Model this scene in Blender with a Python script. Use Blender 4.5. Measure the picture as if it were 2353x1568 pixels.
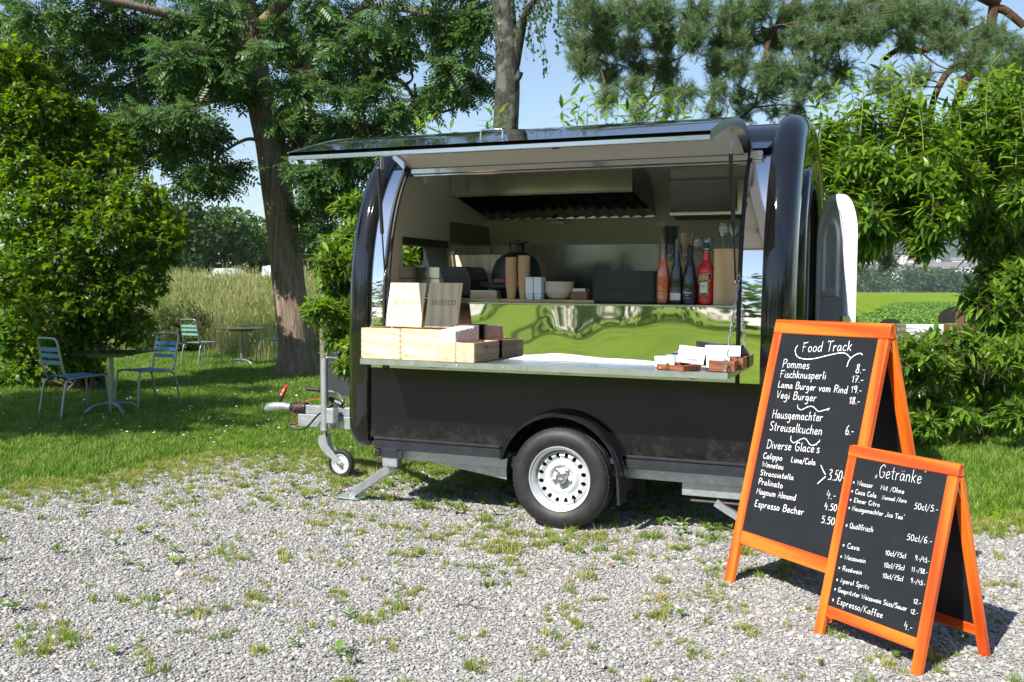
import bpy, math, random
import numpy as np
from mathutils import Vector, Matrix, Euler

for _o in list(bpy.data.objects):
    bpy.data.objects.remove(_o, do_unlink=True)
rng = np.random.default_rng(7)
random.seed(7)
SC = bpy.context.scene
COL = SC.collection

# ------------------------------------------------------------------ camera
# photograph measured on a 2353 x 1568 grid: focal length, centre, eye level
FPX, CXP, CYP = 2258.0, 1176.5, 784.0
YAW = math.radians(22.25)
PITCH = math.atan((CYP - 668.0) / FPX)
CAM = np.array([2.007, -5.744, 1.479])
FW = np.array([-math.sin(YAW) * math.cos(PITCH), math.cos(YAW) * math.cos(PITCH), -math.sin(PITCH)])
RT = np.array([math.cos(YAW), math.sin(YAW), 0.0])
UP = np.cross(RT, FW)
cd = bpy.data.cameras.new('camera')
cam = bpy.data.objects.new('camera', cd)
COL.objects.link(cam)
cam.matrix_world = Matrix(((RT[0], UP[0], -FW[0], CAM[0]), (RT[1], UP[1], -FW[1], CAM[1]),
                           (RT[2], UP[2], -FW[2], CAM[2]), (0, 0, 0, 1)))
cd.sensor_width = 36.0
cd.lens = FPX / 2353.0 * 36.0
cd.clip_start = 0.05
cd.clip_end = 8000
SC.camera = cam

# ------------------------------------------------------------------ world, sun, exposure
SUN_TO = np.array([-0.35, -1.0, 1.0])
SUN_TO = SUN_TO / np.linalg.norm(SUN_TO)
w = bpy.data.worlds.new('World'); SC.world = w; w.use_nodes = True
nt = w.node_tree
bg = nt.nodes['Background']
sky = nt.nodes.new('ShaderNodeTexSky')
sky.sky_type = 'NISHITA'; sky.sun_disc = False
sky.sun_elevation = math.asin(SUN_TO[2])
sky.sun_rotation = math.atan2(SUN_TO[0], SUN_TO[1])
sky.altitude = 450; sky.air_density = 1.15; sky.dust_density = 0.35; sky.ozone_density = 2.2
nt.links.new(sky.outputs['Color'], bg.inputs['Color'])
bg.inputs['Strength'].default_value = 0.088
sl = bpy.data.lights.new('sun', 'SUN')
sl.energy = 5.0; sl.angle = math.radians(0.53); sl.color = (1.0, 0.955, 0.88)
sun = bpy.data.objects.new('sun', sl); COL.objects.link(sun)
sun.rotation_euler = Vector(SUN_TO).to_track_quat('Z', 'Y').to_euler()
SC.view_settings.view_transform = 'Standard'
SC.view_settings.look = 'None'
SC.view_settings.exposure = 0.9
SC.view_settings.gamma = 1.0
SC.render.engine = 'CYCLES'
SC.cycles.use_denoising = True
SC.cycles.max_bounces = 8
SC.cycles.diffuse_bounces = 3
SC.cycles.glossy_bounces = 5
SC.cycles.transmission_bounces = 6
SC.cycles.transparent_max_bounces = 16
SC.cycles.volume_bounces = 0
SC.cycles.caustics_reflective = False
SC.cycles.caustics_refractive = False
SC.cycles.use_adaptive_sampling = True
SC.cycles.adaptive_threshold = 0.02

# ------------------------------------------------------------------ measuring helpers
def ray(px, py):
    return FW + RT * (px - CXP) / FPX - UP * (py - CYP) / FPX
def on(px, py, X=None, Y=None, Z=None):
    d = ray(px, py)
    t = (X - CAM[0]) / d[0] if X is not None else (Y - CAM[1]) / d[1] if Y is not None else (Z - CAM[2]) / d[2]
    return CAM + d * t
def at(px, py, dist):
    return CAM + ray(px, py) * dist
def plane_hit(px, py, p0, n):
    d = ray(px, py)
    return CAM + d * (np.dot(np.array(p0) - CAM, n) / np.dot(d, n))
def src(x, y):
    return x / 1.7408, y / 1.7408
TILT = 0.0085
def onT(px, py, **k):            # the same in the trailer's own frame (it stands nose up by half a degree)
    p = on(px, py, **k); return np.array([p[0], p[1], p[2] + TILT * p[0]])
def TW(x, y, z):
    return (x, y, z - TILT * x)

# ------------------------------------------------------------------ mesh helpers
class MB:
    def __init__(s): s.v = []; s.f = []; s.m = []
    def add(s, vs, fs, mi=0):
        o = len(s.v); s.v.extend([tuple(map(float, p)) for p in vs]); s.f.extend([tuple(i + o for i in f) for f in fs]); s.m.extend([mi] * len(fs)); return s
    def box(s, lo, hi, b=0.0, M=None, mi=0):
        lo = np.array(lo, float); hi = np.array(hi, float); c = (lo + hi) / 2; h = (hi - lo) / 2
        b = min(b, h.min() * 0.49)
        if b <= 0:
            vs = [c + h * np.array(q) for q in ((-1,-1,-1),(1,-1,-1),(1,1,-1),(-1,1,-1),(-1,-1,1),(1,-1,1),(1,1,1),(-1,1,1))]
            fs = [(3,2,1,0),(4,5,6,7),(0,1,5,4),(1,2,6,5),(2,3,7,6),(3,0,4,7)]
        else:
            vs = []; idx = {}
            for sx in (-1,1):
                for sy in (-1,1):
                    for sz in (-1,1):
                        sg = np.array((sx,sy,sz))
                        for ax in range(3):
                            k = h - b; k = k.copy(); k[ax] = h[ax]
                            idx[(sx,sy,sz,ax)] = len(vs); vs.append(c + sg * k)
            fs = []
            for ax in range(3):
                a1, a2 = (ax+1) % 3, (ax+2) % 3
                for sg in (-1,1):
                    q = []
                    for u, v in ((-1,-1),(1,-1),(1,1),(-1,1)):
                        t = [0,0,0]; t[ax] = sg; t[a1] = u; t[a2] = v; q.append(idx[(*t, ax)])
                    fs.append(tuple(q) if sg > 0 else tuple(reversed(q)))
            for ax in range(3):
                a1, a2 = (ax+1) % 3, (ax+2) % 3
                for u in (-1,1):
                    for v in (-1,1):
                        t0 = [0,0,0]; t1 = [0,0,0]
                        t0[a1] = u; t0[a2] = v; t0[ax] = -1; t1[a1] = u; t1[a2] = v; t1[ax] = 1
                        q = (idx[(*t0,a1)], idx[(*t1,a1)], idx[(*t1,a2)], idx[(*t0,a2)])
                        fs.append(q if u * v < 0 else tuple(reversed(q)))
            for sx in (-1,1):
                for sy in (-1,1):
                    for sz in (-1,1):
                        q = tuple(idx[(sx,sy,sz,a)] for a in range(3))
                        fs.append(q if sx*sy*sz > 0 else tuple(reversed(q)))
        if M is not None: vs = [np.array(M @ Vector(p)) for p in vs]
        return s.add(vs, fs, mi)
    def obox(s, p0, p1, wv, hv, b=0.0, mi=0):
        """bar from p0 to p1 with half-extent vectors wv, hv"""
        p0 = Vector(p0); p1 = Vector(p1); wv = Vector(wv); hv = Vector(hv)
        ax = p1 - p0; L = ax.length
        M = Matrix.Identity(4)
        x = ax.normalized(); y = wv.normalized(); z = x.cross(y).normalized()
        for i, v in enumerate((x, y, z)):
            for r in range(3): M[r][i] = v[r]
        M.translation = p0
        return s.box((0, -wv.length, -hv.length), (L, wv.length, hv.length), b, M, mi)
    def tube(s, path, r, seg=8, closed=False, cap=True, mi=0):
        P = [np.array(p, float) for p in path]; n = len(P)
        R = r if hasattr(r, '__len__') else [r] * n
        prev = None; rings = []
        for i in range(n):
            t = (P[(i+1) % n] - P[i-1]) if (closed or 0 < i < n-1) else (P[1]-P[0] if i == 0 else P[-1]-P[-2])
            t = t / (np.linalg.norm(t) + 1e-12)
            if prev is None:
                a = np.array((0,0,1.0)) if abs(t[2]) < 0.9 else np.array((1.0,0,0))
            else: a = prev
            u = a - t * np.dot(a, t); u /= np.linalg.norm(u) + 1e-12; prev = u
            w_ = np.cross(t, u)
            rings.append([P[i] + R[i] * (u * math.cos(2*math.pi*k/seg) + w_ * math.sin(2*math.pi*k/seg)) for k in range(seg)])
        vs = [p for rg in rings for p in rg]; fs = []
        for i in range(n if closed else n-1):
            j = (i+1) % n
            for k in range(seg):
                l = (k+1) % seg
                fs.append((i*seg+k, i*seg+l, j*seg+l, j*seg+k))
        if cap and not closed:
            fs.append(tuple(range(seg-1, -1, -1))); fs.append(tuple((n-1)*seg+k for k in range(seg)))
        return s.add(vs, fs, mi)
    def lathe(s, prof, seg=24, c=(0,0,0), axis='Z', mi=0, cap=True):
        vs = []; fs = []; n = len(prof)
        for r, h in prof:
            for k in range(seg):
                a = 2*math.pi*k/seg; x, y = r*math.cos(a), r*math.sin(a)
                p = (x, y, h) if axis == 'Z' else (x, h, y) if axis == 'Y' else (h, x, y)
                vs.append((c[0]+p[0], c[1]+p[1], c[2]+p[2]))
        fl = axis == 'Y'
        for i in range(n-1):
            for k in range(seg):
                l = (k+1) % seg
                q = (i*seg+k, i*seg+l, (i+1)*seg+l, (i+1)*seg+k)
                fs.append(tuple(reversed(q)) if fl else q)
        if cap:
            q0 = tuple(range(seg-1,-1,-1)); q1 = tuple((n-1)*seg+k for k in range(seg))
            if prof[0][0] > 1e-5: fs.append(tuple(reversed(q0)) if fl else q0)
            if prof[-1][0] > 1e-5: fs.append(tuple(reversed(q1)) if fl else q1)
        return s.add(vs, fs, mi)
    def prism(s, poly, d, mi=0):
        """poly: list of 3D points (flat), extruded by vector d"""
        n = len(poly); d = np.array(d, float)
        vs = [np.array(p, float) for p in poly] + [np.array(p, float) + d for p in poly]
        fs = [tuple(range(n-1,-1,-1)), tuple(range(n, 2*n))] + [(i, (i+1) % n, n+(i+1) % n, n+i) for i in range(n)]
        return s.add(vs, fs, mi)
    def grid(s, rows, mi=0, closed=False, flip=False):
        """rows: list of equally long point lists"""
        m = len(rows[0]); vs = [p for r in rows for p in r]; fs = []
        for i in range(len(rows)-1):
            for k in range(m if closed else m-1):
                l = (k+1) % m
                q = (i*m+k, i*m+l, (i+1)*m+l, (i+1)*m+k)
                fs.append(tuple(reversed(q)) if flip else q)
        return s.add(vs, fs, mi)
    def mesh(s, name):
        me = bpy.data.meshes.new(name); me.from_pydata(s.v, [], s.f)
        if any(s.m): me.polygons.foreach_set('material_index', s.m)
        return me
    def build(s, name, m, parent=None, smooth=None, loc=None):
        me = s.mesh(name)
        return link(name, me, m, parent, smooth, loc)

def link(name, me, m, parent=None, smooth=None, loc=None, rot=None):
    if m is not None and len(me.materials) == 0:
        for mm in (m if isinstance(m, (list, tuple)) else [m]): me.materials.append(mm)
    if smooth is not None:
        me.polygons.foreach_set('use_smooth', [True] * len(me.polygons))
        if smooth < 179:
            try: me.set_sharp_from_angle(angle=math.radians(smooth))
            except Exception: pass
    o = bpy.data.objects.new(name, me); COL.objects.link(o)
    if parent is not None: o.parent = parent
    if loc is not None: o.location = loc
    if rot is not None: o.rotation_euler = rot
    return o
def tag(o, label=None, cat=None, group=None, kind=None):
    for k, v in (('label', label), ('category', cat), ('group', group), ('kind', kind)):
        if v: o[k] = v
    return o
def thing(name, label, cat, loc=(0,0,0), rot=(0,0,0), group=None, parent=None):
    o = bpy.data.objects.new(name, None); COL.objects.link(o)
    o.empty_display_size = 0.1
    o.location = loc; o.rotation_euler = rot
    return tag(o, label, cat, group)
def copy_tree(o, parent=None):
    c = o.copy(); COL.objects.link(c)
    if parent is not None: c.parent = parent
    for ch in list(o.children): copy_tree(ch, c)
    return c
def tri_mesh(name, V, T, mats, midx=None, smooth=True):
    V = np.asarray(V, np.float32); T = np.asarray(T, np.int32)
    me = bpy.data.meshes.new(name)
    me.vertices.add(len(V)); me.vertices.foreach_set('co', V.ravel())
    me.loops.add(T.size); me.loops.foreach_set('vertex_index', T.ravel())
    me.polygons.add(len(T))
    me.polygons.foreach_set('loop_start', np.arange(0, T.size, 3, dtype=np.int32))
    me.polygons.foreach_set('loop_total', np.full(len(T), 3, np.int32))
    if midx is not None: me.polygons.foreach_set('material_index', np.asarray(midx, np.int32))
    me.polygons.foreach_set('use_smooth', np.full(len(T), smooth))
    for m in mats: me.materials.append(m)
    me.update(); me.validate()
    return me
def frames(ax, up):
    """orthonormal frames, columns = (side, axis, normal)"""
    ax = ax / (np.linalg.norm(ax, axis=1, keepdims=True) + 1e-9)
    sd = np.cross(ax, up); sd /= np.linalg.norm(sd, axis=1, keepdims=True) + 1e-9
    nm = np.cross(sd, ax)
    return np.stack([sd, ax, nm], axis=2)
def inst(tv, tt, pos, R, scl):
    """copies of a template, joined"""
    n = len(pos); k = len(tv)
    scl = np.asarray(scl, float)
    s = scl.reshape(n, 1, 1) if scl.ndim == 1 else scl[:, None, :]
    V = np.einsum('nij,nkj->nki', R, tv[None] * s) + pos[:, None, :]
    T = tt[None] + (np.arange(n) * k)[:, None, None]
    return V.reshape(-1, 3), T.reshape(-1, 3)
def join(parts):
    Vs, Ts, o = [], [], 0
    for V, T in parts:
        Vs.append(V); Ts.append(T + o); o += len(V)
    return np.concatenate(Vs), np.concatenate(Ts)
def tubes(paths, seg=4):
    """many tapered tubes: list of (points, radii)"""
    Vs, Ts, o = [], [], 0
    for P, R in paths:
        P = np.asarray(P, float); n = len(P)
        t = np.gradient(P, axis=0); t /= np.linalg.norm(t, axis=1, keepdims=True) + 1e-9
        a = np.array((0.31, 0.2, 0.93)) if abs(t[0][2]) < 0.8 else np.array((0.94, 0.3, 0.1))
        u = np.cross(t, a); u /= np.linalg.norm(u, axis=1, keepdims=True) + 1e-9
        v = np.cross(t, u)
        an = np.arange(seg) * 2 * math.pi / seg
        V = P[:, None, :] + np.asarray(R, float)[:, None, None] * (u[:, None, :] * np.cos(an)[None, :, None] + v[:, None, :] * np.sin(an)[None, :, None])
        i = np.arange(n-1)[:, None] * seg; k = np.arange(seg)[None, :]; l = (k + 1) % seg
        A, B, C_, D = i + k, i + l, i + seg + l, i + seg + k
        T = np.concatenate([np.stack([A, B, C_], -1).reshape(-1, 3), np.stack([A, C_, D], -1).reshape(-1, 3)])
        Vs.append(V.reshape(-1, 3)); Ts.append(T + o); o += n * seg
    return np.concatenate(Vs), np.concatenate(Ts)
def catmull(P, n=6, closed=False):
    P = [np.array(p, float) for p in P]
    if len(P) < 3: return P
    out = []; m = len(P)
    for i in range(m if closed else m - 1):
        p0 = P[i-1] if (i > 0 or closed) else P[0]; p1 = P[i]; p2 = P[(i+1) % m]
        p3 = P[(i+2) % m] if (i + 2 < m or closed) else P[-1]
        for j in range(n):
            t = j / n
            out.append(0.5 * ((2*p1) + (-p0+p2)*t + (2*p0-5*p1+4*p2-p3)*t*t + (-p0+3*p1-3*p2+p3)*t**3))
    if not closed: out.append(P[-1])
    return out

# ------------------------------------------------------------------ materials
MATS = {}
def newmat(name):
    m = bpy.data.materials.new(name); m.use_nodes = True; MATS[name] = m
    return m, m.node_tree, m.node_tree.nodes['Principled BSDF']
def N(nt, t, **k):
    n = nt.nodes.new(t)
    for a, v in k.items(): setattr(n, a, v)
    return n
def ramp(nt, fac, stops):
    r = N(nt, 'ShaderNodeValToRGB'); e = r.color_ramp.elements
    while len(e) > 1: e.remove(e[-1])
    e[0].position = stops[0][0]; e[0].color = (*stops[0][1], 1)
    for p, c in stops[1:]:
        q = e.new(p); q.color = (*c, 1)
    nt.links.new(fac, r.inputs[0]); return r.outputs[0]
def coords(nt, scale=(1,1,1), rot=(0,0,0), src='Object'):
    tc = N(nt, 'ShaderNodeTexCoord'); mp = N(nt, 'ShaderNodeMapping')
    mp.inputs['Scale'].default_value = scale; mp.inputs['Rotation'].default_value = rot
    nt.links.new(tc.outputs[src], mp.inputs[0]); return mp.outputs[0]
def noise(nt, vec, scale, detail=4, rough=0.55, dist=0.0):
    n = N(nt, 'ShaderNodeTexNoise'); n.inputs['Scale'].default_value = scale
    n.inputs['Detail'].default_value = detail; n.inputs['Roughness'].default_value = rough
    n.inputs['Distortion'].default_value = dist
    nt.links.new(vec, n.inputs['Vector']); return n.outputs['Fac']
def bump(nt, bsdf, h, strength=0.3, dist=0.01):
    b = N(nt, 'ShaderNodeBump'); b.inputs['Strength'].default_value = strength; b.inputs['Distance'].default_value = dist
    nt.links.new(h, b.inputs['Height']); nt.links.new(b.outputs[0], bsdf.inputs['Normal']); return b
def pm(name, col, rough=0.5, metal=0.0, var=0.12, scale=8.0, bmp=0.0, bscale=60.0, coat=0.0, spec=0.5, rvar=0.1, src='Object'):
    m, nt, b = newmat(name)
    c = np.array(col, float)
    vec = coords(nt, src=src)
    if var > 0:
        f = noise(nt, vec, scale, 6, 0.6)
        nt.links.new(ramp(nt, f, [(0.3, tuple(c * (1 - var))), (0.7, tuple(np.minimum(c * (1 + var), 1)))]), b.inputs['Base Color'])
        if rvar > 0:
            mr = N(nt, 'ShaderNodeMapRange'); mr.inputs['To Min'].default_value = max(0.0, rough - rvar); mr.inputs['To Max'].default_value = min(1, rough + rvar)
            f2 = noise(nt, vec, scale * 2.3, 5, 0.65)
            nt.links.new(f2, mr.inputs['Value']); nt.links.new(mr.outputs[0], b.inputs['Roughness'])
        else: b.inputs['Roughness'].default_value = rough
    else:
        b.inputs['Base Color'].default_value = (*c, 1); b.inputs['Roughness'].default_value = rough
    b.inputs['Metallic'].default_value = metal
    b.inputs['Specular IOR Level'].default_value = spec
    b.inputs['Coat Weight'].default_value = coat; b.inputs['Coat Roughness'].default_value = 0.03
    if bmp > 0: bump(nt, b, noise(nt, vec, bscale, 3), bmp, 0.005)
    return m
def leafmat(name, c1, c2, trans=0.35, rough=0.38, tcol=None):
    m, nt, b = newmat(name)
    g = N(nt, 'ShaderNodeNewGeometry')
    col = ramp(nt, g.outputs['Random Per Island'], [(0.0, c1), (0.75, c2), (1.0, tuple(np.array(c2) * 1.35))])
    nt.links.new(col, b.inputs['Base Color']); b.inputs['Roughness'].default_value = rough
    b.inputs['Specular IOR Level'].default_value = 0.28
    t = N(nt, 'ShaderNodeBsdfTranslucent')
    hs = N(nt, 'ShaderNodeHueSaturation'); hs.inputs['Hue'].default_value = 0.475; hs.inputs['Saturation'].default_value = 1.1; hs.inputs['Value'].default_value = 2.0
    nt.links.new(col, hs.inputs['Color']); nt.links.new(hs.outputs[0], t.inputs['Color'])
    mx = N(nt, 'ShaderNodeMixShader'); mx.inputs[0].default_value = trans
    nt.links.new(b.outputs[0], mx.inputs[1]); nt.links.new(t.outputs[0], mx.inputs[2])
    nt.links.new(mx.outputs[0], nt.nodes['Material Output'].inputs['Surface'])
    return m
def woodmat(name, c1, c2, ring=9.0, rough=0.5, axis='X', knots=True, coat=0.0, stretch=0.12, src='Object'):
    m, nt, b = newmat(name)
    sc = {'X': (stretch, 1, 1), 'Y': (1, stretch, 1), 'Z': (1, 1, stretch)}[axis]
    vec = coords(nt, sc, src=src)
    w1 = N(nt, 'ShaderNodeTexWave'); w1.wave_type = 'BANDS'; w1.bands_direction = 'DIAGONAL'
    w1.inputs['Scale'].default_value = ring; w1.inputs['Distortion'].default_value = 6.0; w1.inputs['Detail'].default_value = 3.0
    w1.inputs['Detail Scale'].default_value = 1.2
    nt.links.new(vec, w1.inputs['Vector'])
    f2 = noise(nt, vec, ring * 9, 4, 0.6)
    mx = N(nt, 'ShaderNodeMath', operation='MULTIPLY_ADD'); mx.inputs[1].default_value = 0.6
    ad = N(nt, 'ShaderNodeMath', operation='MULTIPLY'); ad.inputs[1].default_value = 0.4
    nt.links.new(f2, ad.inputs[0]); nt.links.new(w1.outputs['Fac'], mx.inputs[0]); nt.links.new(ad.outputs[0], mx.inputs[2])
    col = ramp(nt, mx.outputs[0], [(0.15, c1), (0.85, c2)])
    if knots:
        v2 = coords(nt, src=src)
        vo = N(nt, 'ShaderNodeTexVoronoi'); vo.inputs['Scale'].default_value = 7.0
        nt.links.new(v2, vo.inputs['Vector'])
        kn = ramp(nt, vo.outputs['Distance'], [(0.0, (1,1,1)), (0.075, (0.6,0.6,0.6)), (0.12, (0,0,0))])
        mc = N(nt, 'ShaderNodeMix', data_type='RGBA'); mc.inputs['B'].default_value = (*(np.array(c1) * np.array((0.5, 0.38, 0.3))), 1)
        nt.links.new(kn, mc.inputs['Factor']); nt.links.new(col, mc.inputs['A']); col = mc.outputs['Result']
    nt.links.new(col, b.inputs['Base Color']); b.inputs['Roughness'].default_value = rough
    b.inputs['Coat Weight'].default_value = coat; b.inputs['Coat Roughness'].default_value = 0.25
    bump(nt, b, mx.outputs[0], 0.12, 0.002)
    return m

# paint and metal
def paint_black():
    m, nt, b = newmat('black_paint')
    vec = coords(nt)
    b.inputs['Base Color'].default_value = (0.0065, 0.0065, 0.008, 1)
    f = noise(nt, vec, 30, 5, 0.7)
    nt.links.new(ramp(nt, f, [(0.35, (0.035,)*3), (0.8, (0.10,)*3)]), b.inputs['Roughness'])
    b.inputs['Coat Weight'].default_value = 0.6; b.inputs['Coat Roughness'].default_value = 0.02
    bump(nt, b, noise(nt, vec, 3.0, 2), 0.10, 0.006)
    return m
def paint_panel():
    m, nt, b = newmat('black_side_paint')
    vec = coords(nt)
    f = noise(nt, vec, 5, 7, 0.7)
    tc2 = N(nt, 'ShaderNodeTexCoord'); sp2 = N(nt, 'ShaderNodeSeparateXYZ'); nt.links.new(tc2.outputs['Object'], sp2.inputs[0])
    mr2 = N(nt, 'ShaderNodeMapRange'); mr2.inputs['From Min'].default_value = 0.47; mr2.inputs['From Max'].default_value = 0.66; mr2.inputs['To Min'].default_value = 0.22; mr2.inputs['To Max'].default_value = 0.0
    nt.links.new(sp2.outputs[2], mr2.inputs['Value'])
    ad2 = N(nt, 'ShaderNodeMath', operation='ADD'); nt.links.new(noise(nt, vec, 9, 9, 0.8), ad2.inputs[0]); nt.links.new(mr2.outputs[0], ad2.inputs[1])
    dust = ramp(nt, ad2.outputs[0], [(0.45, (0.0035, 0.0035, 0.0045)), (0.62, (0.006, 0.006, 0.0065)), (0.85, (0.035, 0.032, 0.028))])
    nt.links.new(dust, b.inputs['Base Color']); b.inputs['Specular IOR Level'].default_value = 0.38
    nt.links.new(ramp(nt, noise(nt, vec, 14, 6, 0.7), [(0.3, (0.05,)*3), (0.8, (0.16,)*3)]), b.inputs['Roughness'])
    bump(nt, b, noise(nt, vec, 2.2, 1), 0.12, 0.01)
    return m
def mirror(name, wav, dist, scale=3.0, rough=0.03, col=(0.72, 0.73, 0.72), brushed=0.0, axis=(1, 1, 40)):
    m, nt, b = newmat(name)
    b.inputs['Metallic'].default_value = 1.0
    vec = coords(nt)
    if brushed > 0:
        v2 = coords(nt, axis)
        f = noise(nt, v2, 12, 4, 0.6)
        nt.links.new(ramp(nt, f, [(0.25, tuple(np.array(col) * 0.8)), (0.75, col)]), b.inputs['Base Color'])
        nt.links.new(ramp(nt, f, [(0.2, (max(rough - brushed, 0.02),)*3), (0.8, (rough + brushed,)*3)]), b.inputs['Roughness'])
    else:
        b.inputs['Base Color'].default_value = (*col, 1)
        b.inputs['Roughness'].default_value = rough
    if wav > 0: bump(nt, b, noise(nt, vec, scale, 0.0, 0.4), wav, dist)
    return m
BLACK = paint_black(); PANEL = paint_panel()
MIRROR = mirror('polished_steel', 0.36, 0.03, 3.0)
PILLAR = mirror('pillar_steel', 0.12, 0.02, 3.0, 0.02, (0.8, 0.8, 0.8))
STEEL = mirror('brushed_steel', 0.5, 0.02, 3.0, 0.16, (0.30, 0.295, 0.285), 0.08, (14, 14, 0.6))
HOODM = mirror('hood_steel', 0.3, 0.02, 2.5, 0.22, (0.88, 0.87, 0.83), 0.06, (14, 14, 0.6))
MIRROR2 = mirror('cabinet_steel', 0.1, 0.02, 3.0, 0.10, (0.70, 0.70, 0.66), 0.03, (1, 40, 40))
SATIN = mirror('satin_steel', 0.15, 0.01, 3.0, 0.16, (0.66, 0.67, 0.68), 0.05, (1, 40, 40))
ALU = pm('counter_aluminium', (0.66, 0.68, 0.70), 0.3, 1.0, 0.08, 6, 0.05, 20)
CHROME = pm('chrome', (0.75, 0.75, 0.76), 0.12, 1.0, 0.05, 20)
GALV = None
def galv():
    m, nt, b = newmat('galvanised_steel')
    vec = coords(nt)
    vo = N(nt, 'ShaderNodeTexVoronoi'); vo.inputs['Scale'].default_value = 45
    nt.links.new(vec, vo.inputs['Vector'])
    f = noise(nt, vec, 9, 6, 0.7)
    mx = N(nt, 'ShaderNodeMix', data_type='RGBA'); mx.inputs['Factor'].default_value = 0.35
    nt.links.new(ramp(nt, f, [(0.3, (0.42, 0.45, 0.48)), (0.7, (0.62, 0.65, 0.68))]), mx.inputs['A'])
    sp = N(nt, 'ShaderNodeSeparateColor'); nt.links.new(vo.outputs['Color'], sp.inputs[0])
    nt.links.new(ramp(nt, sp.outputs[0], [(0, (0.4, 0.43, 0.45)), (1, (0.7, 0.72, 0.75))]), mx.inputs['B'])
    nt.links.new(mx.outputs['Result'], b.inputs['Base Color'])
    b.inputs['Metallic'].default_value = 0.75; b.inputs['Roughness'].default_value = 0.38
    return m
GALV = galv()
RUBBER = pm('black_rubber', (0.012, 0.012, 0.013), 0.55, 0, 0.3, 30)
TYRE = pm('tyre_rubber', (0.016, 0.0155, 0.0155), 0.55, 0, 0.5, 22, 0.4, 140)
PLASTIC = pm('black_plastic', (0.018, 0.018, 0.02), 0.4, 0, 0.25, 20)
DARKALU = pm('anodised_strip', (0.03, 0.033, 0.04), 0.35, 0.3, 0.3, 12)
WHITEWALL = pm('white_lining', (0.70, 0.685, 0.65), 0.45, 0, 0.03, 4)
FLAPLIN = pm('flap_lining', (0.78, 0.76, 0.73), 0.4, 0, 0.02, 3)
WHITEP = pm('white_plastic', (0.75, 0.76, 0.77), 0.35, 0, 0.04, 10)
RIMSILV = pm('silver_wheel_paint', (0.62, 0.64, 0.66), 0.33, 0.35, 0.06, 12)
BOLT = pm('zinc_bolt', (0.55, 0.56, 0.56), 0.3, 1.0, 0.1, 60)
DARKVOID = pm('dark_underside', (0.02, 0.02, 0.02), 0.8, 0, 0.3, 8)
ORANGE = woodmat('orange_stained_wood', (0.50, 0.050, 0.003), (0.82, 0.17, 0.012), 7.0, 0.38, 'Z', False, 0.35, 0.07)
ORANGEX = woodmat('orange_stained_rail', (0.50, 0.050, 0.003), (0.82, 0.17, 0.012), 7.0, 0.38, 'X', False, 0.35, 0.07)
SLATE = pm('chalkboard', (0.011, 0.012, 0.015), 0.42, 0, 0.25, 6, 0.05, 300)
CHALK = pm('chalk_pen', (0.85, 0.86, 0.88), 0.7, 0, 0.06, 40)
PINE = woodmat('pine_crate', (0.60, 0.44, 0.27), (0.74, 0.60, 0.42), 7.0, 0.6, 'X', True)
PINEV = woodmat('pine_lid', (0.58, 0.45, 0.29), (0.74, 0.62, 0.45), 9.0, 0.6, 'Z', True)
PINEY = woodmat('pine_small_crate', (0.58, 0.40, 0.24), (0.72, 0.54, 0.36), 8.0, 0.6, 'Y', False)
BAMBOO = woodmat('bamboo_board', (0.45, 0.29, 0.15), (0.60, 0.42, 0.24), 10.0, 0.45, 'X', False)
LARCH = woodmat('larch_box', (0.55, 0.33, 0.16), (0.68, 0.46, 0.26), 6.0, 0.5, 'Z', False)
LARCHX = woodmat('larch_low_box', (0.55, 0.33, 0.16), (0.68, 0.46, 0.26), 6.0, 0.5, 'X', False)
BURNT = pm('burnt_lettering', (0.16, 0.085, 0.04), 0.8, 0, 0.3, 80)
BURNTL = pm('faint_lettering', (0.45, 0.30, 0.17), 0.8, 0, 0.3, 80)
LEATHER = woodmat('mahogany', (0.17, 0.055, 0.025), (0.30, 0.10, 0.05), 12.0, 0.4, 'X', False, 0.2)
PAPER = pm('white_paper', (0.80, 0.80, 0.82), 0.8, 0, 0.03, 20)
PAPERB = pm('printed_paper', (0.62, 0.67, 0.78), 0.7, 0, 0.1, 30)
BRASS = pm('brass', (0.55, 0.40, 0.14), 0.3, 1.0, 0.1, 30)
KRAFT = pm('kraft_paper', (0.52, 0.33, 0.19), 0.75, 0, 0.08, 40)
PULP = pm('sugarcane_pulp', (0.66, 0.60, 0.50), 0.8, 0, 0.05, 60, 0.1, 200)
WICKER = pm('wicker', (0.28, 0.16, 0.08), 0.7, 0, 0.4, 90, 0.4, 120)
TRAYM = pm('dark_tray', (0.075, 0.077, 0.086), 0.3, 0, 0.2, 30)
GLASS = None
def glassmat(name, col=(1,1,1), rough=0.0, ior=1.45):
    m, nt, b = newmat(name)
    b.inputs['Base Color'].default_value = (*col, 1); b.inputs['Roughness'].default_value = rough
    b.inputs['Transmission Weight'].default_value = 1.0; b.inputs['IOR'].default_value = ior
    return m
def thinglass(name, tint=(0.93, 0.95, 0.95)):
    m, nt, b = newmat(name)
    tr = N(nt, 'ShaderNodeBsdfTransparent'); tr.inputs[0].default_value = (*tint, 1)
    gl = N(nt, 'ShaderNodeBsdfGlossy'); gl.inputs['Roughness'].default_value = 0.01
    fr = N(nt, 'ShaderNodeLayerWeight'); fr.inputs[0].default_value = 0.25
    mr = N(nt, 'ShaderNodeMapRange'); mr.inputs['To Min'].default_value = 0.10; mr.inputs['To Max'].default_value = 0.85
    nt.links.new(fr.outputs['Facing'], mr.inputs['Value'])
    mx = N(nt, 'ShaderNodeMixShader'); nt.links.new(mr.outputs[0], mx.inputs[0]); nt.links.new(tr.outputs[0], mx.inputs[1]); nt.links.new(gl.outputs[0], mx.inputs[2])
    nt.links.new(mx.outputs[0], nt.nodes['Material Output'].inputs['Surface']); return m
GLASS = thinglass('clear_glass')
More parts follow.
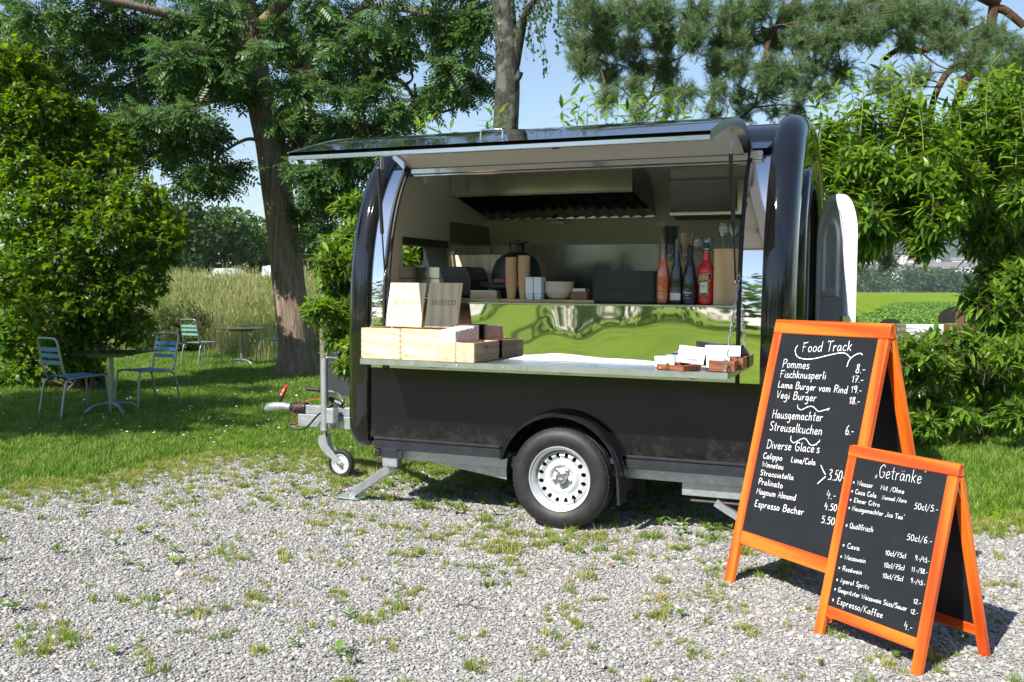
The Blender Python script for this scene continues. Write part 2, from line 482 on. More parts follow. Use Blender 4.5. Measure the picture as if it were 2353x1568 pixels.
ROSE = thinglass('rose_bottle_glass', (0.97, 0.85, 0.78))
APER = pm('red_liquor', (0.62, 0.012, 0.008), 0.08, 0, 0.12, 8, coat=0.5)
DGREEN = pm('dark_green_glass', (0.008, 0.014, 0.006), 0.05, 0, 0.3, 6, coat=0.6)
OLIVEG = pm('brown_green_glass', (0.012, 0.012, 0.005), 0.05, 0, 0.3, 6, coat=0.6)
EGG = pm('green_ceramic', (0.006, 0.022, 0.014), 0.45, 0, 0.3, 40, 0.6, 45)
FLESH = pm('terracotta', (0.25, 0.10, 0.05), 0.7)
GREY = pm('grey_aluminium_tube', (0.30, 0.33, 0.36), 0.36, 0.7, 0.12, 14)
BLUE = pm('blue_slat', (0.03, 0.15, 0.34), 0.38, 0, 0.12, 9)
GREENS = pm('green_slat', (0.14, 0.28, 0.24), 0.38, 0, 0.12, 9)
TABLET = pm('dark_table_top', (0.02, 0.024, 0.026), 0.16, 0, 0.25, 8)
print('part1 ok')
# ------------------------------------------------------------------ hand lettering: one-stroke glyphs (baseline 0, x-height 5, capitals 9)
GL = {
'a':(5.2,'3.8 4.4,2.2 5,0.6 3.8,0.3 1.6,1.4 0.2,3 1.2,3.9 4.2,4 1.4,4.8 0.1'),
'b':(5,'0.4 9.2,0.5 4,0.5 0.4;0.5 3,2 4.9,3.9 4,4 1.4,2.4 0,0.5 0.9'),
'c':(4.4,'3.8 4.2,2.2 5,0.6 3.6,0.5 1.4,2 0.1,3.9 0.9'),
'd':(5.4,'3.9 4.2,2.2 5,0.5 3.4,0.5 1.2,1.8 0.1,3.6 1.4,4.2 4;4.2 9.4,4.2 4,4.3 0.1'),
'e':(4.6,'0.5 2.5,3.6 3,3.2 4.8,1.6 4.8,0.5 3,0.8 0.8,2.2 0.1,4 1.1'),
'f':(4,'3.8 8.4,2.6 9.2,1.6 8,1.5 3,1.5 -0.4;0 4.7,3.4 5'),
'g':(5.2,'3.8 4.3,2.2 5,0.6 3.6,0.6 1.6,2 0.5,3.6 1.8,4 4.5,4 0,3.6 -3,2 -4,0.4 -3.2'),
'h':(5,'0.5 9.3,0.5 4,0.5 0;0.5 3,2 4.8,3.6 4.4,3.8 2,3.9 0'),
'i':(2,'0.8 4.8,0.8 2,1 0;0.8 7,0.95 7.2'),
'k':(4.8,'0.5 9,0.5 4,0.5 0;3.9 5.4,1.8 3.4,0.6 2.8;0.9 3,2.4 1.8,4 0'),
'l':(2.2,'0.8 9.3,0.8 4,1.1 0'),
'm':(7.6,'0.5 5,0.5 2.5,0.5 0;0.5 3.2,1.9 4.9,3.2 4.2,3.4 2,3.4 0;3.4 3.2,4.8 4.9,6.2 4.2,6.4 2,6.5 0'),
'n':(5,'0.5 5,0.5 2.5,0.5 0;0.5 3.2,2 4.9,3.5 4.3,3.8 2,3.8 0'),
'o':(5,'2.2 5,0.6 3.8,0.5 1.4,2 0.1,3.8 1.2,4 3.6,2.4 5,1.6 4.7'),
'p':(5,'0.5 5,0.5 1,0.5 -4;0.5 3.4,2 5,3.8 4,3.9 1.6,2.2 0.2,0.6 1'),
'q':(5,'3.8 4.3,2.2 5,0.6 3.6,0.6 1.6,2 0.2,3.8 1.8;3.8 5,3.9 0,4 -4'),
'r':(4,'0.5 5,0.5 2.5,0.6 0;0.6 2.6,1.6 4.4,3.4 4.9'),
's':(4,'3.4 4.6,1.8 5,0.6 4,1.6 2.8,3.2 1.8,3 0.5,1.6 0,0.3 0.6'),
't':(4,'1.8 8.4,1.7 4,1.8 0.8,3 0.1;0 5.4,3.6 5.6'),
'u':(5.2,'0.5 5,0.4 2,1.4 0.1,3 0.8,3.9 3,3.9 5;3.9 5,4 1.6,4.7 0'),
'v':(4.8,'0.3 5,1.2 2.4,2 0.1;2 0.1,3.2 3,4.2 5.2'),
'w':(7,'0.3 5,1 2.2,1.8 0.1;1.8 0.1,2.6 2.4,3.2 4.2;3.2 4.2,4 1.8,4.8 0.1;4.8 0.1,5.8 3,6.4 5.2'),
'y':(4.8,'0.4 5,1.2 2.4,2.2 0.6;4.2 5,2.4 0.4,0.8 -4'),
'z':(4.6,'!0.4 4.8,3.9 5,0.3 0.2,4.2 0.3;!1 2.5,3.2 2.7'),
'B':(6.4,'0.8 9.2,0.7 4,0.6 0;0.8 8.6,3 9.6,5 8.2,4 5.6,1 5;1 5,4.4 5,5.6 2.8,4 0.4,0.6 0.2'),
'P':(5.8,'0.8 9.2,0.7 4,0.6 0;0.2 8.2,2.4 9.6,5 8.8,5 6.2,3 4.6,0.9 4.4'),
'F':(6.4,'!1 8.6,1 0.2;0.2 9.2,2.4 8.4,5.6 9.2;!0.2 4.8,4 5'),
'T':(6.2,'0 8.4,1 9.4,3.4 8.8,6.4 9.4;3 9,3 4,2.8 0'),
'L':(5.4,'1 9,0.8 4,0.7 0.3;!0.7 0.3,4.8 0.4'),
'R':(6.2,'0.8 9.2,0.7 4,0.6 0;0.2 8.2,2.4 9.6,5 8.8,5 6.2,3 4.8,0.9 4.6;!2.4 4.7,5.6 0'),
'V':(6,'!0.4 9.2,2.6 0.2;!2.6 0.2,5.6 9.4'),
'H':(6.6,'!0.8 9.2,0.6 0;!5.6 9.4,5.4 0;!0.6 4.6,5.6 4.9'),
'S':(5.6,'4.8 8.4,3 9.5,0.9 8.2,1.2 6,4 4.2,4.6 2,3 0.2,0.4 1'),
'D':(6.8,'!0.8 9.2,0.7 0.2;0 9,3 9.2,6 7,6 3,3.6 0.4,0.2 0.1'),
'G':(6.8,'5.6 8,3.6 9.4,1 7.4,0.5 4,2 0.4,4.4 0.2,5.8 2,5.8 4;!3.2 4.2,6.2 4.2'),
'C':(6,'5.2 7.8,3.4 9.4,1 7.4,0.5 4,1.8 0.6,4 0.1,5.6 1.4'),
'W':(8.6,'!0.2 9,1.8 0.2,4 6.6,5.8 0.2,8 9.2'),
'M':(7.6,'!0.4 0,1 9,3.6 3.4,6.2 9,6.8 0'),
'A':(6.2,'!0.2 0,2.8 9.2,5.4 0;!1 3.4,4.8 3.6'),
'E':(5.6,'4.6 8.6,2.4 9.4,0.8 8,1.4 5.4,3.2 5;2.6 5,0.6 3.6,0.6 1.2,2.4 0.1,4.8 1'),
'K':(6,'!0.7 9.2,0.6 0;!5 9.2,0.8 4.4,5.4 0'),
'N':(7,'!0.6 0,0.8 9,5.6 0.2,6 9.2'),
'O':(7,'3.2 9.2,0.8 7.2,0.6 2.6,3 0.1,5.8 2.2,5.8 7,3.4 9.2'),
'Q':(7,'3.2 9.2,0.8 7.2,0.6 2.6,3 0.1,5.8 2.2,5.8 7,3.4 9.2;!3.6 2.4,6 -0.6'),
'I':(2.6,'!1.2 9.2,1 0'),'J':(4.6,'3.4 9,3.4 2,2 0,0.4 1'),
'U':(6.4,'0.7 9,0.6 3,2 0.2,4.4 0.6,5.2 3,5.2 9'),
'Z':(5.6,'!0.4 9,5 9.1,0.4 0.2,5.2 0.2;!1.2 4.6,4.4 4.8'),
'0':(5.4,'2.4 9,0.6 6.6,0.8 2,2.6 0.1,4.4 2.4,4.3 7,2.4 9'),
'1':(3.6,'!0.2 6.4,2.4 9,2.3 0'),'2':(5,'0.5 7.4,2 9,4 7.8,3 4.4,0.4 0.2,4.6 0.4'),
'3':(5,'0.6 8.4,2.6 9.2,4 7.4,1.8 5,4.2 3.4,3.4 0.6,0.4 0.6'),
'4':(5.6,'!1.6 9,0.4 4,4.8 4.2;!3.6 6.4,3.6 0'),
'5':(5,'!4.4 9,1.4 8.8,0.8 5.2;0.8 5.2,3 5.6,4.4 3.6,3.4 0.6,0.4 0.5'),
'6':(5,'3.4 9.2,1.4 7,0.5 3.4,1.6 0.2,3.8 0.8,4.2 3.2,2.4 4.4,0.7 3'),
'7':(5,'!0.4 8.8,4.4 9,1.8 0;!0.8 4.6,4 4.8'),
'8':(5,'2.6 9.2,0.9 7.6,2 5.2,4 3,3.2 0.3,1.2 0.3,0.6 2.4,2.4 4.8,3.9 7.4,2.6 9.2'),
'9':(5,'4 8,2.2 9.2,0.6 7.4,1.6 5,3.6 5.6,4.2 8.4,4 4,3.2 0.2'),
'.':(2,'!0.5 0.1,0.9 0.4'),'-':(3.6,'!0.2 3.2,2.8 3.3'),'/':(4.4,'!0 -1.4,3.8 9.6'),
"'":(1.6,'!1.2 10.4,0.6 7.6'),'*':(4.4,'!0.4 5,3 2;!3 5,0.4 2;!1.7 5.6,1.7 1.4;!0.1 3.5,3.3 3.5'),
'"':(3,'!1 10,0.5 8.4;!2.2 10,1.7 8.4'),'~':(3,'!1 1.4,0.4 -1;!2.2 1.4,1.6 -1'),' ':(3.4,''),
'\u00e4':(5.2,'3.8 4.4,2.2 5,0.6 3.8,0.3 1.6,1.4 0.2,3 1.2,3.9 4.2,4 1.4,4.8 0.1;!1 6.6,1.2 7;!3 6.6,3.2 7'),
'\u00f6':(5,'2.2 5,0.6 3.8,0.5 1.4,2 0.1,3.8 1.2,4 3.6,2.4 5;!1 6.6,1.2 7;!3 6.6,3.2 7'),
'\u00fc':(5.2,'0.5 5,0.4 2,1.4 0.1,3 0.8,3.9 3,3.9 5;3.9 5,4 1.6,4.7 0;!1 6.6,1.2 7;!3 6.6,3.2 7'),
'\u00e9':(4.6,'0.5 2.5,3.6 3,3.2 4.8,1.6 4.8,0.5 3,0.8 0.8,2.2 0.1,4 1.1;!2 6.2,3.4 8'),
'\u00c9':(5.6,'!4.6 9,0.8 9,0.8 0,4.8 0;!0.8 4.6,3.8 4.6;!2 10.4,3.6 12'),
}
# upright serif capitals (double-line stems) for branded wood and print
SF = {
'D':(9,'!1 0,1 9;!2.2 0,2.2 9;!0 9,4.4 9;!0 0,4.4 0;4.4 9,7.4 7.6,8.2 4.5,7.4 1.4,4.4 0;6 8,7 4.5,6 1'),
'U':(9,'!0 9,3.2 9;!1 9,1 3;!2.2 9,2.2 3;1 3,2 0.6,4.6 -0.1,7 1,7.6 3.4;2.2 3,3 1,4.8 0.4;!7.6 3.4,7.6 9;!6.2 9,9 9'),
'N':(9.6,'!0 0,2.6 0;!1.2 0,1.2 9;!0 9,2.2 9;!2.2 9,8 0;!1.2 8.6,6.8 0;!8 0,8 9;!6.6 9,9.4 9'),
'I':(4.4,'!1.2 0,1.2 9;!2.4 0,2.4 9;!0 0,3.6 0;!0 9,3.6 9'),
'C':(8.6,'7.6 6.6,6.6 8.4,4.4 9.2,1.8 8,0.6 4.5,1.8 1,4.4 -0.2,6.6 0.6,7.8 2.4;3 8.4,2 4.5,3 0.8;!7.6 9,7.6 6.2'),
'O':(9.4,'4.4 9.2,1.6 8,0.4 4.5,1.6 1,4.4 -0.2,7.2 1,8.4 4.5,7.2 8,4.4 9.2;3 8.4,1.9 4.5,3 0.6;5.8 8.4,6.9 4.5,5.8 0.6'),
'L':(7,'!1.4 0,1.4 9;!0 9,2.8 9;!0 0,6 0,6.2 2.2'),
'A':(8.4,'!1 0,4 9,7 0;!5.8 0,3.6 7;!2 3.2,6 3.2;!0 0,2.2 0;!5 0,8 0'),
'M':(10.6,'!1 0,1.4 9,5 1,8.4 9,9 0;!7.8 0,7.4 7.6;!0 0,2 0;!7 0,10 0'),
'S':(6.4,'5.2 7.4,3.6 9.2,1 8.2,1.2 5.8,4.6 3.6,5 1.2,3 -0.1,0.6 1.6'),
' ':(4,''),'2':GL['2'],'0':GL['0'],'1':GL['1'],'9':GL['9'],'4':GL['4'],
}
def strokes(text, font=GL):
    """list of polylines in font units, total advance"""
    x = 0; out = []
    for ch in text:
        adv, st = font.get(ch, GL.get(ch, (4, '')))
        for s_ in [q for q in st.split(';') if q]:
            hard = s_[0] == '!'
            pts = [tuple(map(float, p.split())) for p in s_.lstrip('!').split(',')]
            pts = [np.array((a + x, b)) for a, b in pts]
            out.append(pts if hard else catmull(pts, 5))
        x += adv + 0.9
    return out, x - 0.9
def ribbon(mb, P, N_, half, proud):
    """flat stroke on a surface: P 3-D points, N_ surface normals"""
    P = np.array(P); n = len(P)
    if n < 2: return
    Nn = np.array(N_) if np.ndim(N_) == 2 else np.repeat(np.array(N_)[None], n, 0)
    t = np.gradient(P, axis=0); t /= np.linalg.norm(t, axis=1, keepdims=True) + 1e-12
    P[0] -= t[0] * half * 0.7; P[-1] += t[-1] * half * 0.7
    sd = np.cross(t, Nn)
    sd /= np.linalg.norm(sd, axis=1, keepdims=True) + 1e-12
    wv = half * (1 + 0.22 * np.sin(np.arange(n) * 1.3 + P[0].sum() * 40)); wv[0] *= 0.7; wv[-1] *= 0.7
    A = P + sd * wv[:, None] + Nn * proud; B = P - sd * wv[:, None] + Nn * proud
    vs = [p for ab in zip(A, B) for p in ab]
    fs = [(2*i, 2*i+1, 2*i+3, 2*i+2) for i in range(n-1)]
    mb.add(vs, fs)
def text_on(mb, text, O, U, V, width, height, half, nrm, font=GL, proud=0.0006, wob=0.0, unit=9.2):
    """lettering starting at O, along U over width, V = up over capital height"""
    st, adv = strokes(text, font)
    U = np.array(U, float); V = np.array(V, float); O = np.array(O, float)
    for s_ in st:
        P = [O + U * (p[0] / adv * width) + V * (p[1] / unit * height) for p in s_]
        ribbon(mb, P, nrm, half, proud)

# ------------------------------------------------------------------ the two A-boards
def a_board(name, label, fl, fr, topl, stile, rail, thick, lines, curves, half, depth_back):
    fl = np.array([*fl, 0.0]); fr = np.array([*fr, 0.0])
    ex = (fr - fl); Wc = np.linalg.norm(ex); ex /= Wc
    back = np.array([-ex[1], ex[0], 0.0])
    # leaning front plane: solve the top from the pixel of its upper corner
    d = ray(*topl); A = np.stack([back, np.array([0, 0, 1.0]), -d], 1)
    sol = np.linalg.solve(A, CAM - (fl - ex * stile * 0.5)); lean, Ht = sol[0], sol[1]
    root = thing(name, label, 'menu board', tuple((fl + fr) / 2 + back * lean), (0, 0, math.atan2(ex[1], ex[0])))
    Wd = Wc + stile
    L = math.hypot(lean, Ht); ang = math.atan2(lean, Ht)
    out = {}
    for side in (0, 1):
        sg = -1 if side == 0 else 1
        # frame in the board's own space: u along, v up the slope, n outwards
        foot = np.array([0, sg * lean * (1.0 if side == 0 else depth_back), 0.0]); top = np.array([0, sg * 0.012, Ht])
        vv = (top - foot); Lv = np.linalg.norm(vv); vv /= Lv
        uu = np.array([1.0, 0, 0]) * (1 if side == 0 else -1); nn = np.cross(uu, vv)
        def pt(u, v, n): return foot + uu * u + vv * v + nn * n
        def bar(nm, u0, u1, v0, v1, mt, n0=-thick, n1=0.0, bev=0.004):
            mb = MB(); M = Matrix.Identity(4)
            for i, e in enumerate((uu, vv, nn)):
                for r in range(3): M[r][i] = e[r]
            M.translation = foot
            # meshes keep their own axes so that the grain follows the bar
            mb.box((u0, v0, n0), (u1, v1, n1), bev)
            o = mb.build(nm, mt, root); o.matrix_local = M
            return o
        hw = Wd / 2
        bar('leg', -hw, -hw + stile, 0, Lv - rail, ORANGEY)
        bar('leg', hw - stile, hw, 0, Lv - rail, ORANGEY)
        bar('top_rail', -hw - 0.002, hw + 0.002, Lv - rail + 0.001, Lv, ORANGEX)
        vb = out.get('vb', None) or Lv * (0.150 if name == 'large_menu_board' else 0.108)
        bar('bottom_rail', -hw + stile + 0.0005, hw - stile - 0.0005, vb, vb + rail * 0.95, ORANGEX, -thick + 0.003, -0.003)
        p = bar('chalk_panel', -hw + stile - 0.004, hw - stile + 0.004, vb + rail * 0.95 - 0.004, Lv - rail + 0.004, SLATE, -thick * 0.62, -0.007, 0.0)
        if side == 0: out['panel'] = p; out['pt'] = (foot, uu, vv, nn)
    for sx in (-1, 1):
        mb = MB(); xh = sx * (Wd / 2 - 0.012)
        mb.obox((xh, -0.004, Ht - rail - 0.02), (xh, lean * 0.13 * (-1 if sx < 0 else 1) , Ht - rail - 0.10), (0, 0.008, 0), (0.0012, 0, 0))
        o = mb.build('hinge_plate', BOLT, root)
        for k in range(2):
            mb = MB(); mb.lathe([(0.0, 0), (0.006, 0), (0.006, 0.003), (0.0, 0.004)], 8, (sx * (Wd/2 + 0.001), 0.03, 0.12), 'X')
        mb.build('screw', BOLT, root)
    # lettering, measured on the slanted panel
    foot, uu, vv, nn = out['pt']
    Rz = Matrix.Rotation(root.rotation_euler[2], 3, 'Z')
    def toloc(px, py):
        g = lambda a: np.array(Rz @ Vector(a))
        p0 = np.array(root.location) + g(foot + nn * -0.007); n = g(nn)
        h = plane_hit(px, py, p0, n) - np.array(root.location)
        return np.array(Rz.transposed() @ Vector(h))
    for txt, p0, p1, hgt in lines:
        mb = MB()
        a = toloc(*src(*p0)); b = toloc(*src(*p1)); top = toloc(*src(p0[0], p0[1] - hgt))
        # font capitals reach 9.2 of their unit; slope follows the hand
        hv = abs(np.dot(top - a, vv)); U = (b - a); wd = np.linalg.norm(U); U /= wd
        text_on(mb, txt, a, U, vv, wd, hv, half, nn, proud=0.0008)
        mb.build('lettering', CHALK, root)['kind'] = 'stuff'
    for pts, hf in curves:
        mb = MB()
        ribbon(mb, catmull([toloc(*src(*p)) for p in pts], 8), nn, hf, 0.0009)
        mb.build('flourish', CHALK, root)
    return root
ORANGEY = woodmat('orange_stained_stile', (0.50, 0.050, 0.003), (0.82, 0.17, 0.012), 7.0, 0.38, 'Y', False, 0.35, 0.07)
def c7(x, y): return (2850 + x / 1.96, 1230 + y / 1.96)
def c2(x, y): return (2850 + x / 2.24, 1950 + y / 2.24)
def c8(x, y): return (3200 + x / 1.6, 1750 + y / 1.6)
L1 = [('Food Track', c7(700,352), c7(1090,340), 40), ('Pommes', c7(548,470), c7(757,484), 32), ('8.-', c7(1120,514), c7(1197,516), 36),
 ('Fischknusperli', c7(528,550), c7(888,564), 30), ('17.-', c7(1088,586), c7(1182,592), 27),
 ('Lama Burger vom Rind', c7(512,628), c7(1058,676), 27), ('19.-', c7(1082,668), c7(1168,676), 28),
 ('Vegi Burger', c7(500,710), c7(812,738), 30), ('18.-', c7(1068,754), c7(1154,762), 28),
 ('Hausgemachter', c7(467,866), c7(862,894), 34), ('Streuselkuchen', c7(446,962), c7(858,1002), 35), ('6.-', c7(1040,998), c7(1106,1002), 38),
 ("Diverse Glace's", c7(424,1104), c7(838,1142), 34), ('Calippo', c7(396,1184), c7(546,1204), 24), ('Lime/Cola', c7(615,1214), c7(806,1238), 23),
 ('Winnetou', c7(390,1248), c7(555,1272), 21), ('Stracciatella', c7(374,1314), c7(634,1354), 21), ('Pralinato', c7(360,1384), c7(549,1420), 24),
 ('Magnum Almond', c7(344,1460), c7(652,1516), 24), ('Espresso Becher', c2(376,170), c2(816,250), 27),
 ('3.50-', c7(905,1352), c7(1036,1368), 44), ('4.-', c7(890,1500), c7(966,1506), 36), ('4.50', c2(1000,196), c2(1112,216), 28), ('5.50', c2(973,316), c2(1092,340), 30)]
K1 = [([c7(668,300), c7(650,335), c7(665,385), c7(720,405), c7(800,402), c7(900,378), c7(1000,358), c7(1050,365), c7(1085,400)], 0.0022),
      ([c7(1055,465), c7(1066,430), c7(1085,400), c7(1130,368), c7(1165,362), c7(1175,373)], 0.0022),
      ([c7(668,765), c7(672,790), c7(700,803), c7(750,780), c7(790,780), c7(830,815), c7(870,808), c7(918,794)], 0.0020),
      ([c7(918,790), c7(905,810)], 0.002),
      ([c7(618,1010), c7(615,1040), c7(640,1062), c7(690,1036), c7(730,1030), c7(765,1075), c7(800,1080), c7(842,1046)], 0.0020),
      ([c7(843,1038), c7(838,1058)], 0.002),
      ([c7(852,1240), c7(868,1278), c7(886,1310)], 0.0024), ([c7(886,1328), c7(856,1354), c7(825,1382)], 0.0026)]
L2 = [('~Getr\u00e4nke"', c8(480,252), c8(800,302), 52), ('* Wasser', c8(338,300), c8(466,326), 20), ('Mit /Ohne', c8(516,334), c8(666,362), 19),
 ('* Coca Cola', c8(328,356), c8(488,388), 19), ('Normal /Zero', c8(526,396), c8(682,420), 16), ('* Elmer Citro', c8(318,410), c8(510,446), 18),
 ('* Hausgemachter ~Ice Tea"', c8(310,462), c8(668,528), 18), ('50cl/5.-', c8(730,458), c8(884,480), 26),
 ('* Qu\u00f6llfrisch', c8(292,576), c8(468,608), 22), ('50cl/6.-', c8(682,656), c8(846,684), 26),
 ('* Cava', c8(272,702), c8(380,726), 21), ('10cl/75cl', c8(544,752), c8(678,776), 20), ('9.-/45.-', c8(736,784), c8(830,806), 19),
 ('* Weisswein', c8(258,774), c8(420,806), 19), ('10cl/75cl', c8(534,830), c8(668,852), 20), ('11.-/58.-', c8(712,856), c8(816,878), 19),
 ('* Ros\u00e9wein', c8(246,846), c8(396,880), 19), ('10cl/75cl', c8(526,898), c8(660,922), 20), ('9.-/45.-', c8(708,928), c8(802,952), 19),
 ('* Aperol Spritz', c8(232,922), c8(442,974), 19), ('* Gespritzter Weisswein S\u00fcss/Sauer', c8(220,982), c8(684,1112), 19), ('12.-', c8(724,1060), c8(774,1074), 19),
 ('* Espresso/Kaffee', c8(204,1054), c8(528,1158), 26), ('12.-', c8(706,1126), c8(756,1138), 19), ('4.-', c8(664,1228), c8(718,1240), 34)]
a_board('large_menu_board', 'tall orange-framed chalkboard listing food prices, standing behind the smaller board', (1.153,-0.774), (1.676,-1.225), (1787,734),
        0.058, 0.072, 0.030, L1, K1, 0.00165, 1.05)
a_board('small_menu_board', 'smaller orange-framed chalkboard listing drinks, standing in front of the tall board', (1.646,-1.405), (2.034,-1.722), (1957,1022),
        0.045, 0.050, 0.026, L2, [], 0.0010, 1.0)

# ------------------------------------------------------------------ ground
def smooth01(x): x = np.clip(x, 0, 1); return x * x * (3 - 2 * x)
def gz(x, y):
    """height of the land: level yard, a low bank of meadow behind the lawn on the garden side"""
    x = np.asarray(x, float); y = np.asarray(y, float)
    k = smooth01((y - 11.5) / 9.0) * smooth01((-2.0 - x) / 5.0 + 0.1 * y / 10)
    return 1.0 * k * (1 - 0.6 * smooth01((y - 45) / 60))
def edge_x(y):      # border between gravel and lawn, as a function of y
    return -3.95 + 0.45 * np.sin(y * 1.7 + 0.4) * 0.4
def is_gravel(x, y):
    x = np.asarray(x, float); y = np.asarray(y, float)
    wob = 0.16 * np.sin(x * 2.1 + 1.0) + 0.10 * np.sin(x * 5.3 + y * 3.1) + 0.08 * np.sin(y * 7.7 + x)
    ey = np.where(x < -3.3, 1.6, np.where(x < 1.6, 1.7, 1.35)) + wob
    ex = -4.1 + 0.18 * np.sin(y * 1.9) + 0.1 * np.sin(y * 5.1 + x * 3) - np.clip(-0.4 - y, 0, 9) * 0.28
    return (y < ey) & (x > ex) & (y > -8.5) & (x < 9)
def ground_mat():
    m, nt, b = newmat('grassland')
    vec = coords(nt)
    f = noise(nt, vec, 0.35, 8, 0.65); g = noise(nt, vec, 14, 6, 0.7)
    c1 = ramp(nt, f, [(0.3, (0.11, 0.185, 0.013)), (0.5, (0.175, 0.265, 0.020)), (0.72, (0.27, 0.32, 0.034))])
    mx = N(nt, 'ShaderNodeMix', data_type='RGBA', blend_type='MULTIPLY'); mx.inputs['Factor'].default_value = 0.8
    nt.links.new(c1, mx.inputs['A']); nt.links.new(ramp(nt, g, [(0.25, (0.45, 0.42, 0.35)), (0.7, (1.1, 1.1, 1.0))]), mx.inputs['B'])
    nt.links.new(mx.outputs['Result'], b.inputs['Base Color']); b.inputs['Roughness'].default_value = 0.9
    b.inputs['Specular IOR Level'].default_value = 0.02
    bump(nt, b, g, 0.5, 0.03)
    return m
GROUND = ground_mat()
def ground_sheet():
    xs = np.unique(np.concatenate([np.linspace(-40, 30, 71), np.linspace(-3000, -40, 12), np.linspace(30, 3000, 12)]))
    ys = np.unique(np.concatenate([np.linspace(-30, 60, 91), np.linspace(-3000, -30, 12), np.linspace(60, 4000, 16)]))
    mb = MB()
    mb.grid([[(x, y, float(gz(x, y)) - 0.012) for x in xs] for y in ys])
    return tag(mb.build('ground', GROUND, smooth=180), kind='structure')
ground_sheet()
def gravel_mat():
    m, nt, b = newmat('gravel_bed')
    vec = coords(nt)
    vo = N(nt, 'ShaderNodeTexVoronoi'); vo.inputs['Scale'].default_value = 75; nt.links.new(vec, vo.inputs['Vector'])
    sp = N(nt, 'ShaderNodeSeparateColor'); nt.links.new(vo.outputs['Color'], sp.inputs[0])
    c = ramp(nt, sp.outputs[0], [(0, (0.27, 0.265, 0.255)), (0.5, (0.36, 0.355, 0.345)), (1, (0.46, 0.45, 0.42))])
    f = noise(nt, vec, 1.3, 6, 0.7)
    mx = N(nt, 'ShaderNodeMix', data_type='RGBA'); nt.links.new(ramp(nt, f, [(0.45, (0, 0, 0)), (0.75, (0.8,)*3)]), mx.inputs['Factor'])
    nt.links.new(c, mx.inputs['A']); mx.inputs['B'].default_value = (0.20, 0.165, 0.12, 1)
    nt.links.new(mx.outputs['Result'], b.inputs['Base Color']); b.inputs['Roughness'].default_value = 0.9
    b.inputs['Specular IOR Level'].default_value = 0.2
    inv = N(nt, 'ShaderNodeMath', operation='SUBTRACT'); inv.inputs[0].default_value = 1.0; nt.links.new(vo.outputs['Distance'], inv.inputs[1])
    bump(nt, b, inv.outputs[0], 1.0, 0.012)
    return m
def gravel_sheet():
    st = 0.25; mb = MB(); vi = {}
    vs = []; fs = []
    def vid(i, j):
        if (i, j) not in vi: vi[(i, j)] = len(vs); vs.append((i * st, j * st, 0.0))
        return vi[(i, j)]
    for i in range(int(-7 / st), int(9 / st)):
        for j in range(int(-9 / st), int(2.5 / st)):
            if is_gravel((i + .5) * st, (j + .5) * st): fs.append((vid(i, j), vid(i+1, j), vid(i+1, j+1), vid(i, j+1)))
    mb.add(vs, fs)
    return tag(mb.build('gravel_yard', gravel_mat()), kind='structure')
gravel_sheet()
print('part2 ok')
# ------------------------------------------------------------------ the food trailer
YC, ZB, ZT, Z0 = 1.0, 0.455, 2.57, 1.2
XL, XR = -1.38, 1.185          # joints with the end caps
OPL, OPR = -1.275, 1.065       # the serving opening
NP = 2.45
TR = thing('food_trailer', 'glossy black round-roofed food trailer with its serving flap open', 'trailer', (0, 0, 0), (0, TILT, 0))
def prof_z(z):       # outer y of the service side at height z
    if z <= Z0: return 0.0
    k = min((z - Z0) / (ZT - Z0), 1.0)
    return YC - YC * (1 - k ** NP) ** (1 / NP)
def upper(n=40, t0=0.0, t1=math.pi):
    out = []
    for t in np.linspace(t0, t1, n):
        c, s_ = math.cos(t), math.sin(t)
        out.append((YC - YC * math.copysign(abs(c) ** (2 / NP), c), Z0 + (ZT - Z0) * abs(s_) ** (2 / NP)))
    return out
def contour():       # closed outline of the end caps, rounded below
    r = 0.13; P = [(0.0, z) for z in np.linspace(ZB + r, Z0, 6)[:-1]] + upper(56) + [(2 * YC, z) for z in np.linspace(Z0, ZB + r, 6)[1:]]
    P += [(2 * YC - r + r * math.cos(a), ZB + r - r * math.sin(a)) for a in np.linspace(0, math.pi / 2, 7)[1:]]
    P += [(y, ZB) for y in np.linspace(2 * YC - r, r, 8)[1:-1]]
    P += [(r - r * math.sin(a), ZB + r - r * math.cos(a)) for a in np.linspace(0, math.pi / 2, 7)[:-1]]
    return P
CON = contour(); ZCM = (ZB + ZT) / 2
def scaled(n):
    return [(YC + (y - YC) * (1 + n / YC), ZCM + (z - ZCM) * (1 + n / (ZT - ZCM))) for y, z in CON]
CAPSEC = [(0.0, 0.004), (0.003, 0.022), (0.015, 0.038), (0.04, 0.05), (0.07, 0.054), (0.10, 0.05), (0.13, 0.036), (0.155, 0.014), (0.172, -0.018), (0.182, -0.06), (0.185, -0.105), (0.18, -0.14), (0.168, -0.165), (0.155, -0.178), (0.15, -0.19)]
def ray_poly(c, poly, ang):
    d = np.array((math.cos(ang), math.sin(ang))); best = None
    for i in range(len(poly)):
        a = np.array(poly[i]); b = np.array(poly[(i + 1) % len(poly)]); e = b - a
        den = d[0] * e[1] - d[1] * e[0]
        if abs(den) < 1e-9: continue
        t = ((a[0] - c[0]) * e[1] - (a[1] - c[1]) * e[0]) / den; u = ((a[0] - c[0]) * d[1] - (a[1] - c[1]) * d[0]) / den
        if t > 0 and -1e-6 <= u <= 1 + 1e-6 and (best is None or t < best): best = t
    return np.array(c) + d * (best or 0)
def wall_with_hole(mb, outer, hole, xo, n=96):
    c = np.mean(np.array(hole), 0)
    A = [ray_poly(c, outer, 2 * math.pi * k / n) for k in range(n)]
    # corner-true hole: sample by angle plus its own corners
    H = [ray_poly(c, hole, 2 * math.pi * k / n) for k in range(n)]
    mb.grid([[(xo, p[0], p[1]) for p in H], [(xo, p[0], p[1]) for p in A]], closed=True)
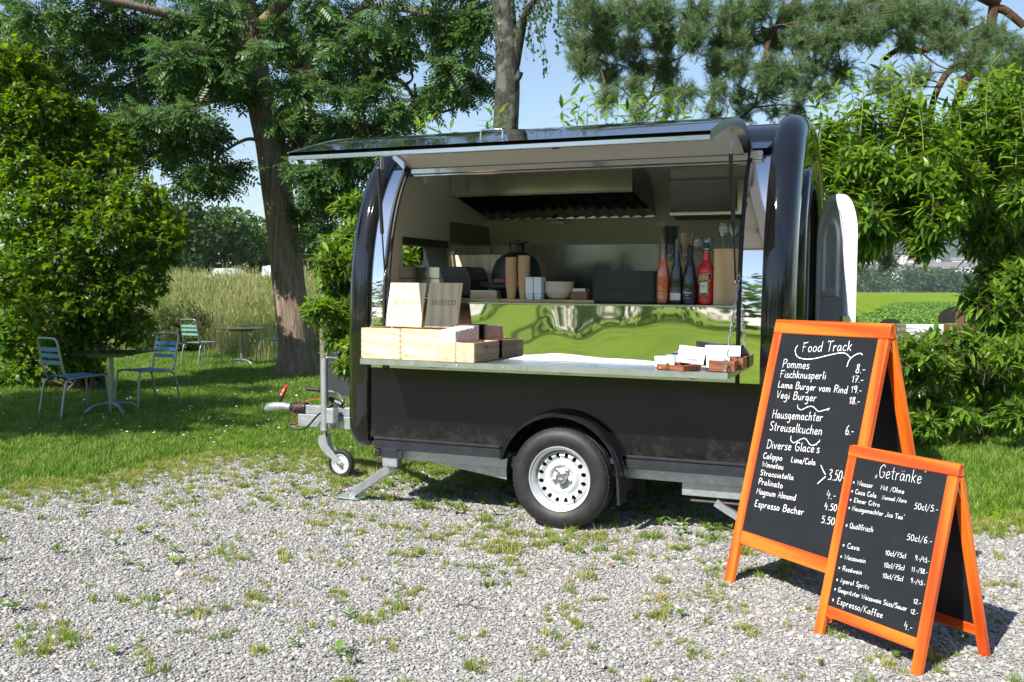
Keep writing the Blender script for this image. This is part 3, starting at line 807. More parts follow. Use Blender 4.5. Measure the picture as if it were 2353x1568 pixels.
def door_outline(y0, y1, z0, z1, r=None, n=20):
    r = r or (y1 - y0) / 2; m = (y0 + y1) / 2
    P = [(y0, z) for z in np.linspace(z0, z1 - r, 8)]
    P += [(m - r * math.cos(a), z1 - r + r * math.sin(a)) for a in np.linspace(0, math.pi, n)[1:-1]]
    P += [(y1, z) for z in np.linspace(z1 - r, z0, 8)] + [(y, z0) for y in np.linspace(y1, y0, 6)[1:-1]]
    return P
DOOR = door_outline(0.70, 1.38, 0.56, 2.17)
WIN = [(0.36, 1.50), (1.06, 1.50), (1.06, 1.80), (0.36, 1.80)]
WIN = [tuple(np.array(WIN[i]) * (1 - t) + np.array(WIN[(i + 1) % 4]) * t) for i in range(4) for t in np.linspace(0, 1, 12, endpoint=False)]
for side in (-1, 1):
    xj = XR if side > 0 else XL
    mb = MB()
    rows = [[(xj + side * o, y, z) for y, z in scaled(n)] for o, n in CAPSEC]
    mb.grid(rows, closed=True, flip=side < 0)
    cap = mb.build('end_cap', BLACK, TR, 60)
    mb = MB(); hole = DOOR if side > 0 else WIN
    wall_with_hole(mb, scaled(-0.19), hole, xj + side * 0.15)
    mb.build('end_wall', BLACK, TR)
    mb = MB(); wall_with_hole(mb, scaled(-0.03), hole, xj + side * -0.0 + (0.05 if side < 0 else 0))
    mb.build('inner_end_wall', WHITEWALL, TR)
    # reveal through the wall
    xi, xo = (XL + 0.048, XL - 0.152) if side < 0 else (XR - 0.002, XR + 0.152)
    mb = MB(); mb.grid([[(xi, y, z) for y, z in hole], [(xo, y, z) for y, z in hole]], closed=True)
    mb.build('window_reveal' if side < 0 else 'door_reveal', PLASTIC if side < 0 else WHITEWALL, TR)
# raised surround round the door
mb = MB(); sec = [(0.0, 0.13), (0.018, 0.125), (0.03, 0.10), (0.034, 0.06), (0.03, 0.02), (0.02, 0.0), (-0.02, -0.012)]
rows = []
for o, n in sec:
    y0, y1, z0, z1 = 0.70 - n, 1.38 + n, 0.56 - n * 0.3, 2.17 + n
    rows.append([(XR + 0.15 + o, y, z) for y, z in door_outline(y0, y1, z0, z1)])
mb.grid(rows, closed=True); mb.build('door_surround', BLACK, TR, 60)
mb = MB(); mb.tube([(XR + 0.175, y, z) for y, z in door_outline(0.70, 1.38, 0.56, 2.17)], 0.011, 6, True); mb.build('door_seal', RUBBER, TR, 180)
# body shell: roof and far side
T_H = None
U = upper(60)
Ush = [(0.30, 2.305)] + [(y, z) for y, z in U if y > 0.31] + [(2 * YC, z) for z in np.linspace(Z0, 0.48, 5)[1:]]
mb = MB(); mb.grid([[(XL, y, z) for y, z in Ush], [(XR, y, z) for y, z in Ush]], flip=True); mb.build('roof_shell', BLACK, TR, 60)
inn = lambda y, z, k=0.035: (YC + (y - YC) * (1 - k / YC), ZCM + (z - ZCM) * (1 - k / (ZT - ZCM)))
Uin = [inn(*p) for p in Ush]
mb = MB(); mb.grid([[(XL + 0.002, y, z) for y, z in Uin], [(XR - 0.002, y, z) for y, z in Uin]]); mb.build('ceiling_lining', WHITEWALL, TR, 60)
# lower service panel with the wheel-arch cut
WX, WZ, RA = 0.0, 0.325, 0.385
xs = sorted(set(list(np.linspace(XL, XR, 24)) + list(np.linspace(WX - RA, WX + RA, 33))))
mb = MB(); ZP = 0.952
def zlow(x): 
    d = abs(x - WX); return max(0.48, WZ + math.sqrt(max(RA * RA - d * d, 0))) if d < RA else 0.48
mb.grid([[(x, 0, zlow(x)) for x in xs], [(x, 0.0, ZP) for x in xs]]); mb.build('side_panel', PANEL, TR)
mb = MB(); an = np.linspace(-0.25, math.pi + 0.25, 30)
mb.grid([[(WX + RA * math.cos(a), 0.0, WZ + RA * math.sin(a)) for a in an], [(WX + RA * math.cos(a), 0.30, WZ + RA * math.sin(a)) for a in an]])
mb.add([(WX - 0.45, 0.3, 0.2), (WX + 0.45, 0.3, 0.2), (WX + 0.45, 0.3, 0.8), (WX - 0.45, 0.3, 0.8)], [(0, 1, 2, 3)])
mb.build('wheel_housing', DARKVOID, TR)
for x0, x1 in ((XL + 0.03, WX - RA - 0.04), (WX + RA + 0.02, XR + 0.02)):
    mb = MB(); mb.box((x0, -0.012, 0.468), (x1, 0.01, 0.486), 0.004); mb.build('lower_bead', DARKALU, TR)
    mb = MB(); mb.box((x0, -0.004, 0.405), (x1, 0.02, 0.467), 0.003); mb.build('skirt_strip', DARKALU, TR)
mb = MB(); mb.box((XL, 0.02, 0.42), (XR, 2 * YC - 0.02, 0.45)); mb.build('floor_pan', DARKVOID, TR)
# fender
FS = [(0.372, 0.0), (0.402, 0.004), (0.415, -0.02), (0.418, -0.06), (0.410, -0.10), (0.392, -0.115), (0.380, -0.112), (0.376, -0.09), (0.374, -0.03)]
an = np.linspace(math.radians(6), math.radians(166), 40)
mb = MB(); mb.grid([[(WX + r * math.cos(a), y, WZ + r * math.sin(a) - 0.0) for r, y in FS] for a in an], closed=False)
mb.build('fender', BLACK, TR, 50)
mb = MB(); mb.box((0.365, -0.10, 0.17), (0.385, 0.06, 0.42), 0.008, Matrix.Translation((0.02, 0, 0)) @ Matrix.Rotation(math.radians(-3), 4, 'Y')); mb.build('mud_flap', RUBBER, TR)
# wheel
WH = bpy.data.objects.new('wheel', None); COL.objects.link(WH); WH.parent = TR; WH.location = (WX, -0.08, WZ - 0.008)
tp = [(0.198, 0.012), (0.215, -0.004), (0.245, -0.012), (0.275, -0.010), (0.296, 0.000), (0.309, 0.014), (0.3165, 0.028), (0.3175, 0.05), (0.313, 0.052), (0.313, 0.06), (0.3190, 0.062), (0.3195, 0.09), (0.314, 0.092), (0.314, 0.10), (0.3190, 0.102), (0.3175, 0.135), (0.309, 0.165), (0.285, 0.178), (0.24, 0.178), (0.20, 0.165)]
mb = MB(); mb.lathe(tp, 72, axis='Y', cap=False)
ty = mb.build('tyre', TYRE, WH, 30)
for k in range(60):      # shoulder blocks
    a = 2 * math.pi * k / 60
    mb = MB(); M = Matrix.Rotation(-a, 4, 'Y') @ Matrix.Translation((0.3085, 0.031, 0))
    if k == 0:
        me0 = MB().box((-0.006, -0.014, -0.0125), (0.0075, 0.014, 0.0125), 0.002).mesh('tread_block'); me0.materials.append(TYRE)
    o = bpy.data.objects.new('tread_block', me0); COL.objects.link(o); o.parent = WH; o.matrix_local = M
# embossed sidewall lettering
RUBL = pm('raised_rubber', (0.05, 0.049, 0.048), 0.3, 0, 0.1, 20)
def arc_text(txt, r, a0, a1, h, half, yface, parent, m):
    st, adv = strokes(txt); mb = MB()
    for s_ in st:
        P = []
        for p in s_:
            a = a0 + (a1 - a0) * p[0] / adv; rr = r + (p[1] / 9.0 - 0.5) * h
            P.append((rr * math.cos(a), yface, rr * math.sin(a)))
        ribbon(mb, P, (0, -1, 0), half, 0.0012)
    return mb.build('sidewall_lettering', m, parent)
arc_text('KENDA Mastertrail 3G', 0.262, math.radians(228), math.radians(140), 0.026, 0.0016, -0.0135, WH, RUBL)
arc_text('185R14C  104/102N', 0.262, math.radians(72), math.radians(12), 0.02, 0.0013, -0.0135, WH, RUBL)
rp = [(0.192, 0.006), (0.200, 0.000), (0.203, 0.008), (0.198, 0.014), (0.188, 0.014), (0.180, 0.022), (0.175, 0.05), (0.171, 0.064)]
mb = MB(); mb.lathe(rp, 64, axis='Y', cap=False)
# disc with round vent holes: a ring of cells, each with its hole cut
nh = 16; r0, r1, rm, rh = 0.115, 0.170, 0.1415, 0.0172
def yd(r): return 0.066 - 0.02 * (1 - abs((r - 0.1425) / 0.028)) if r > 0.112 else 0.066
for k in range(nh):
    ca = 2 * math.pi * (k + 0.5) / nh; da = math.pi / nh; m_ = 16
    inner, outer = [], []
    for j in range(m_):
        t = 2 * math.pi * j / m_
        ir, ia = rm + rh * math.cos(t), ca + rh * 0.82 * math.sin(t) / rm
        sc = 1 / max(abs(math.cos(t)), abs(math.sin(t)))
        orr, oa = rm + (r1 - r0) / 2 * math.cos(t) * sc, ca + da * math.sin(t) * sc
        inner.append((ir * math.cos(ia), yd(ir) - 0.0, ir * math.sin(ia))); outer.append((orr * math.cos(oa), yd(orr), orr * math.sin(oa)))
    back = [(p[0] * 0.99, p[1] + 0.02, p[2] * 0.99) for p in inner]
    mb.grid([outer, inner, back], closed=True)
dp = [(0.115, 0.066), (0.104, 0.060), (0.095, 0.052), (0.088, 0.050), (0.078, 0.052), (0.070, 0.060), (0.064, 0.066), (0.040, 0.066), (0.036, 0.064)]
mb.lathe(dp, 48, axis='Y', cap=False)
mb.build('rim', RIMSILV, WH, 35)
mb = MB(); mb.lathe([(0.0, 0.022), (0.03, 0.022), (0.033, 0.026), (0.034, 0.066)], 28, axis='Y'); hub = mb.build('hub_cap', BOLT, WH, 40)
mb = MB(); mb.lathe([(0.0, 0.11), (0.19, 0.11)], 32, axis='Y'); mb.build('brake_drum', DARKVOID, WH)
mb = MB(); text_on(mb, 'AL-KO', (-0.014, 0.0218, -0.004), (1, 0, 0), (0, 0, 1), 0.028, 0.009, 0.0008, (0, -1, 0)); mb.build('hub_lettering', CHALK, WH)
for k in range(5):
    a = math.radians(90 + 36 + 72 * k)
    mb = MB(); mb.lathe([(0.0, 0.042), (0.0085, 0.042), (0.0095, 0.045), (0.0095, 0.058), (0.013, 0.060), (0.013, 0.067)], 6, (0.054 * math.cos(a), 0, 0.054 * math.sin(a)), 'Y')
    mb.build('wheel_bolt', BOLT, WH)
mb = MB(); mb.tube([(0.085, 0.05, -0.128), (0.089, 0.032, -0.134), (0.094, 0.02, -0.143)], [0.004, 0.005, 0.004], 8); mb.build('valve', RUBBER, WH, 180)
mb = MB(); mb.obox((0, 0.12, WZ - 0.01), (0, 1.9, WZ - 0.01), (0.045, 0, 0), (0, 0, 0.045)); mb.build('axle', GALV, TR)
W2 = copy_tree(WH, TR); W2.location = (WX, 2 * YC + 0.08, WZ - 0.008); W2.rotation_euler = (0, 0, math.pi)
# polished pillars and seals beside the opening, steel strip below it
def pz(z0, z1, n): return np.linspace(z0, z1, n)
for x0, x1, nm in ((XL + 0.001, OPL, 'pillar'), (OPR, XR - 0.001, 'pillar')):
    mb = MB(); zz = pz(ZP, 2.31, 30)
    mb.grid([[(x0, prof_z(z), z), (x1, prof_z(z), z)] for z in zz], flip=True)
    xi = x1 if x0 < 0 else x0
    mb.grid([[(xi, prof_z(z), z), (xi, prof_z(z) + 0.05, z)] for z in zz])
    mb.build(nm, PILLAR, TR, 60)
for x in (OPL + 0.002, OPL + 0.03, OPR - 0.006):
    mb = MB(); zz = pz(ZP + 0.0, 2.30, 30)
    mb.tube([(x, prof_z(z) - 0.006, z) for z in zz], 0.012, 8); mb.build('rubber_seal', RUBBER, TR, 180)
mb = MB(); mb.box((OPL, -0.006, ZP + 0.001), (OPR + 0.0, 0.006, 1.02), 0.002); mb.build('threshold_strip', SATIN, TR)
mb = MB(); mb.box((XL + 0.004, -0.003, ZP + 0.002), (OPL - 0.006, 0.012, 1.0), 0.002); mb.build('threshold_strip', SATIN, TR)
# mirror-polished inner front and the shelf above it
mb = MB()
nx, nz_ = 60, 12
rr = np.random.default_rng(3); 
mb.grid([[(x, 0.010, z) for x in np.linspace(OPL + 0.03, OPR - 0.02, nx)] for z in np.linspace(1.0, 1.39, nz_)])
mb.build('mirror_panel', MIRROR, TR, 180)
mb = MB(); mb.box((OPL + 0.01, 0.004, 1.388), (OPR + 0.05, 0.72, 1.401), 0.003); mb.build('shelf', SATIN, TR)
mb = MB(); mb.box((OPL, 0.70, 0.5), (OPR, 0.72, 1.386)); mb.build('shelf_back', WHITEWALL, TR)
for px, py in ((958, 1271), (2090, 1270), (2388, 1226), (2630, 1229), (2915, 1234)):
    p = onT(*src(1750 + px / 4.706 if px < 2100 else px, 950 + py / 4.706 if px < 2100 else py), Y=0.04)
    mb = MB(); mb.lathe([(0.0, -0.004), (0.004, -0.003), (0.0055, 0.003)], 10, (p[0], 0.009, 1.372), 'Y'); mb.build('screw', CHROME, TR, 60)
# serving counter
CT0, CT1, CY = 1.028, 1.040, -0.385
CXL, CXR = -1.225, 1.07
mb = MB(); mb.box((CXL, CY, CT0), (CXR, -0.008, CT1), 0.0015); sc_ = mb.build('serving_counter', ALU, TR)
mb = MB(); mb.box((CXL - 0.002, CY - 0.006, CT0 - 0.022), (CXL + 1.13, CY + 0.001, CT1 + 0.001), 0.001); mb.build('front_lip', ALU, sc_)
mb = MB(); mb.box((CXL + 1.132, CY - 0.008, CT0 - 0.022), (CXR + 0.001, CY + 0.001, CT1 + 0.002), 0.001); mb.build('front_lip', ALU, sc_)
for x in (CXL, CXR - 0.003):
    mb = MB(); mb.box((x - 0.001, CY + 0.002, CT0 - 0.02), (x + 0.004, -0.01, CT0 + 0.002)); mb.build('side_lip', ALU, sc_)
for x in np.linspace(CXL + 0.06, CXR - 0.1, 8):
    mb = MB(); mb.lathe([(0.0, -0.004), (0.003, -0.003), (0.0045, 0.002)], 8, (x, CY - 0.0075, CT0 - 0.006), 'Y'); mb.build('screw', BOLT, sc_)
for x in (-0.9, 0.0, 0.8):
    mb = MB(); mb.prism([(x, -0.004, 1.02), (x, -0.004, 0.96), (x, -0.30, 1.015), (x, -0.30, 1.022)], (0.02, 0, 0)); mb.build('counter_bracket', SATIN, sc_)
# flap
HY, HZ = 0.30, 2.315
phi = math.radians(-72.0)
cp = [(prof_z(z), z) for z in np.linspace(2.305, 0.952, 30)]
def opened(y, z, off=0.0):
    dy, dz = y - HY, z - HZ
    return (HY + dy * math.cos(phi) - dz * math.sin(phi), HZ + dy * math.sin(phi) + dz * math.cos(phi))
op = [opened(y, z) for y, z in cp]
# place the front edge where the photograph has it
ey, ez = op[-1]; tgt = (-1.06, 2.215)
a_now, a_t = math.atan2(ez - HZ, ey - HY), math.atan2(tgt[1] - HZ, tgt[0] - HY); rot = a_t - a_now; scl_ = math.hypot(tgt[0] - HY, tgt[1] - HZ) / math.hypot(ey - HY, ez - HZ)
op = [(HY + ((y - HY) * math.cos(rot) - (z - HZ) * math.sin(rot)) * scl_, HZ + ((y - HY) * math.sin(rot) + (z - HZ) * math.cos(rot)) * scl_) for y, z in op]
def normals(P):
    out = []
    for i in range(len(P)):
        a = np.array(P[max(i - 1, 0)]); b = np.array(P[min(i + 1, len(P) - 1)]); t = (b - a) / np.linalg.norm(b - a); out.append((t[1], -t[0]))
    return out
on_ = normals(op)
if np.mean([n[1] for n in on_]) < 0: on_ = [(-n[0], -n[1]) for n in on_]
FL, FR = OPL - 0.005, OPR + 0.02
fl_ = bpy.data.objects.new('serving_flap', None); COL.objects.link(fl_); fl_.parent = TR
th = 0.028
mb = MB(); mb.grid([[(FL, y + n[0] * th, z + n[1] * th), (FR, y + n[0] * th, z + n[1] * th)] for (y, z), n in zip(op, on_)]); mb.build('outer_skin', BLACK, fl_, 60)
mb = MB(); mb.grid([[(FL + 0.012, y, z), (FR - 0.012, y, z)] for (y, z), n in zip(op, on_)], flip=True); mb.build('flap_lining', FLAPLIN, fl_, 60)
for x in (FL, FR):
    sgn = 1 if x == FL else -1
    mb = MB(); mb.grid([[(x, y + n[0] * (th + 0.002), z + n[1] * (th + 0.002)), (x, y - n[0] * 0.016, z - n[1] * 0.016), (x + sgn * 0.055, y - n[0] * 0.016, z - n[1] * 0.016), (x + sgn * 0.058, y, z)] for (y, z), n in zip(op, on_)])
    mb.build('edge_trim', SATIN, fl_, 40)
y, z = op[-1]; mb = MB(); mb.box((FL, y - 0.006, z - 0.016), (FR - 0.001, y + 0.02, z + 0.010), 0.003); mb.build('front_trim', SATIN, fl_)
xm = -0.10
mb = MB(); mb.grid([[(xm - 0.02, yy - n[0] * 0.02, zz - n[1] * 0.02), (xm + 0.02, yy - n[0] * 0.02, zz - n[1] * 0.02), (xm + 0.03, yy, zz)] for (yy, zz), n in list(zip(op, on_))[4:24]]); mb.build('rib', PLASTIC, fl_, 60)
pl = onT(1104, 335, Y=op[-1][0] - 0.02); hx = pl[0]
mb = MB(); yb, zb = op[-3]; n = on_[-3]
hp = [(hx - 0.062, yb + n[0] * th, zb + n[1] * th), (hx - 0.062, yb - 0.004, zb + 0.072), (hx - 0.055, yb - 0.006, zb + 0.078), (hx + 0.055, yb - 0.006, zb + 0.078), (hx + 0.062, yb - 0.004, zb + 0.072), (hx + 0.062, yb + n[0] * th, zb + n[1] * th)]
mb.tube(hp, 0.0065, 8); mb.build('grab_handle', CHROME, fl_, 60)
for x in (OPL + 0.05, OPR - 0.05):
    i = 8; yb, zb = op[i]
    mb = MB(); mb.box((x - 0.004, yb - 0.02, zb - 0.15), (x + 0.004, yb + 0.02, zb + 0.0), 0.002); mb.build('strut_bracket', SATIN, fl_)
    yb2, zb2 = op[20]
    mb = MB(); mb.box((x - 0.004, yb2 - 0.015, zb2 - 0.075), (x + 0.004, yb2 + 0.015, zb2 + 0.0), 0.002); mb.build('latch_bracket', SATIN, fl_)
mb = MB(); mb.box((OPL - 0.02, HY - 0.012, HZ - 0.05), (OPR + 0.03, HY + 0.03, HZ - 0.012), 0.004); mb.build('hinge_rail', SATIN, TR)
mb = MB(); mb.box((OPL - 0.02, HY - 0.004, HZ - 0.066), (OPR + 0.02, HY + 0.05, HZ - 0.052), 0.003); mb.build('header_strip', SATIN, TR)
mb = MB(); mb.prism([(OPR - 0.01, HY - 0.03, HZ + 0.02), (OPR + 0.10, HY - 0.03, HZ + 0.02), (OPR + 0.12, HY + 0.02, HZ + 0.06), (OPR - 0.01, HY + 0.02, HZ + 0.06)], (0, 0.04, 0.01)); mb.build('hinge_gutter', SATIN, TR)
mb = MB(); mb.box((OPR + 0.0, HY - 0.05, HZ - 0.045), (OPR + 0.075, HY - 0.02, HZ + 0.005), 0.006); mb.build('hinge_end_block', SATIN, TR)
# gas struts
for x, pt, pm_, pb in ((OPR - 0.05, (1690, 345), (1690, 485), (1687, 600)), (OPL + 0.02, (897, 400), (894, 510), (893, 612))):
    a = np.array((x, op[8][0], op[8][1] - 0.14)); b = np.array((x + (0.02 if x > 0 else -0.02), prof_z(1.52) + 0.0, 1.54))
    m_ = a * 0.42 + b * 0.58
    mb = MB(); mb.tube([a, m_], 0.0125, 12); st_ = mb.build('gas_strut', PLASTIC, TR, 40)
    mb = MB(); mb.tube([m_, b], 0.0055, 8); mb.build('rod', PLASTIC, st_, 60)
    for q in (a, b):
        mb = MB(); mb.lathe([(0.0, -0.011), (0.008, -0.008), (0.011, 0), (0.008, 0.008), (0.0, 0.011)], 10, q); mb.build('ball_joint', CHROME, st_, 180)
# chains
def link_mesh():
    P = [(0.0075 * math.cos(a), 0, (0.012 if math.sin(a) > 0 else -0.012) + 0.0075 * math.sin(a)) for a in np.linspace(0, 2 * math.pi, 12, endpoint=False)]
    return MB().tube(P, 0.0024, 5, True).mesh('link')
LK = link_mesh(); LK.materials.append(CHROME); LK.polygons.foreach_set('use_smooth', [True] * len(LK.polygons))
def chain(p0, p1, sag=0.0):
    c = bpy.data.objects.new('chain', None); COL.objects.link(c); c.parent = TR
    p0 = Vector(p0); p1 = Vector(p1); L = (p1 - p0).length; n = int(L / 0.0335)
    q = (p1 - p0).to_track_quat('Z', 'Y')
    for i in range(n):
        t = (i + 0.5) / n; o = bpy.data.objects.new('link', LK); COL.objects.link(o); o.parent = c
        o.location = p0.lerp(p1, t) + Vector((0, 0, -sag * 4 * t * (1 - t))); o.rotation_euler = (q @ Euler((0, 0, (i % 2) * math.pi / 2)).to_quaternion()).to_euler()
        o.scale = (1, 1, 1)
    return c
c1a = onT(1667, 838, Y=CY + 0.012); c1b = onT(1697, 612, Y=prof_z(1.55) + 0.0)
chain((1.052, CY + 0.015, CT1 + 0.01), (1.058, 0.015, 1.60))
chain((-1.215, CY + 0.02, CT1 + 0.01), (-1.262, 0.015, 1.62))
mb = MB(); mb.tube([(1.052 + 0.011 * math.cos(a), CY + 0.006, CT1 + 0.045 + 0.03 * math.sin(a)) for a in np.linspace(0, 2 * math.pi, 14, endpoint=False)], 0.0035, 6, True); mb.build('snap_hook', CHROME, TR, 180)
# kitchen inside
YB = 1.90
mb = MB(); mb.box((XL + 0.06, YB - 0.004, 0.5), (onT(1513, 600, Y=YB)[0], YB, 2.12)); mb.build('splashback', STEEL, TR)
mb = MB(); mb.box((XL + 0.0505, 1.10, 0.5), (XL + 0.054, YB - 0.006, 2.0)); mb.build('side_splashback', STEEL, TR)
mb = MB(); mb.box((onT(1513, 600, Y=YB)[0] + 0.001, YB - 0.003, 0.5), (XR - 0.003, YB, 2.0)); mb.build('back_wall', WHITEWALL, TR)
hd = bpy.data.objects.new('extractor_hood', None); COL.objects.link(hd); hd.parent = TR
HF = 1.10; hxl = XL + 0.056; hxr = onT(1447, 437, Y=HF)[0]; hzb = onT(1447, 437, Y=HF)[2]; hzt = onT(1447, 383, Y=HF)[2]
hxb = onT(1500, 497, Y=1.78)[0]; hzk = onT(1500, 497, Y=1.78)[2]
mb = MB(); mb.prism([(hxl, HF, hzb), (hxl, HF, hzt + 0.1), (hxl, 1.5, hzt + 0.22), (hxl, 1.78, hzk), (hxl, 1.76, hzk - 0.0), (hxl, HF + 0.02, hzb - 0.0)], (hxr - hxl, 0, 0)); 
mb = MB(); mb.box((hxl, HF, hzb), (hxr, HF + 0.015, hzt + 0.08), 0.002); mb.build('fascia', HOODM, hd)
mb = MB(); mb.box((hxl, HF - 0.004, hzb - 0.014), (hxr, HF + 0.03, hzb), 0.002); mb.build('fascia_lip', SATIN, hd)
mb = MB(); mb.add([(hxr, HF, hzb), (hxr, HF, hzt + 0.08), (hxr, 1.80, hzt - 0.05), (hxr, 1.80, hzk)], [(0, 1, 2, 3)]); mb.build('side_panel', STEEL, hd)
mb = MB(); mb.add([(hxl, HF + 0.03, hzb + 0.06), (hxr - 0.002, HF + 0.03, hzb + 0.06), (hxr - 0.002, 1.78, hzk + 0.06), (hxl, 1.78, hzk + 0.06)], [(0, 1, 2, 3)]); mb.build('filter_back', DARKVOID, hd)
nf = 15
for k in range(nf):
    x = hxl + 0.03 + (hxr - hxl - 0.06) * (k + 0.5) / nf
    mb = MB(); mb.obox((x, HF + 0.04, hzb - 0.004), (x, 1.77, hzk + 0.004), (0.026, 0, 0.010), (0, 0, 0.004)); mb.build('baffle', STEEL, hd)
mb = MB(); mb.box((hxl, 1.77, hzk - 0.012), (hxr, 1.80, hzk + 0.01), 0.003); mb.build('grease_channel', SATIN, hd)
lx = onT(1278, 513, Y=1.78)
mb = MB(); mb.box((lx[0] - 0.065, 1.74, lx[2] - 0.014), (lx[0] + 0.065, 1.79, lx[2] + 0.014), 0.004); mb.build('lamp_strip', WHITEP, hd)
# wall cabinet
cb = bpy.data.objects.new('wall_cabinet', None); COL.objects.link(cb); cb.parent = TR
CYF = 1.55
a = onT(1533, 390, Y=CYF); b = onT(1535, 497, Y=CYF); cxl, czt, czb = a[0], a[2], b[2]
mb = MB(); mb.box((cxl, CYF, czb), (XR - 0.01, YB - 0.01, czt), 0.004); mb.build('carcass', HOODM, cb)
mb = MB(); mb.box((cxl + 0.015, CYF - 0.012, czb + 0.02), (cxl + 0.50, CYF - 0.001, czt - 0.10), 0.003); cdo = mb.build('cabinet_door', MIRROR2, cb)
cdo.matrix_local = Matrix.Translation((0, CYF, czt - 0.10)) @ Matrix.Rotation(math.radians(-9), 4, 'X') @ Matrix.Translation((0, -CYF - 0.002, -czt + 0.10)) @ Matrix.Translation((0, 0, 0))
mb = MB(); mb.box((cxl + 0.005, CYF - 0.006, czt - 0.095), (XR - 0.02, CYF - 0.001, czt - 0.065), 0.002); mb.build('rail', SATIN, cb)
mb = MB(); mb.tube([(cxl + 0.04 + 0.012 * math.cos(q), CYF - 0.016, (czb + czt) / 2 - 0.06 + (0.025 if math.sin(q) > 0 else -0.025) + 0.012 * math.sin(q)) for q in np.linspace(0, 2 * math.pi, 16, endpoint=False)], 0.003, 6, True); mb.build('finger_pull', CHROME, cb, 180)
mb = MB(); mb.box((cxl + 0.04, CYF + 0.02, czb - 0.03), (XR - 0.02, CYF + 0.04, czb - 0.002), 0.002); mb.build('hanging_rail', DARKALU, cb)
for py in (475, 508):
    p = onT(1513, py, Y=YB - 0.06)
    mb = MB(); mb.box((p[0] - 0.042, YB - 0.06, p[2] - 0.046), (p[0] + 0.042, YB - 0.004, p[2] + 0.046), 0.006); so = mb.build('socket_outlet', WHITEP, TR)
    mb = MB(); mb.lathe([(0.0, -0.002), (0.024, -0.002), (0.028, 0.004)], 20, (p[0], YB - 0.062, p[2]), 'Y'); mb.build('socket_face', WHITEP, so, 40)
mb = MB(); mb.box((p[0] - 0.02, YB - 0.02, 1.4), (p[0] + 0.02, YB - 0.004, p[2] - 0.046), 0.003); mb.build('cable_duct', WHITEP, TR)
p = onT(978, 408, X=XL + 0.06)
mb = MB(); mb.box((XL + 0.051, p[1] - 0.06, p[2] - 0.05), (XL + 0.08, p[1] + 0.08, p[2] + 0.05), 0.006); mb.build('switch_box', WHITEP, TR)
p = onT(1037, 582, X=XL + 0.09)
mb = MB(); mb.tube([(XL + 0.055, p[1], p[2]), (XL + 0.10, p[1], p[2])], 0.008, 8); mb.tube([(XL + 0.10, p[1] - 0.03, p[2]), (XL + 0.10, p[1] + 0.03, p[2])], 0.018, 10); mb.build('window_latch', WHITEP, TR, 40)
mb = MB(); mb.box((XL + 0.045, 0.35, 1.79), (XL + 0.06, 1.07, 1.845), 0.003); mb.build('blind_roll', PLASTIC, TR)
print('cap', hxr, hzb, hzt, cxl, czt, czb)
# open door leaf at the far end
dh = (XR + 0.19, 1.42); dw, thd = 0.60, math.radians(24)
DL = bpy.data.objects.new('door', None); COL.objects.link(DL); DL.parent = TR; DL.location = (dh[0], dh[1], 0); DL.rotation_euler = (0, 0, thd - math.pi / 2)
def dl(y0, y1, z0, z1): return door_outline(y0, y1, z0, z1, n=24)
# leaf in its own frame: x = along leaf from hinge, y = thickness (visible inside face towards +... )
def leafring(mb, rows, flip=False): mb.grid(rows, closed=True, flip=flip)
o1 = dl(0, dw, 0.60, 2.13)
mb = MB(); mb.prism([(x, 0.0, z) for x, z in o1], (0, 0.035, 0)); mb.build('door_leaf', WHITEP, DL)
secd = [(0.0, -0.001), (0.004, -0.02), (0.03, -0.034), (0.07, -0.034), (0.09, -0.022)]
mb = MB(); leafring(mb, [[(x, yy, z) for x, z in dl(i, dw - i, 0.60 + i, 2.13 - i)] for i, yy in secd])
last = dl(0.09, dw - 0.09, 0.69, 2.04); mb.add([(x, -0.022, z) for x, z in last], [tuple(range(len(last)))]); DWHT = pm('door_gelcoat', (0.86, 0.88, 0.90), 0.25, 0, 0.02, 5)
mb.build('inner_lining', DWHT, DL, 40)
mb = MB(); leafring(mb, [[(x, yy, z) for x, z in dl(i, dw - i, 1.30 + i, 2.12 - i)] for i, yy in ((0.15, -0.022), (0.155, -0.04), (0.175, -0.045), (0.195, -0.04), (0.20, -0.022))]); mb.build('window_moulding', DWHT, DL, 40)
mb = MB(); ow = dl(0.19, dw - 0.19, 1.49, 1.93); mb.add([(x, -0.026, z) for x, z in ow], [tuple(range(len(ow)))]); mb.build('window_pane', pm('frosted_pane', (0.70, 0.75, 0.78), 0.25, 0, 0.05, 6), DL)
mb = MB(); mb.box((dw - 0.03, -0.06, 1.22), (dw + 0.02, -0.005, 1.33), 0.005); mb.build('door_lock', SATIN, DL)
for z in (1.72, 0.9):
    mb = MB(); mb.box((-0.045, -0.02, z - 0.04), (0.03, 0.005, z + 0.04), 0.004); mb.build('door_hinge', WHITEP, DL)
# chassis and drawbar (level with the body)
for y in (0.10, 1.90):
    mb = MB(); mb.box((XL + 0.02, y - 0.02, 0.33), (XR + 0.02, y + 0.02, 0.412), 0.004); mb.build('chassis_rail', GALV, TR)
mb = MB(); mb.prism([(-1.18, 0.155, 0.335), (-0.42, 0.155, 0.335), (-0.42, 0.155, 0.235), (-0.50, 0.155, 0.245)], (0, 0.05, 0)); mb.build('axle_bracket', GALV, TR)
mb = MB(); mb.box((-0.44, 0.15, 0.265), (-0.40, 0.21, 0.32), 0.003); mb.build('jack_socket', GALV, TR)
mb = MB(); mb.box((0.72, 0.12, 0.245), (1.25, 0.18, 0.325), 0.003); mb.build('steady_box', GALV, TR)
mb = MB(); mb.tube([(0.78, 0.10, 0.222), (1.2, 0.10, 0.222)], 0.009, 8); mb.build('steady_spindle', pm('rusty_spindle', (0.06, 0.045, 0.035), 0.6, 0.6), TR, 40)
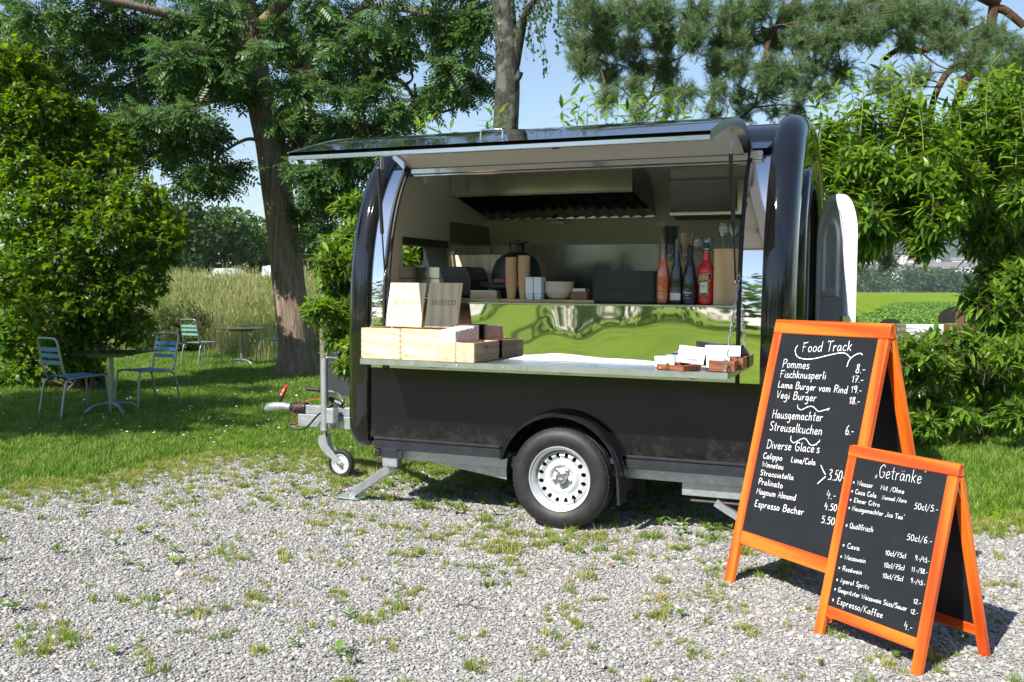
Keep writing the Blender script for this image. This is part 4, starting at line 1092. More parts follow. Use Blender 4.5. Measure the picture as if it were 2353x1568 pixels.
mb = MB(); mb.obox((0.93, 0.10, 0.222), (1.22, 0.10, 0.06), (0, 0.02, 0), (0, 0, 0.02)); mb.build('rear_steady_leg', GALV, TR)
# front corner steady
f0 = onT(905, 1045, Y=0.07); f1 = onT(812, 1140, Y=0.24)
mb = MB(); mb.box((f0[0] - 0.055, -0.0, 0.285), (f0[0] + 0.06, 0.075, 0.40), 0.006); mb.build('steady_bracket', GALV, TR)
mb = MB(); mb.box((f0[0] - 0.06, -0.012, 0.352), (f0[0] + 0.065, -0.002, 0.41), 0.004); mb.build('bracket_plate', DARKALU, TR)
mb = MB(); mb.obox((f0[0] + 0.0, 0.08, 0.285), (f1[0] + 0.02, 0.215, 0.035), (0.0, 0.026, 0), (0.02, 0, 0.02), 0.004); mb.build('front_steady_leg', GALV, TR)
gz0 = TILT * f1[0]
mb = MB(); mb.box((f1[0] - 0.10, 0.15, 0.014 + gz0), (f1[0] + 0.10, 0.30, 0.022 + gz0), 0.002); mb.prism([(f1[0] - 0.02, 0.20, 0.01 + gz0), (f1[0] + 0.05, 0.20, 0.01 + gz0), (f1[0] + 0.01, 0.20, 0.06 + gz0)], (0, 0.03, 0)); mb.build('steady_foot', GALV, TR)
ml = onT(880, 1030, Y=0.02); mb = MB(); mb.box((f0[0] - 0.11, -0.01, 0.352), (f0[0] - 0.065, 0.05, 0.40), 0.005); mb.build('marker_lamp', PLASTIC, TR)
# A-frame arms
tip = np.array((-2.52, 1.0, 0.40))
for y in (0.22, 1.78):
    mb = MB(); mb.obox((XL + 0.35, y, 0.372), (-2.05, 1.0 + (-0.07 if y < 1 else 0.07), 0.40), (0, 0.02, 0), (0, 0, 0.047), 0.004); mb.build('drawbar_arm', GALV, TR)
mb = MB(); mb.box((-2.62, 0.955, 0.355), (-1.98, 1.045, 0.455), 0.004); mb.build('drawbar_beam', GALV, TR)
mb = MB(); mb.box((-2.56, 0.965, 0.455), (-2.12, 1.035, 0.53), 0.01); mb.build('overrun_housing', GALV, TR)
mb = MB(); mb.tube([(-2.56 - 0.022 * i, 1.0, 0.50) for i in range(8)], [0.045, 0.052, 0.044, 0.05, 0.042, 0.048, 0.038, 0.034], 16); mb.build('bellows', RUBBER, TR, 40)
mb = MB(); mb.tube([(-2.70, 1.0, 0.50), (-2.80, 1.0, 0.507), (-2.86, 1.0, 0.50), (-2.93, 1.0, 0.49), (-2.965, 1.0, 0.468)], [0.028, 0.032, 0.036, 0.034, 0.018], 12); cpl = mb.build('coupling_head', GALV, TR, 50)
mb = MB(); mb.obox((-2.83, 1.0, 0.535), (-2.765, 1.0, 0.66), (0, 0.014, 0), (0.012, 0, 0), 0.006); hl = mb.build('coupling_handle', PLASTIC, cpl)
REDP = pm('red_plastic', (0.55, 0.02, 0.015), 0.4, 0, 0.1)
mb = MB(); mb.obox((-2.805, 0.983, 0.59), (-2.745, 0.983, 0.685), (0, 0.004, 0), (0.010, 0, 0.006), 0.003); mb.build('red_grip', REDP, hl)
mb = MB(); text_on(mb, 'AL-KO', (-2.797, 0.978, 0.594), np.array((0.06, 0, 0.095)) / 0.1124, np.array((-0.095, 0, 0.06)) / 0.1124, 0.06, 0.012, 0.0012, (0, -1, 0)); mb.build('grip_lettering', CHALK, hl)
mb = MB(); mb.tube([(-2.20, 0.99, 0.56), (-2.26, 0.99, 0.635), (-2.32, 0.99, 0.65), (-2.44, 0.99, 0.655)], 0.009, 8); hb = mb.build('handbrake_lever', CHROME, TR, 60)
mb = MB(); mb.tube([(-2.43, 0.99, 0.655), (-2.55, 0.99, 0.66)], [0.016, 0.017], 10); mb.build('lever_grip', RUBBER, hb, 40)
mb = MB(); mb.tube([(-2.36, 0.97, 0.60), (-2.30, 0.96, 0.59), (-2.26, 0.965, 0.57)], 0.02, 8); mb.tube([(-2.30, 0.96, 0.585), (-2.20, 0.96, 0.555)], 0.024, 8); mb.build('plug_holder', PLASTIC, TR, 40)
mb = MB(); mb.tube(catmull([(-2.30, 0.95, 0.59), (-2.50, 0.93, 0.575), (-2.63, 0.92, 0.50), (-2.64, 0.92, 0.40), (-2.58, 0.93, 0.36)], 6), 0.003, 6); mb.build('breakaway_cable', REDP, TR, 180)
mb = MB(); mb.tube(catmull([(-2.27, 0.93, 0.55), (-2.40, 0.91, 0.46), (-2.50, 0.90, 0.36), (-2.62, 0.90, 0.335), (-2.67, 0.91, 0.37), (-2.6, 0.93, 0.38)], 6), 0.008, 6); mb.build('power_cable', RUBBER, TR, 180)
# jockey wheel
JX, JY = -2.315, 0.88
jw = bpy.data.objects.new('jockey_wheel', None); COL.objects.link(jw); jw.parent = TR
mb = MB(); mb.tube([(JX, JY, 0.36), (JX, JY, 0.92)], 0.03, 20); mb.build('outer_tube', GALV, jw, 40)
mb = MB(); mb.tube([(JX, JY, 0.30), (JX, JY, 0.36)], 0.024, 16); mb.tube([(JX, JY, 0.915), (JX, JY, 0.945)], 0.014, 12); mb.build('inner_tube', CHROME, jw, 40)
mb = MB(); mb.tube([(JX, JY, 0.352), (JX, JY, 0.362)], 0.036, 20); mb.build('tube_collar', GALV, jw, 40)
mb = MB(); mb.tube([(JX, JY, 0.935), (JX + 0.13, JY, 0.93)], 0.0055, 8); mb.build('crank_arm', CHROME, jw, 40)
mb = MB(); mb.lathe([(0.0, 0.925), (0.012, 0.925), (0.012, 0.955), (0.024, 0.962), (0.026, 0.975), (0.018, 0.985), (0.0, 0.986)], 14, (JX + 0.135, JY, 0)); mb.build('crank_knob', PLASTIC, jw, 50)
mb = MB(); mb.box((JX + 0.03, JY - 0.03, 0.41), (JX + 0.10, JY + 0.05, 0.53), 0.006); mb.build('clamp', GALV, jw)
jx, jz = JX + 0.155, 0.115 + TILT * (JX + 0.155)
for s_ in (-1, 1):
    mb = MB(); mb.prism([(JX - 0.035, JY + s_ * 0.034, 0.31), (JX + 0.025, JY + s_ * 0.034, 0.32), (JX + 0.05, JY + s_ * 0.034, 0.235), (jx + 0.022, JY + s_ * 0.034, jz + 0.015), (jx, JY + s_ * 0.034, jz - 0.022), (jx - 0.03, JY + s_ * 0.034, jz), (JX - 0.01, JY + s_ * 0.034, 0.20), (JX - 0.04, JY + s_ * 0.034, 0.25)], (0, 0.005, 0)); mb.build('fork', GALV, jw)
mb = MB(); mb.lathe([(0.078, -0.022), (0.10, -0.024), (0.112, -0.014), (0.115, 0), (0.112, 0.014), (0.10, 0.024), (0.078, 0.022)], 36, (jx, JY, jz), 'Y', cap=False); mb.build('tyre', TYRE, jw, 40)
mb = MB(); mb.lathe([(0.0, -0.03), (0.02, -0.03), (0.024, -0.012), (0.06, -0.010), (0.068, -0.02), (0.08, -0.021), (0.08, 0.021), (0.0, 0.02)], 28, (jx, JY, jz), 'Y'); mb.build('rim', RIMSILV, jw, 40)
mb = MB(); mb.lathe([(0.0, -0.05), (0.012, -0.05), (0.014, -0.04), (0.014, 0.04), (0.0, 0.04)], 12, (jx, JY, jz), 'Y'); mb.build('axle_bolt', BOLT, jw)
print('part3 ok')
# ------------------------------------------------------------------ things standing on the trailer (all in its tilted frame)
RT_ = (0, TILT, 0)
def tthing(name, label, cat, x, y, z, rz=0.0, group=None):
    return thing(name, label, cat, TW(x, y, z), (0, TILT, rz), group)
SH = 1.4015                       # shelf top
# bamboo board in two lengths on the shelf
bx0, bx1 = OPL + 0.03, onT(1365, 695, Y=0.06)[0]; bm = onT(1151.8, 692, Y=0.06)[0]
BT = SH + 0.0195
for x0, x1, lb in ((bx0, bm - 0.0015, 'left-hand length of bamboo board on the steel shelf, under the grill'), (bm + 0.0015, bx1, 'right-hand length of bamboo board on the steel shelf, under the cups and bowls')):
    r = tthing('bamboo_board', lb, 'board', (x0 + x1) / 2, 0.055, SH, group='boards on the shelf')
    mb = MB(); mb.box((-(x1 - x0) / 2, 0, 0), ((x1 - x0) / 2, 0.42, 0.0195), 0.002); mb.build('plank', BAMBOO, r)
# nested paper cups
def cup_mesh():
    return MB().lathe([(0.0, 0.0), (0.026, 0.0), (0.0375, 0.094), (0.0395, 0.095), (0.0395, 0.099), (0.0365, 0.099), (0.0255, 0.004), (0.0, 0.004)], 20).mesh('paper_cup')
CM = cup_mesh(); CM.materials.append(KRAFT); CM.polygons.foreach_set('use_smooth', [True] * len(CM.polygons)); CM.set_sharp_from_angle(angle=math.radians(40))
for px, n, lb in ((1175, 17, 'brown kraft paper cup in the shorter of two cup stacks'), (1204, 18, 'brown kraft paper cup in the taller of two cup stacks')):
    p = onT(px, 688, Y=0.11)
    for k in range(n):
        o = bpy.data.objects.new('paper_cup', CM); COL.objects.link(o)
        o.location = TW(p[0] + 0.002 * math.sin(k * 0.5), 0.11, BT + 0.0105 * k + 0.0005); o.rotation_euler = (0, TILT, 0.7 * k)
        tag(o, lb, 'cup', 'nested paper cups')
# snack trays, nested
SNACKM = None
def snackmat():
    m, nt, b = newmat('snack_tray_print')
    vec = coords(nt, (1, 1, 1)); br = N(nt, 'ShaderNodeTexBrick'); br.inputs['Scale'].default_value = 90
    br.inputs['Color1'].default_value = (0.62, 0.70, 0.86, 1); br.inputs['Color2'].default_value = (0.42, 0.52, 0.75, 1); br.inputs['Mortar'].default_value = (0.85, 0.87, 0.9, 1)
    nt.links.new(vec, br.inputs['Vector']); nt.links.new(br.outputs['Color'], b.inputs['Base Color']); b.inputs['Roughness'].default_value = 0.6
    return m
SNACKM = snackmat()
def snack_mesh():
    mb = MB(); a, b_, h = 0.025, 0.042, 0.045
    lo = [(-a * .8, -b_ * .85, 0), (a * .8, -b_ * .85, 0), (a * .8, b_ * .85, 0), (-a * .8, b_ * .85, 0)]; hi = [(-a, -b_, h), (a, -b_, h), (a, b_, h), (-a, b_, h)]
    mb.grid([lo, hi], closed=True); mb.add(lo, [(3, 2, 1, 0)]); return mb.mesh('snack_tray')
SM = snack_mesh(); SM.materials.append(SNACKM)
for px, lb in ((1221, 'blue checked paper snack tray in the stack beside the cups'), (1239.5, 'blue checked paper snack tray in the stack beside the bowls')):
    p = onT(px, 689, Y=0.10)
    for k in range(22):
        o = bpy.data.objects.new('snack_tray', SM); COL.objects.link(o); o.location = TW(p[0], 0.10 + 0.0004 * math.sin(k), BT + 0.0045 * k + 0.001); o.rotation_euler = (0, TILT, 0.02)
        tag(o, lb, 'snack tray', 'nested snack trays')
    mb = MB(); text_on(mb, 'SNACKS', (0.021, -0.0425, 0.042), (-1, 0, 0), (0, 0, -1), 0.042, 0.016, 0.0011, (0, -1, 0)); mb.build('print', WHITEP, o)
# bowls
BM = MB().lathe([(0.0, 0.0), (0.045, 0.0), (0.075, 0.018), (0.090, 0.044), (0.094, 0.046), (0.094, 0.049), (0.088, 0.048), (0.072, 0.021), (0.043, 0.004), (0.0, 0.004)], 32).mesh('pulp_bowl')
BM.materials.append(PULP); BM.polygons.foreach_set('use_smooth', [True] * len(BM.polygons)); BM.set_sharp_from_angle(angle=math.radians(40))
p = onT(1285, 689, Y=0.16)
for k in range(14):
    o = bpy.data.objects.new('pulp_bowl', BM); COL.objects.link(o); o.location = TW(p[0], 0.16, BT + 0.0046 * k + 0.001 + (0.003 if k > 8 else 0)); o.rotation_euler = (0, TILT, k)
    tag(o, 'cream pulp bowl nested in the single stack of bowls', 'bowl', 'nested pulp bowls')
# napkin basket
p = onT(1336, 688, Y=0.16)
r = tthing('napkin_basket', 'small wicker basket filled with white napkins', 'basket', p[0], 0.16, BT)
for q in range(4):
    for sy in (-1, 1):
        mb = MB(); P = [(x, sy * 0.055, 0.008 + 0.0125 * q + 0.003 * math.sin(x * 220 + q * 3.1)) for x in np.linspace(-0.052, 0.052, 26)]
        mb.tube(P, 0.0066, 6); mb.build('woven_strand', WICKER, r, 180)
    for sx in (-1, 1):
        mb = MB(); P = [(sx * 0.052, y, 0.008 + 0.0125 * q + 0.003 * math.sin(y * 220 + q * 3.1)) for y in np.linspace(-0.055, 0.055, 26)]
        mb.tube(P, 0.0066, 6); mb.build('woven_strand', WICKER, r, 180)
mb = MB(); mb.box((-0.048, -0.05, 0.002), (0.048, 0.05, 0.045)); mb.build('basket_base', WICKER, r)
np_ = tthing('napkin_stack', 'folded white napkins in the wicker basket', 'napkins', p[0], 0.16, BT + 0.046)
for k in range(9):
    mb = MB(); mb.box((-0.044 + 0.001 * math.sin(k * 2.), -0.046, 0.0028 * k), (0.040, 0.046, 0.0028 * k + 0.0024), 0.001); mb.build('napkin', PAPER, np_)
# tray stack
p0, p1 = onT(1362, 699, Y=0.10), onT(1509, 701, Y=0.10)
tw = (p1[0] - p0[0]); tcx = (p0[0] + p1[0]) / 2
def tray_mesh():
    mb = MB(); 
    def rr(w_, d_, z, r=0.04, n=5):
        return [(sx * (w_ - r) + r * math.cos(a), sy * (d_ - r) + r * math.sin(a), z) for sx, sy, a0 in ((1, 1, 0), (-1, 1, 90), (-1, -1, 180), (1, -1, 270)) for a in [math.radians(a0 + 90 * k / (n - 1)) for k in range(n)]]
    W_, D_ = tw / 2, 0.14
    rows = [rr(W_ - 0.02, D_ - 0.02, 0), rr(W_ - 0.006, D_ - 0.006, 0.012), rr(W_, D_, 0.013), rr(W_, D_, 0.0155), rr(W_ - 0.007, D_ - 0.007, 0.0155), rr(W_ - 0.021, D_ - 0.021, 0.003)]
    mb.grid(rows, closed=True); mb.add(rows[0], [tuple(reversed(range(20)))]); mb.add(rows[-1], [tuple(range(20))]); return mb.mesh('serving_tray')
TM = tray_mesh(); TM.materials.append(TRAYM)
for k in range(28):
    o = bpy.data.objects.new('serving_tray', TM); COL.objects.link(o); o.location = TW(tcx + 0.001 * math.sin(k * 1.7), 0.19 + 0.001 * math.cos(k), SH + 0.0068 * k + 0.001); o.rotation_euler = (0, TILT, 0.003 * math.sin(k))
    tag(o, 'dark grey serving tray in the tall tray stack beside the bottles', 'tray', 'stacked serving trays')
# ---- bottles
def patch(mb, R, a0, a1, z0, z1, n=14, sl=0.0):
    rows = []
    for z in (z0, z1):
        rows.append([(R * math.cos(a), R * math.sin(a), z + sl * (k / n - 0.5)) for k, a in enumerate(np.linspace(a0, a1, n))])
    mb.grid(rows)
def ctext(mb, txt, R, ac, z, width, height, half, font=GL, sl=0.0):
    st, adv = strokes(txt, font)
    for s_ in st:
        P, Nn = [], []
        for q in s_:
            u = (q[0] / adv - 0.5) * width; a = ac + u / R
            P.append((R * math.cos(a), R * math.sin(a), z + q[1] / 9.2 * height + sl * u)); Nn.append((math.cos(a), math.sin(a), 0))
        ribbon(mb, P, Nn, half, 0.0004)
FA = math.radians(-98)
def bottle(label, px, prof, m, yb=0.10, name='bottle'):
    p = onT(px, 699, Y=yb); r = tthing(name, label, 'bottle', p[0], yb, SH, group='bottles on the shelf')
    mb = MB(); mb.lathe(prof, 32); mb.build('glass_body', m, r, 60); return r
NAVY = pm('navy_label', (0.012, 0.03, 0.10), 0.5, 0, 0.05); GOLD = pm('yellow_print', (0.85, 0.55, 0.03), 0.5, 0, 0.05)
SLATEL = pm('slate_label', (0.06, 0.08, 0.10), 0.6, 0, 0.05); BLKL = pm('black_label', (0.012, 0.012, 0.014), 0.5, 0, 0.05)
LGREEN = pm('green_label', (0.25, 0.50, 0.16), 0.6, 0, 0.05); GREYC = pm('grey_capsule', (0.09, 0.12, 0.15), 0.35, 0.3, 0.05)
# rosé
r = bottle('clear bottle of orange-pink wine with a glass stopper, leftmost of the bottles', 1522, [(0.0, 0.004), (0.036, 0.0), (0.041, 0.006), (0.0415, 0.09), (0.0425, 0.16), (0.038, 0.20), (0.026, 0.245), (0.017, 0.285), (0.0145, 0.31), (0.0145, 0.335), (0.0165, 0.337), (0.0165, 0.345), (0.0, 0.345)], ROSE)
mb = MB(); mb.lathe([(0.0, 0.346), (0.010, 0.346), (0.010, 0.354), (0.0175, 0.356), (0.0175, 0.368), (0.0, 0.37)], 20); mb.build('stopper', GLASS, r, 40)
mb = MB(); mb.lathe([(0.0, 0.012), (0.037, 0.012), (0.0385, 0.09), (0.0395, 0.16), (0.035, 0.198), (0.023, 0.243), (0.014, 0.283), (0.0, 0.284)], 24); mb.build('wine', pm('rose_liquid', (0.80, 0.16, 0.04), 0.2, 0, 0.05), r, 60)
mb = MB(); ctext(mb, 'ROS\u00c9', 0.0423, FA, 0.062, 0.024, 0.006, 0.0007); ctext(mb, 'CHAMBRUN', 0.0422, FA, 0.046, 0.042, 0.007, 0.0007); ctext(mb, 'VIN DE PROVENCE', 0.0422, FA, 0.034, 0.04, 0.004, 0.0005)
for k in range(4):
    P = [( (0.010 + 0.006 * math.cos(t)) * math.cos(k * math.pi / 2) - 0.006 * math.sin(t) * math.sin(k * math.pi / 2), (0.010 + 0.006 * math.cos(t)) * math.sin(k * math.pi / 2) + 0.006 * math.sin(t) * math.cos(k * math.pi / 2)) for t in np.linspace(0, 2 * math.pi, 9)]
    Q = [(0.0423 * math.cos(FA + u / 0.0423), 0.0423 * math.sin(FA + u / 0.0423), 0.092 + v) for u, v in P]; ribbon(mb, Q, [(math.cos(FA + u / 0.0423), math.sin(FA + u / 0.0423), 0) for u, v in P], 0.0006, 0.0004)
mb.build('label_print', WHITEP, r)
# riesling
r = bottle('slim olive-green wine bottle with grey capsule and half white label', 1554, [(0.0, 0.004), (0.034, 0.0), (0.039, 0.006), (0.0395, 0.12), (0.0385, 0.155), (0.033, 0.20), (0.023, 0.25), (0.016, 0.29), (0.0145, 0.32), (0.0145, 0.385), (0.0, 0.386)], OLIVEG)
mb = MB(); mb.lathe([(0.0149, 0.31), (0.0149, 0.325), (0.0155, 0.375), (0.0150, 0.39), (0.0, 0.391)], 24); mb.build('capsule', GREYC, r, 40)
mb = MB(); patch(mb, 0.0400, FA - 1.0, FA + 1.0, 0.068, 0.106); mb.build('upper_label', SLATEL, r); mb = MB(); patch(mb, 0.0400, FA - 1.0, FA + 1.0, 0.026, 0.0675); mb.build('lower_label', WHITEP, r)
mb = MB(); ctext(mb, 'KUNSTLERHAUS', 0.0404, FA, 0.074, 0.04, 0.004, 0.0005); ctext(mb, 'S', 0.0404, FA, 0.086, 0.007, 0.012, 0.0007); mb.build('label_print', GOLD, r)
mb = MB(); ctext(mb, 'STEIN', 0.0404, FA, 0.048, 0.04, 0.009, 0.0005); ctext(mb, 'Riesling', 0.0404, FA, 0.036, 0.034, 0.005, 0.0005); mb.build('label_print', GREYC, r)
# cava
r = bottle('dark sparkling wine bottle with black capsule and black label', 1584, [(0.0, 0.004), (0.040, 0.0), (0.0455, 0.008), (0.046, 0.10), (0.044, 0.14), (0.036, 0.19), (0.025, 0.235), (0.018, 0.27), (0.016, 0.30), (0.016, 0.345), (0.0, 0.346)], DGREEN)
mb = MB(); mb.lathe([(0.0262, 0.232), (0.0185, 0.27), (0.0168, 0.30), (0.018, 0.305), (0.0185, 0.325), (0.0175, 0.345), (0.012, 0.352), (0.0, 0.353)], 24); mb.build('capsule', BLKL, r, 50)
mb = MB(); patch(mb, 0.0466, FA - 0.75, FA + 0.75, 0.028, 0.104); mb.build('front_label', BLKL, r)
mb = MB(); ctext(mb, 'CAVA', 0.047, FA, 0.088, 0.024, 0.006, 0.0006); ctext(mb, 'Gilmas', 0.047, FA, 0.066, 0.050, 0.016, 0.0012); ctext(mb, 'BRUT', 0.047, FA, 0.052, 0.022, 0.006, 0.0006); ctext(mb, 'METODO TRADICIONAL', 0.047, FA, 0.036, 0.05, 0.003, 0.0004); mb.build('label_print', WHITEP, r)
# aperitif
r = bottle('red aperitif bottle with blue cap and slanted blue label reading APEROL', 1621.5, [(0.0, 0.004), (0.042, 0.0), (0.047, 0.006), (0.0475, 0.04), (0.0455, 0.075), (0.0475, 0.14), (0.049, 0.19), (0.046, 0.215), (0.036, 0.238), (0.024, 0.252), (0.0195, 0.27), (0.0185, 0.31), (0.0, 0.312)], APER)
mb = MB(); mb.lathe([(0.0188, 0.30), (0.0165, 0.335), (0.0, 0.336)], 24); mb.build('neck_glass', GLASS, r, 40)
mb = MB(); mb.lathe([(0.0175, 0.318), (0.0178, 0.362), (0.0165, 0.366), (0.0, 0.367)], 24); mb.build('cap', NAVY, r, 40)
mb = MB(); patch(mb, 0.0180, FA - 1.2, FA + 1.2, 0.326, 0.333); mb.build('cap_band', GOLD, r)
mb = MB(); patch(mb, 0.0500, FA - 0.95, FA + 0.85, 0.136, 0.178, 16, 0.020); mb.build('brand_label', NAVY, r)
mb = MB(); patch(mb, 0.0503, FA - 0.97, FA + 0.87, 0.1335, 0.136, 16, 0.020); patch(mb, 0.0503, FA - 0.97, FA + 0.87, 0.178, 0.1805, 16, 0.020); mb.build('label_edge', WHITEP, r)
mb = MB(); ctext(mb, 'APEROL', 0.0505, FA - 0.05, 0.144, 0.074, 0.026, 0.0023, sl=0.22); mb.build('brand_lettering', GOLD, r)
mb = MB(); patch(mb, 0.0492, FA - 0.55, FA + 0.60, 0.058, 0.134); mb.build('green_label', LGREEN, r)
mb = MB(); patch(mb, 0.0496, FA - 0.38, FA + 0.43, 0.072, 0.130); mb.build('white_label', WHITEP, r)
mb = MB(); patch(mb, 0.0497, FA - 0.38, FA + 0.43, 0.060, 0.069); mb.build('foot_label', NAVY, r)
mb = MB(); ctext(mb, 'APERITIVO', 0.0499, FA, 0.108, 0.032, 0.007, 0.0006); ctext(mb, '1919', 0.0499, FA, 0.096, 0.014, 0.006, 0.0006); mb.build('label_print', SLATEL, r)
mb = MB(); ctext(mb, 'APEROL', 0.0478, FA, 0.026, 0.05, 0.016, 0.0014); mb.build('embossing', pm('embossed_red', (0.75, 0.05, 0.04), 0.1, 0, 0.1), r)
# boxes behind the bottles
q0, q1 = onT(1514, 599, Y=0.24), onT(1640, 601, Y=0.24)
zb_ = q1[2]
r = tthing('low_wooden_box', 'low pale wooden box standing behind the bottles', 'box', (q0[0] + q1[0]) / 2, 0.24, SH)
hw = (q1[0] - q0[0]) / 2
for nm, lo, hi in (('front_board', (-hw, 0, 0), (hw, 0.012, zb_ - SH - 0.013)), ('back_board', (-hw, 0.198, 0), (hw, 0.21, zb_ - SH - 0.013)), ('top_board', (-hw - 0.002, -0.002, zb_ - SH - 0.0125), (hw, 0.212, zb_ - SH))):
    mb = MB(); mb.box(lo, hi, 0.0015); mb.build(nm, LARCHX, r)
mb = MB(); text_on(mb, 'VIN', (-hw + 0.06, -0.0005, zb_ - SH - 0.045), (1, 0, 0), (0, 0, 1), 0.03, 0.008, 0.0007, (0, -1, 0)); mb.build('print', BURNT, r)
q2, q3 = onT(1640, 572, Y=0.07), onT(1697, 571, Y=0.07); zt_ = q2[2]
r = tthing('tall_wooden_box', 'tall upright pale wooden box beside the red bottle', 'box', (q2[0] + q3[0]) / 2, 0.07, SH)
hw2 = (q3[0] - q2[0]) / 2 + 0.02
for nm, lo, hi in (('front_board', (-hw2 + 0.02, 0, 0), (hw2, 0.014, zt_ - SH - 0.013)), ('side_board', (-hw2 + 0.02, 0.015, 0), (-hw2 + 0.034, 0.25, zt_ - SH - 0.013)), ('top_board', (-hw2 + 0.018, -0.002, zt_ - SH - 0.0125), (hw2, 0.252, zt_ - SH))):
    mb = MB(); mb.box(lo, hi, 0.0015); mb.build(nm, LARCH, r)
# wine glasses
GPROF = [(0.0, 0.0), (0.030, 0.0), (0.030, 0.0015), (0.006, 0.006), (0.0035, 0.012), (0.0035, 0.055), (0.008, 0.062), (0.026, 0.078), (0.0335, 0.10), (0.0325, 0.125), (0.0275, 0.15), (0.0268, 0.15), (0.0317, 0.125), (0.0325, 0.10), (0.025, 0.0795), (0.004, 0.066), (0.0, 0.066)]
GM = MB().lathe(GPROF, 28).mesh('wine_glass'); GM.materials.append(GLASS); GM.polygons.foreach_set('use_smooth', [True] * len(GM.polygons))
for px, yy, z, lb in ((1603, 0.30, zb_, 'clear stemmed wine glass on the low box, nearer the wooden stirrers'), (1627, 0.30, zb_, 'clear stemmed wine glass on the low box, nearer the tall box'), (1616, 0.40, zb_, 'clear stemmed wine glass on the low box, in the back row'),
                     (1661, 0.12, zt_, 'clear stemmed wine glass on the tall box, fully in view'), (1685, 0.12, zt_, 'clear stemmed wine glass on the tall box, behind the black strut'), (1675, 0.24, zt_, 'clear stemmed wine glass on the tall box, in the back row')):
    p = onT(px, 590, Y=yy); o = bpy.data.objects.new('wine_glass', GM); COL.objects.link(o); o.location = TW(p[0], yy, z + 0.0006); o.rotation_euler = RT_
    tag(o, lb, 'glass', 'stemmed wine glasses')
TGM = MB().lathe([(0.0, 0.0), (0.026, 0.0), (0.024, 0.02), (0.037, 0.105), (0.0358, 0.105), (0.023, 0.022), (0.0, 0.02)], 24).mesh('tumbler'); TGM.materials.append(GLASS); TGM.polygons.foreach_set('use_smooth', [True] * len(TGM.polygons))
STIRM = pm('stirrer_wood', (0.55, 0.37, 0.21), 0.7, 0, 0.15, 30)
SWM = MB().tube([(0, 0, 0), (0, 0, 0.20)], 0.0036, 8, cap=False).mesh('straw'); SWM.materials.append(PLASTIC)
STM = MB().box((-0.0035, -0.0008, 0), (0.0035, 0.0008, 0.155)).mesh('wooden_stirrer'); STM.materials.append(STIRM)
for px, what in ((1541, 0), (1575, 1)):
    p = onT(px, 598, Y=0.31)
    o = bpy.data.objects.new('tumbler', TGM); COL.objects.link(o); o.location = TW(p[0], 0.31, zb_ + 0.0006); o.rotation_euler = RT_
    tag(o, ('clear tumbler holding the black straws', 'clear tumbler holding the wooden stirrers')[what], 'glass', 'tumblers of straws and stirrers')
    n = 26 if what == 0 else 30
    for k in range(n):
        a = 2.4 * k; rr = 0.019 * math.sqrt((k + 0.5) / n); tl = rr / 0.019 * 0.17
        o = bpy.data.objects.new('straw' if what == 0 else 'wooden_stirrer', SWM if what == 0 else STM); COL.objects.link(o)
        o.location = TW(p[0] + rr * math.cos(a), 0.31 + rr * math.sin(a), zb_ + 0.023)
        o.rotation_euler = (-tl * math.sin(a), TILT + tl * math.cos(a), 0.9 * k if what else 0)
        tag(o, ('black drinking straw in the tumbler on the low box', 'thin wooden stirrer in the tumbler on the low box')[what], ('straw', 'stirrer')[what], ('black straws', 'wooden stirrers')[what])
# kamado grill
p = onT(1187, 690, Y=0.50); r = tthing('kamado_barbecue', 'dark green egg-shaped ceramic barbecue behind the cup stacks', 'barbecue', p[0], 0.50, BT - 0.0195)
mb = MB(); mb.lathe([(0.0, 0.0), (0.11, 0.0), (0.135, 0.03), (0.16, 0.09), (0.17, 0.145), (0.168, 0.15), (0.0, 0.15)], 40); mb.build('ceramic_base', EGG, r, 50)
mb = MB(); mb.lathe([(0.171, 0.152), (0.172, 0.185), (0.165, 0.225), (0.14, 0.275), (0.105, 0.310), (0.065, 0.33), (0.05, 0.335), (0.0, 0.335)], 40); mb.build('dome', EGG, r, 50)
mb = MB(); mb.lathe([(0.166, 0.14), (0.175, 0.142), (0.175, 0.162), (0.168, 0.164)], 40); mb.build('steel_band', PLASTIC, r, 40)
mb = MB(); mb.box((-0.13, -0.20, 0.085), (0.13, -0.165, 0.12), 0.01); mb.build('front_handle', PLASTIC, r)
mb = MB(); mb.tube([(-0.20, -0.14, 0.12), (-0.10, -0.18, 0.10)], 0.018, 10); mb.build('side_arm', PLASTIC, r, 40)
mb = MB(); mb.box((-0.10, -0.175, 0.125), (0.06, -0.155, 0.15), 0.003); mb.build('gasket', FLESH, r)
mb = MB(); mb.lathe([(0.055, 0.33), (0.058, 0.37), (0.05, 0.40), (0.0, 0.40)], 20); mb.box((-0.02, -0.075, 0.392), (0.075, 0.04, 0.405), 0.003); mb.box((-0.012, -0.012, 0.40), (0.012, 0.012, 0.42), 0.003); mb.build('cast_iron_vent', PLASTIC, r, 40)
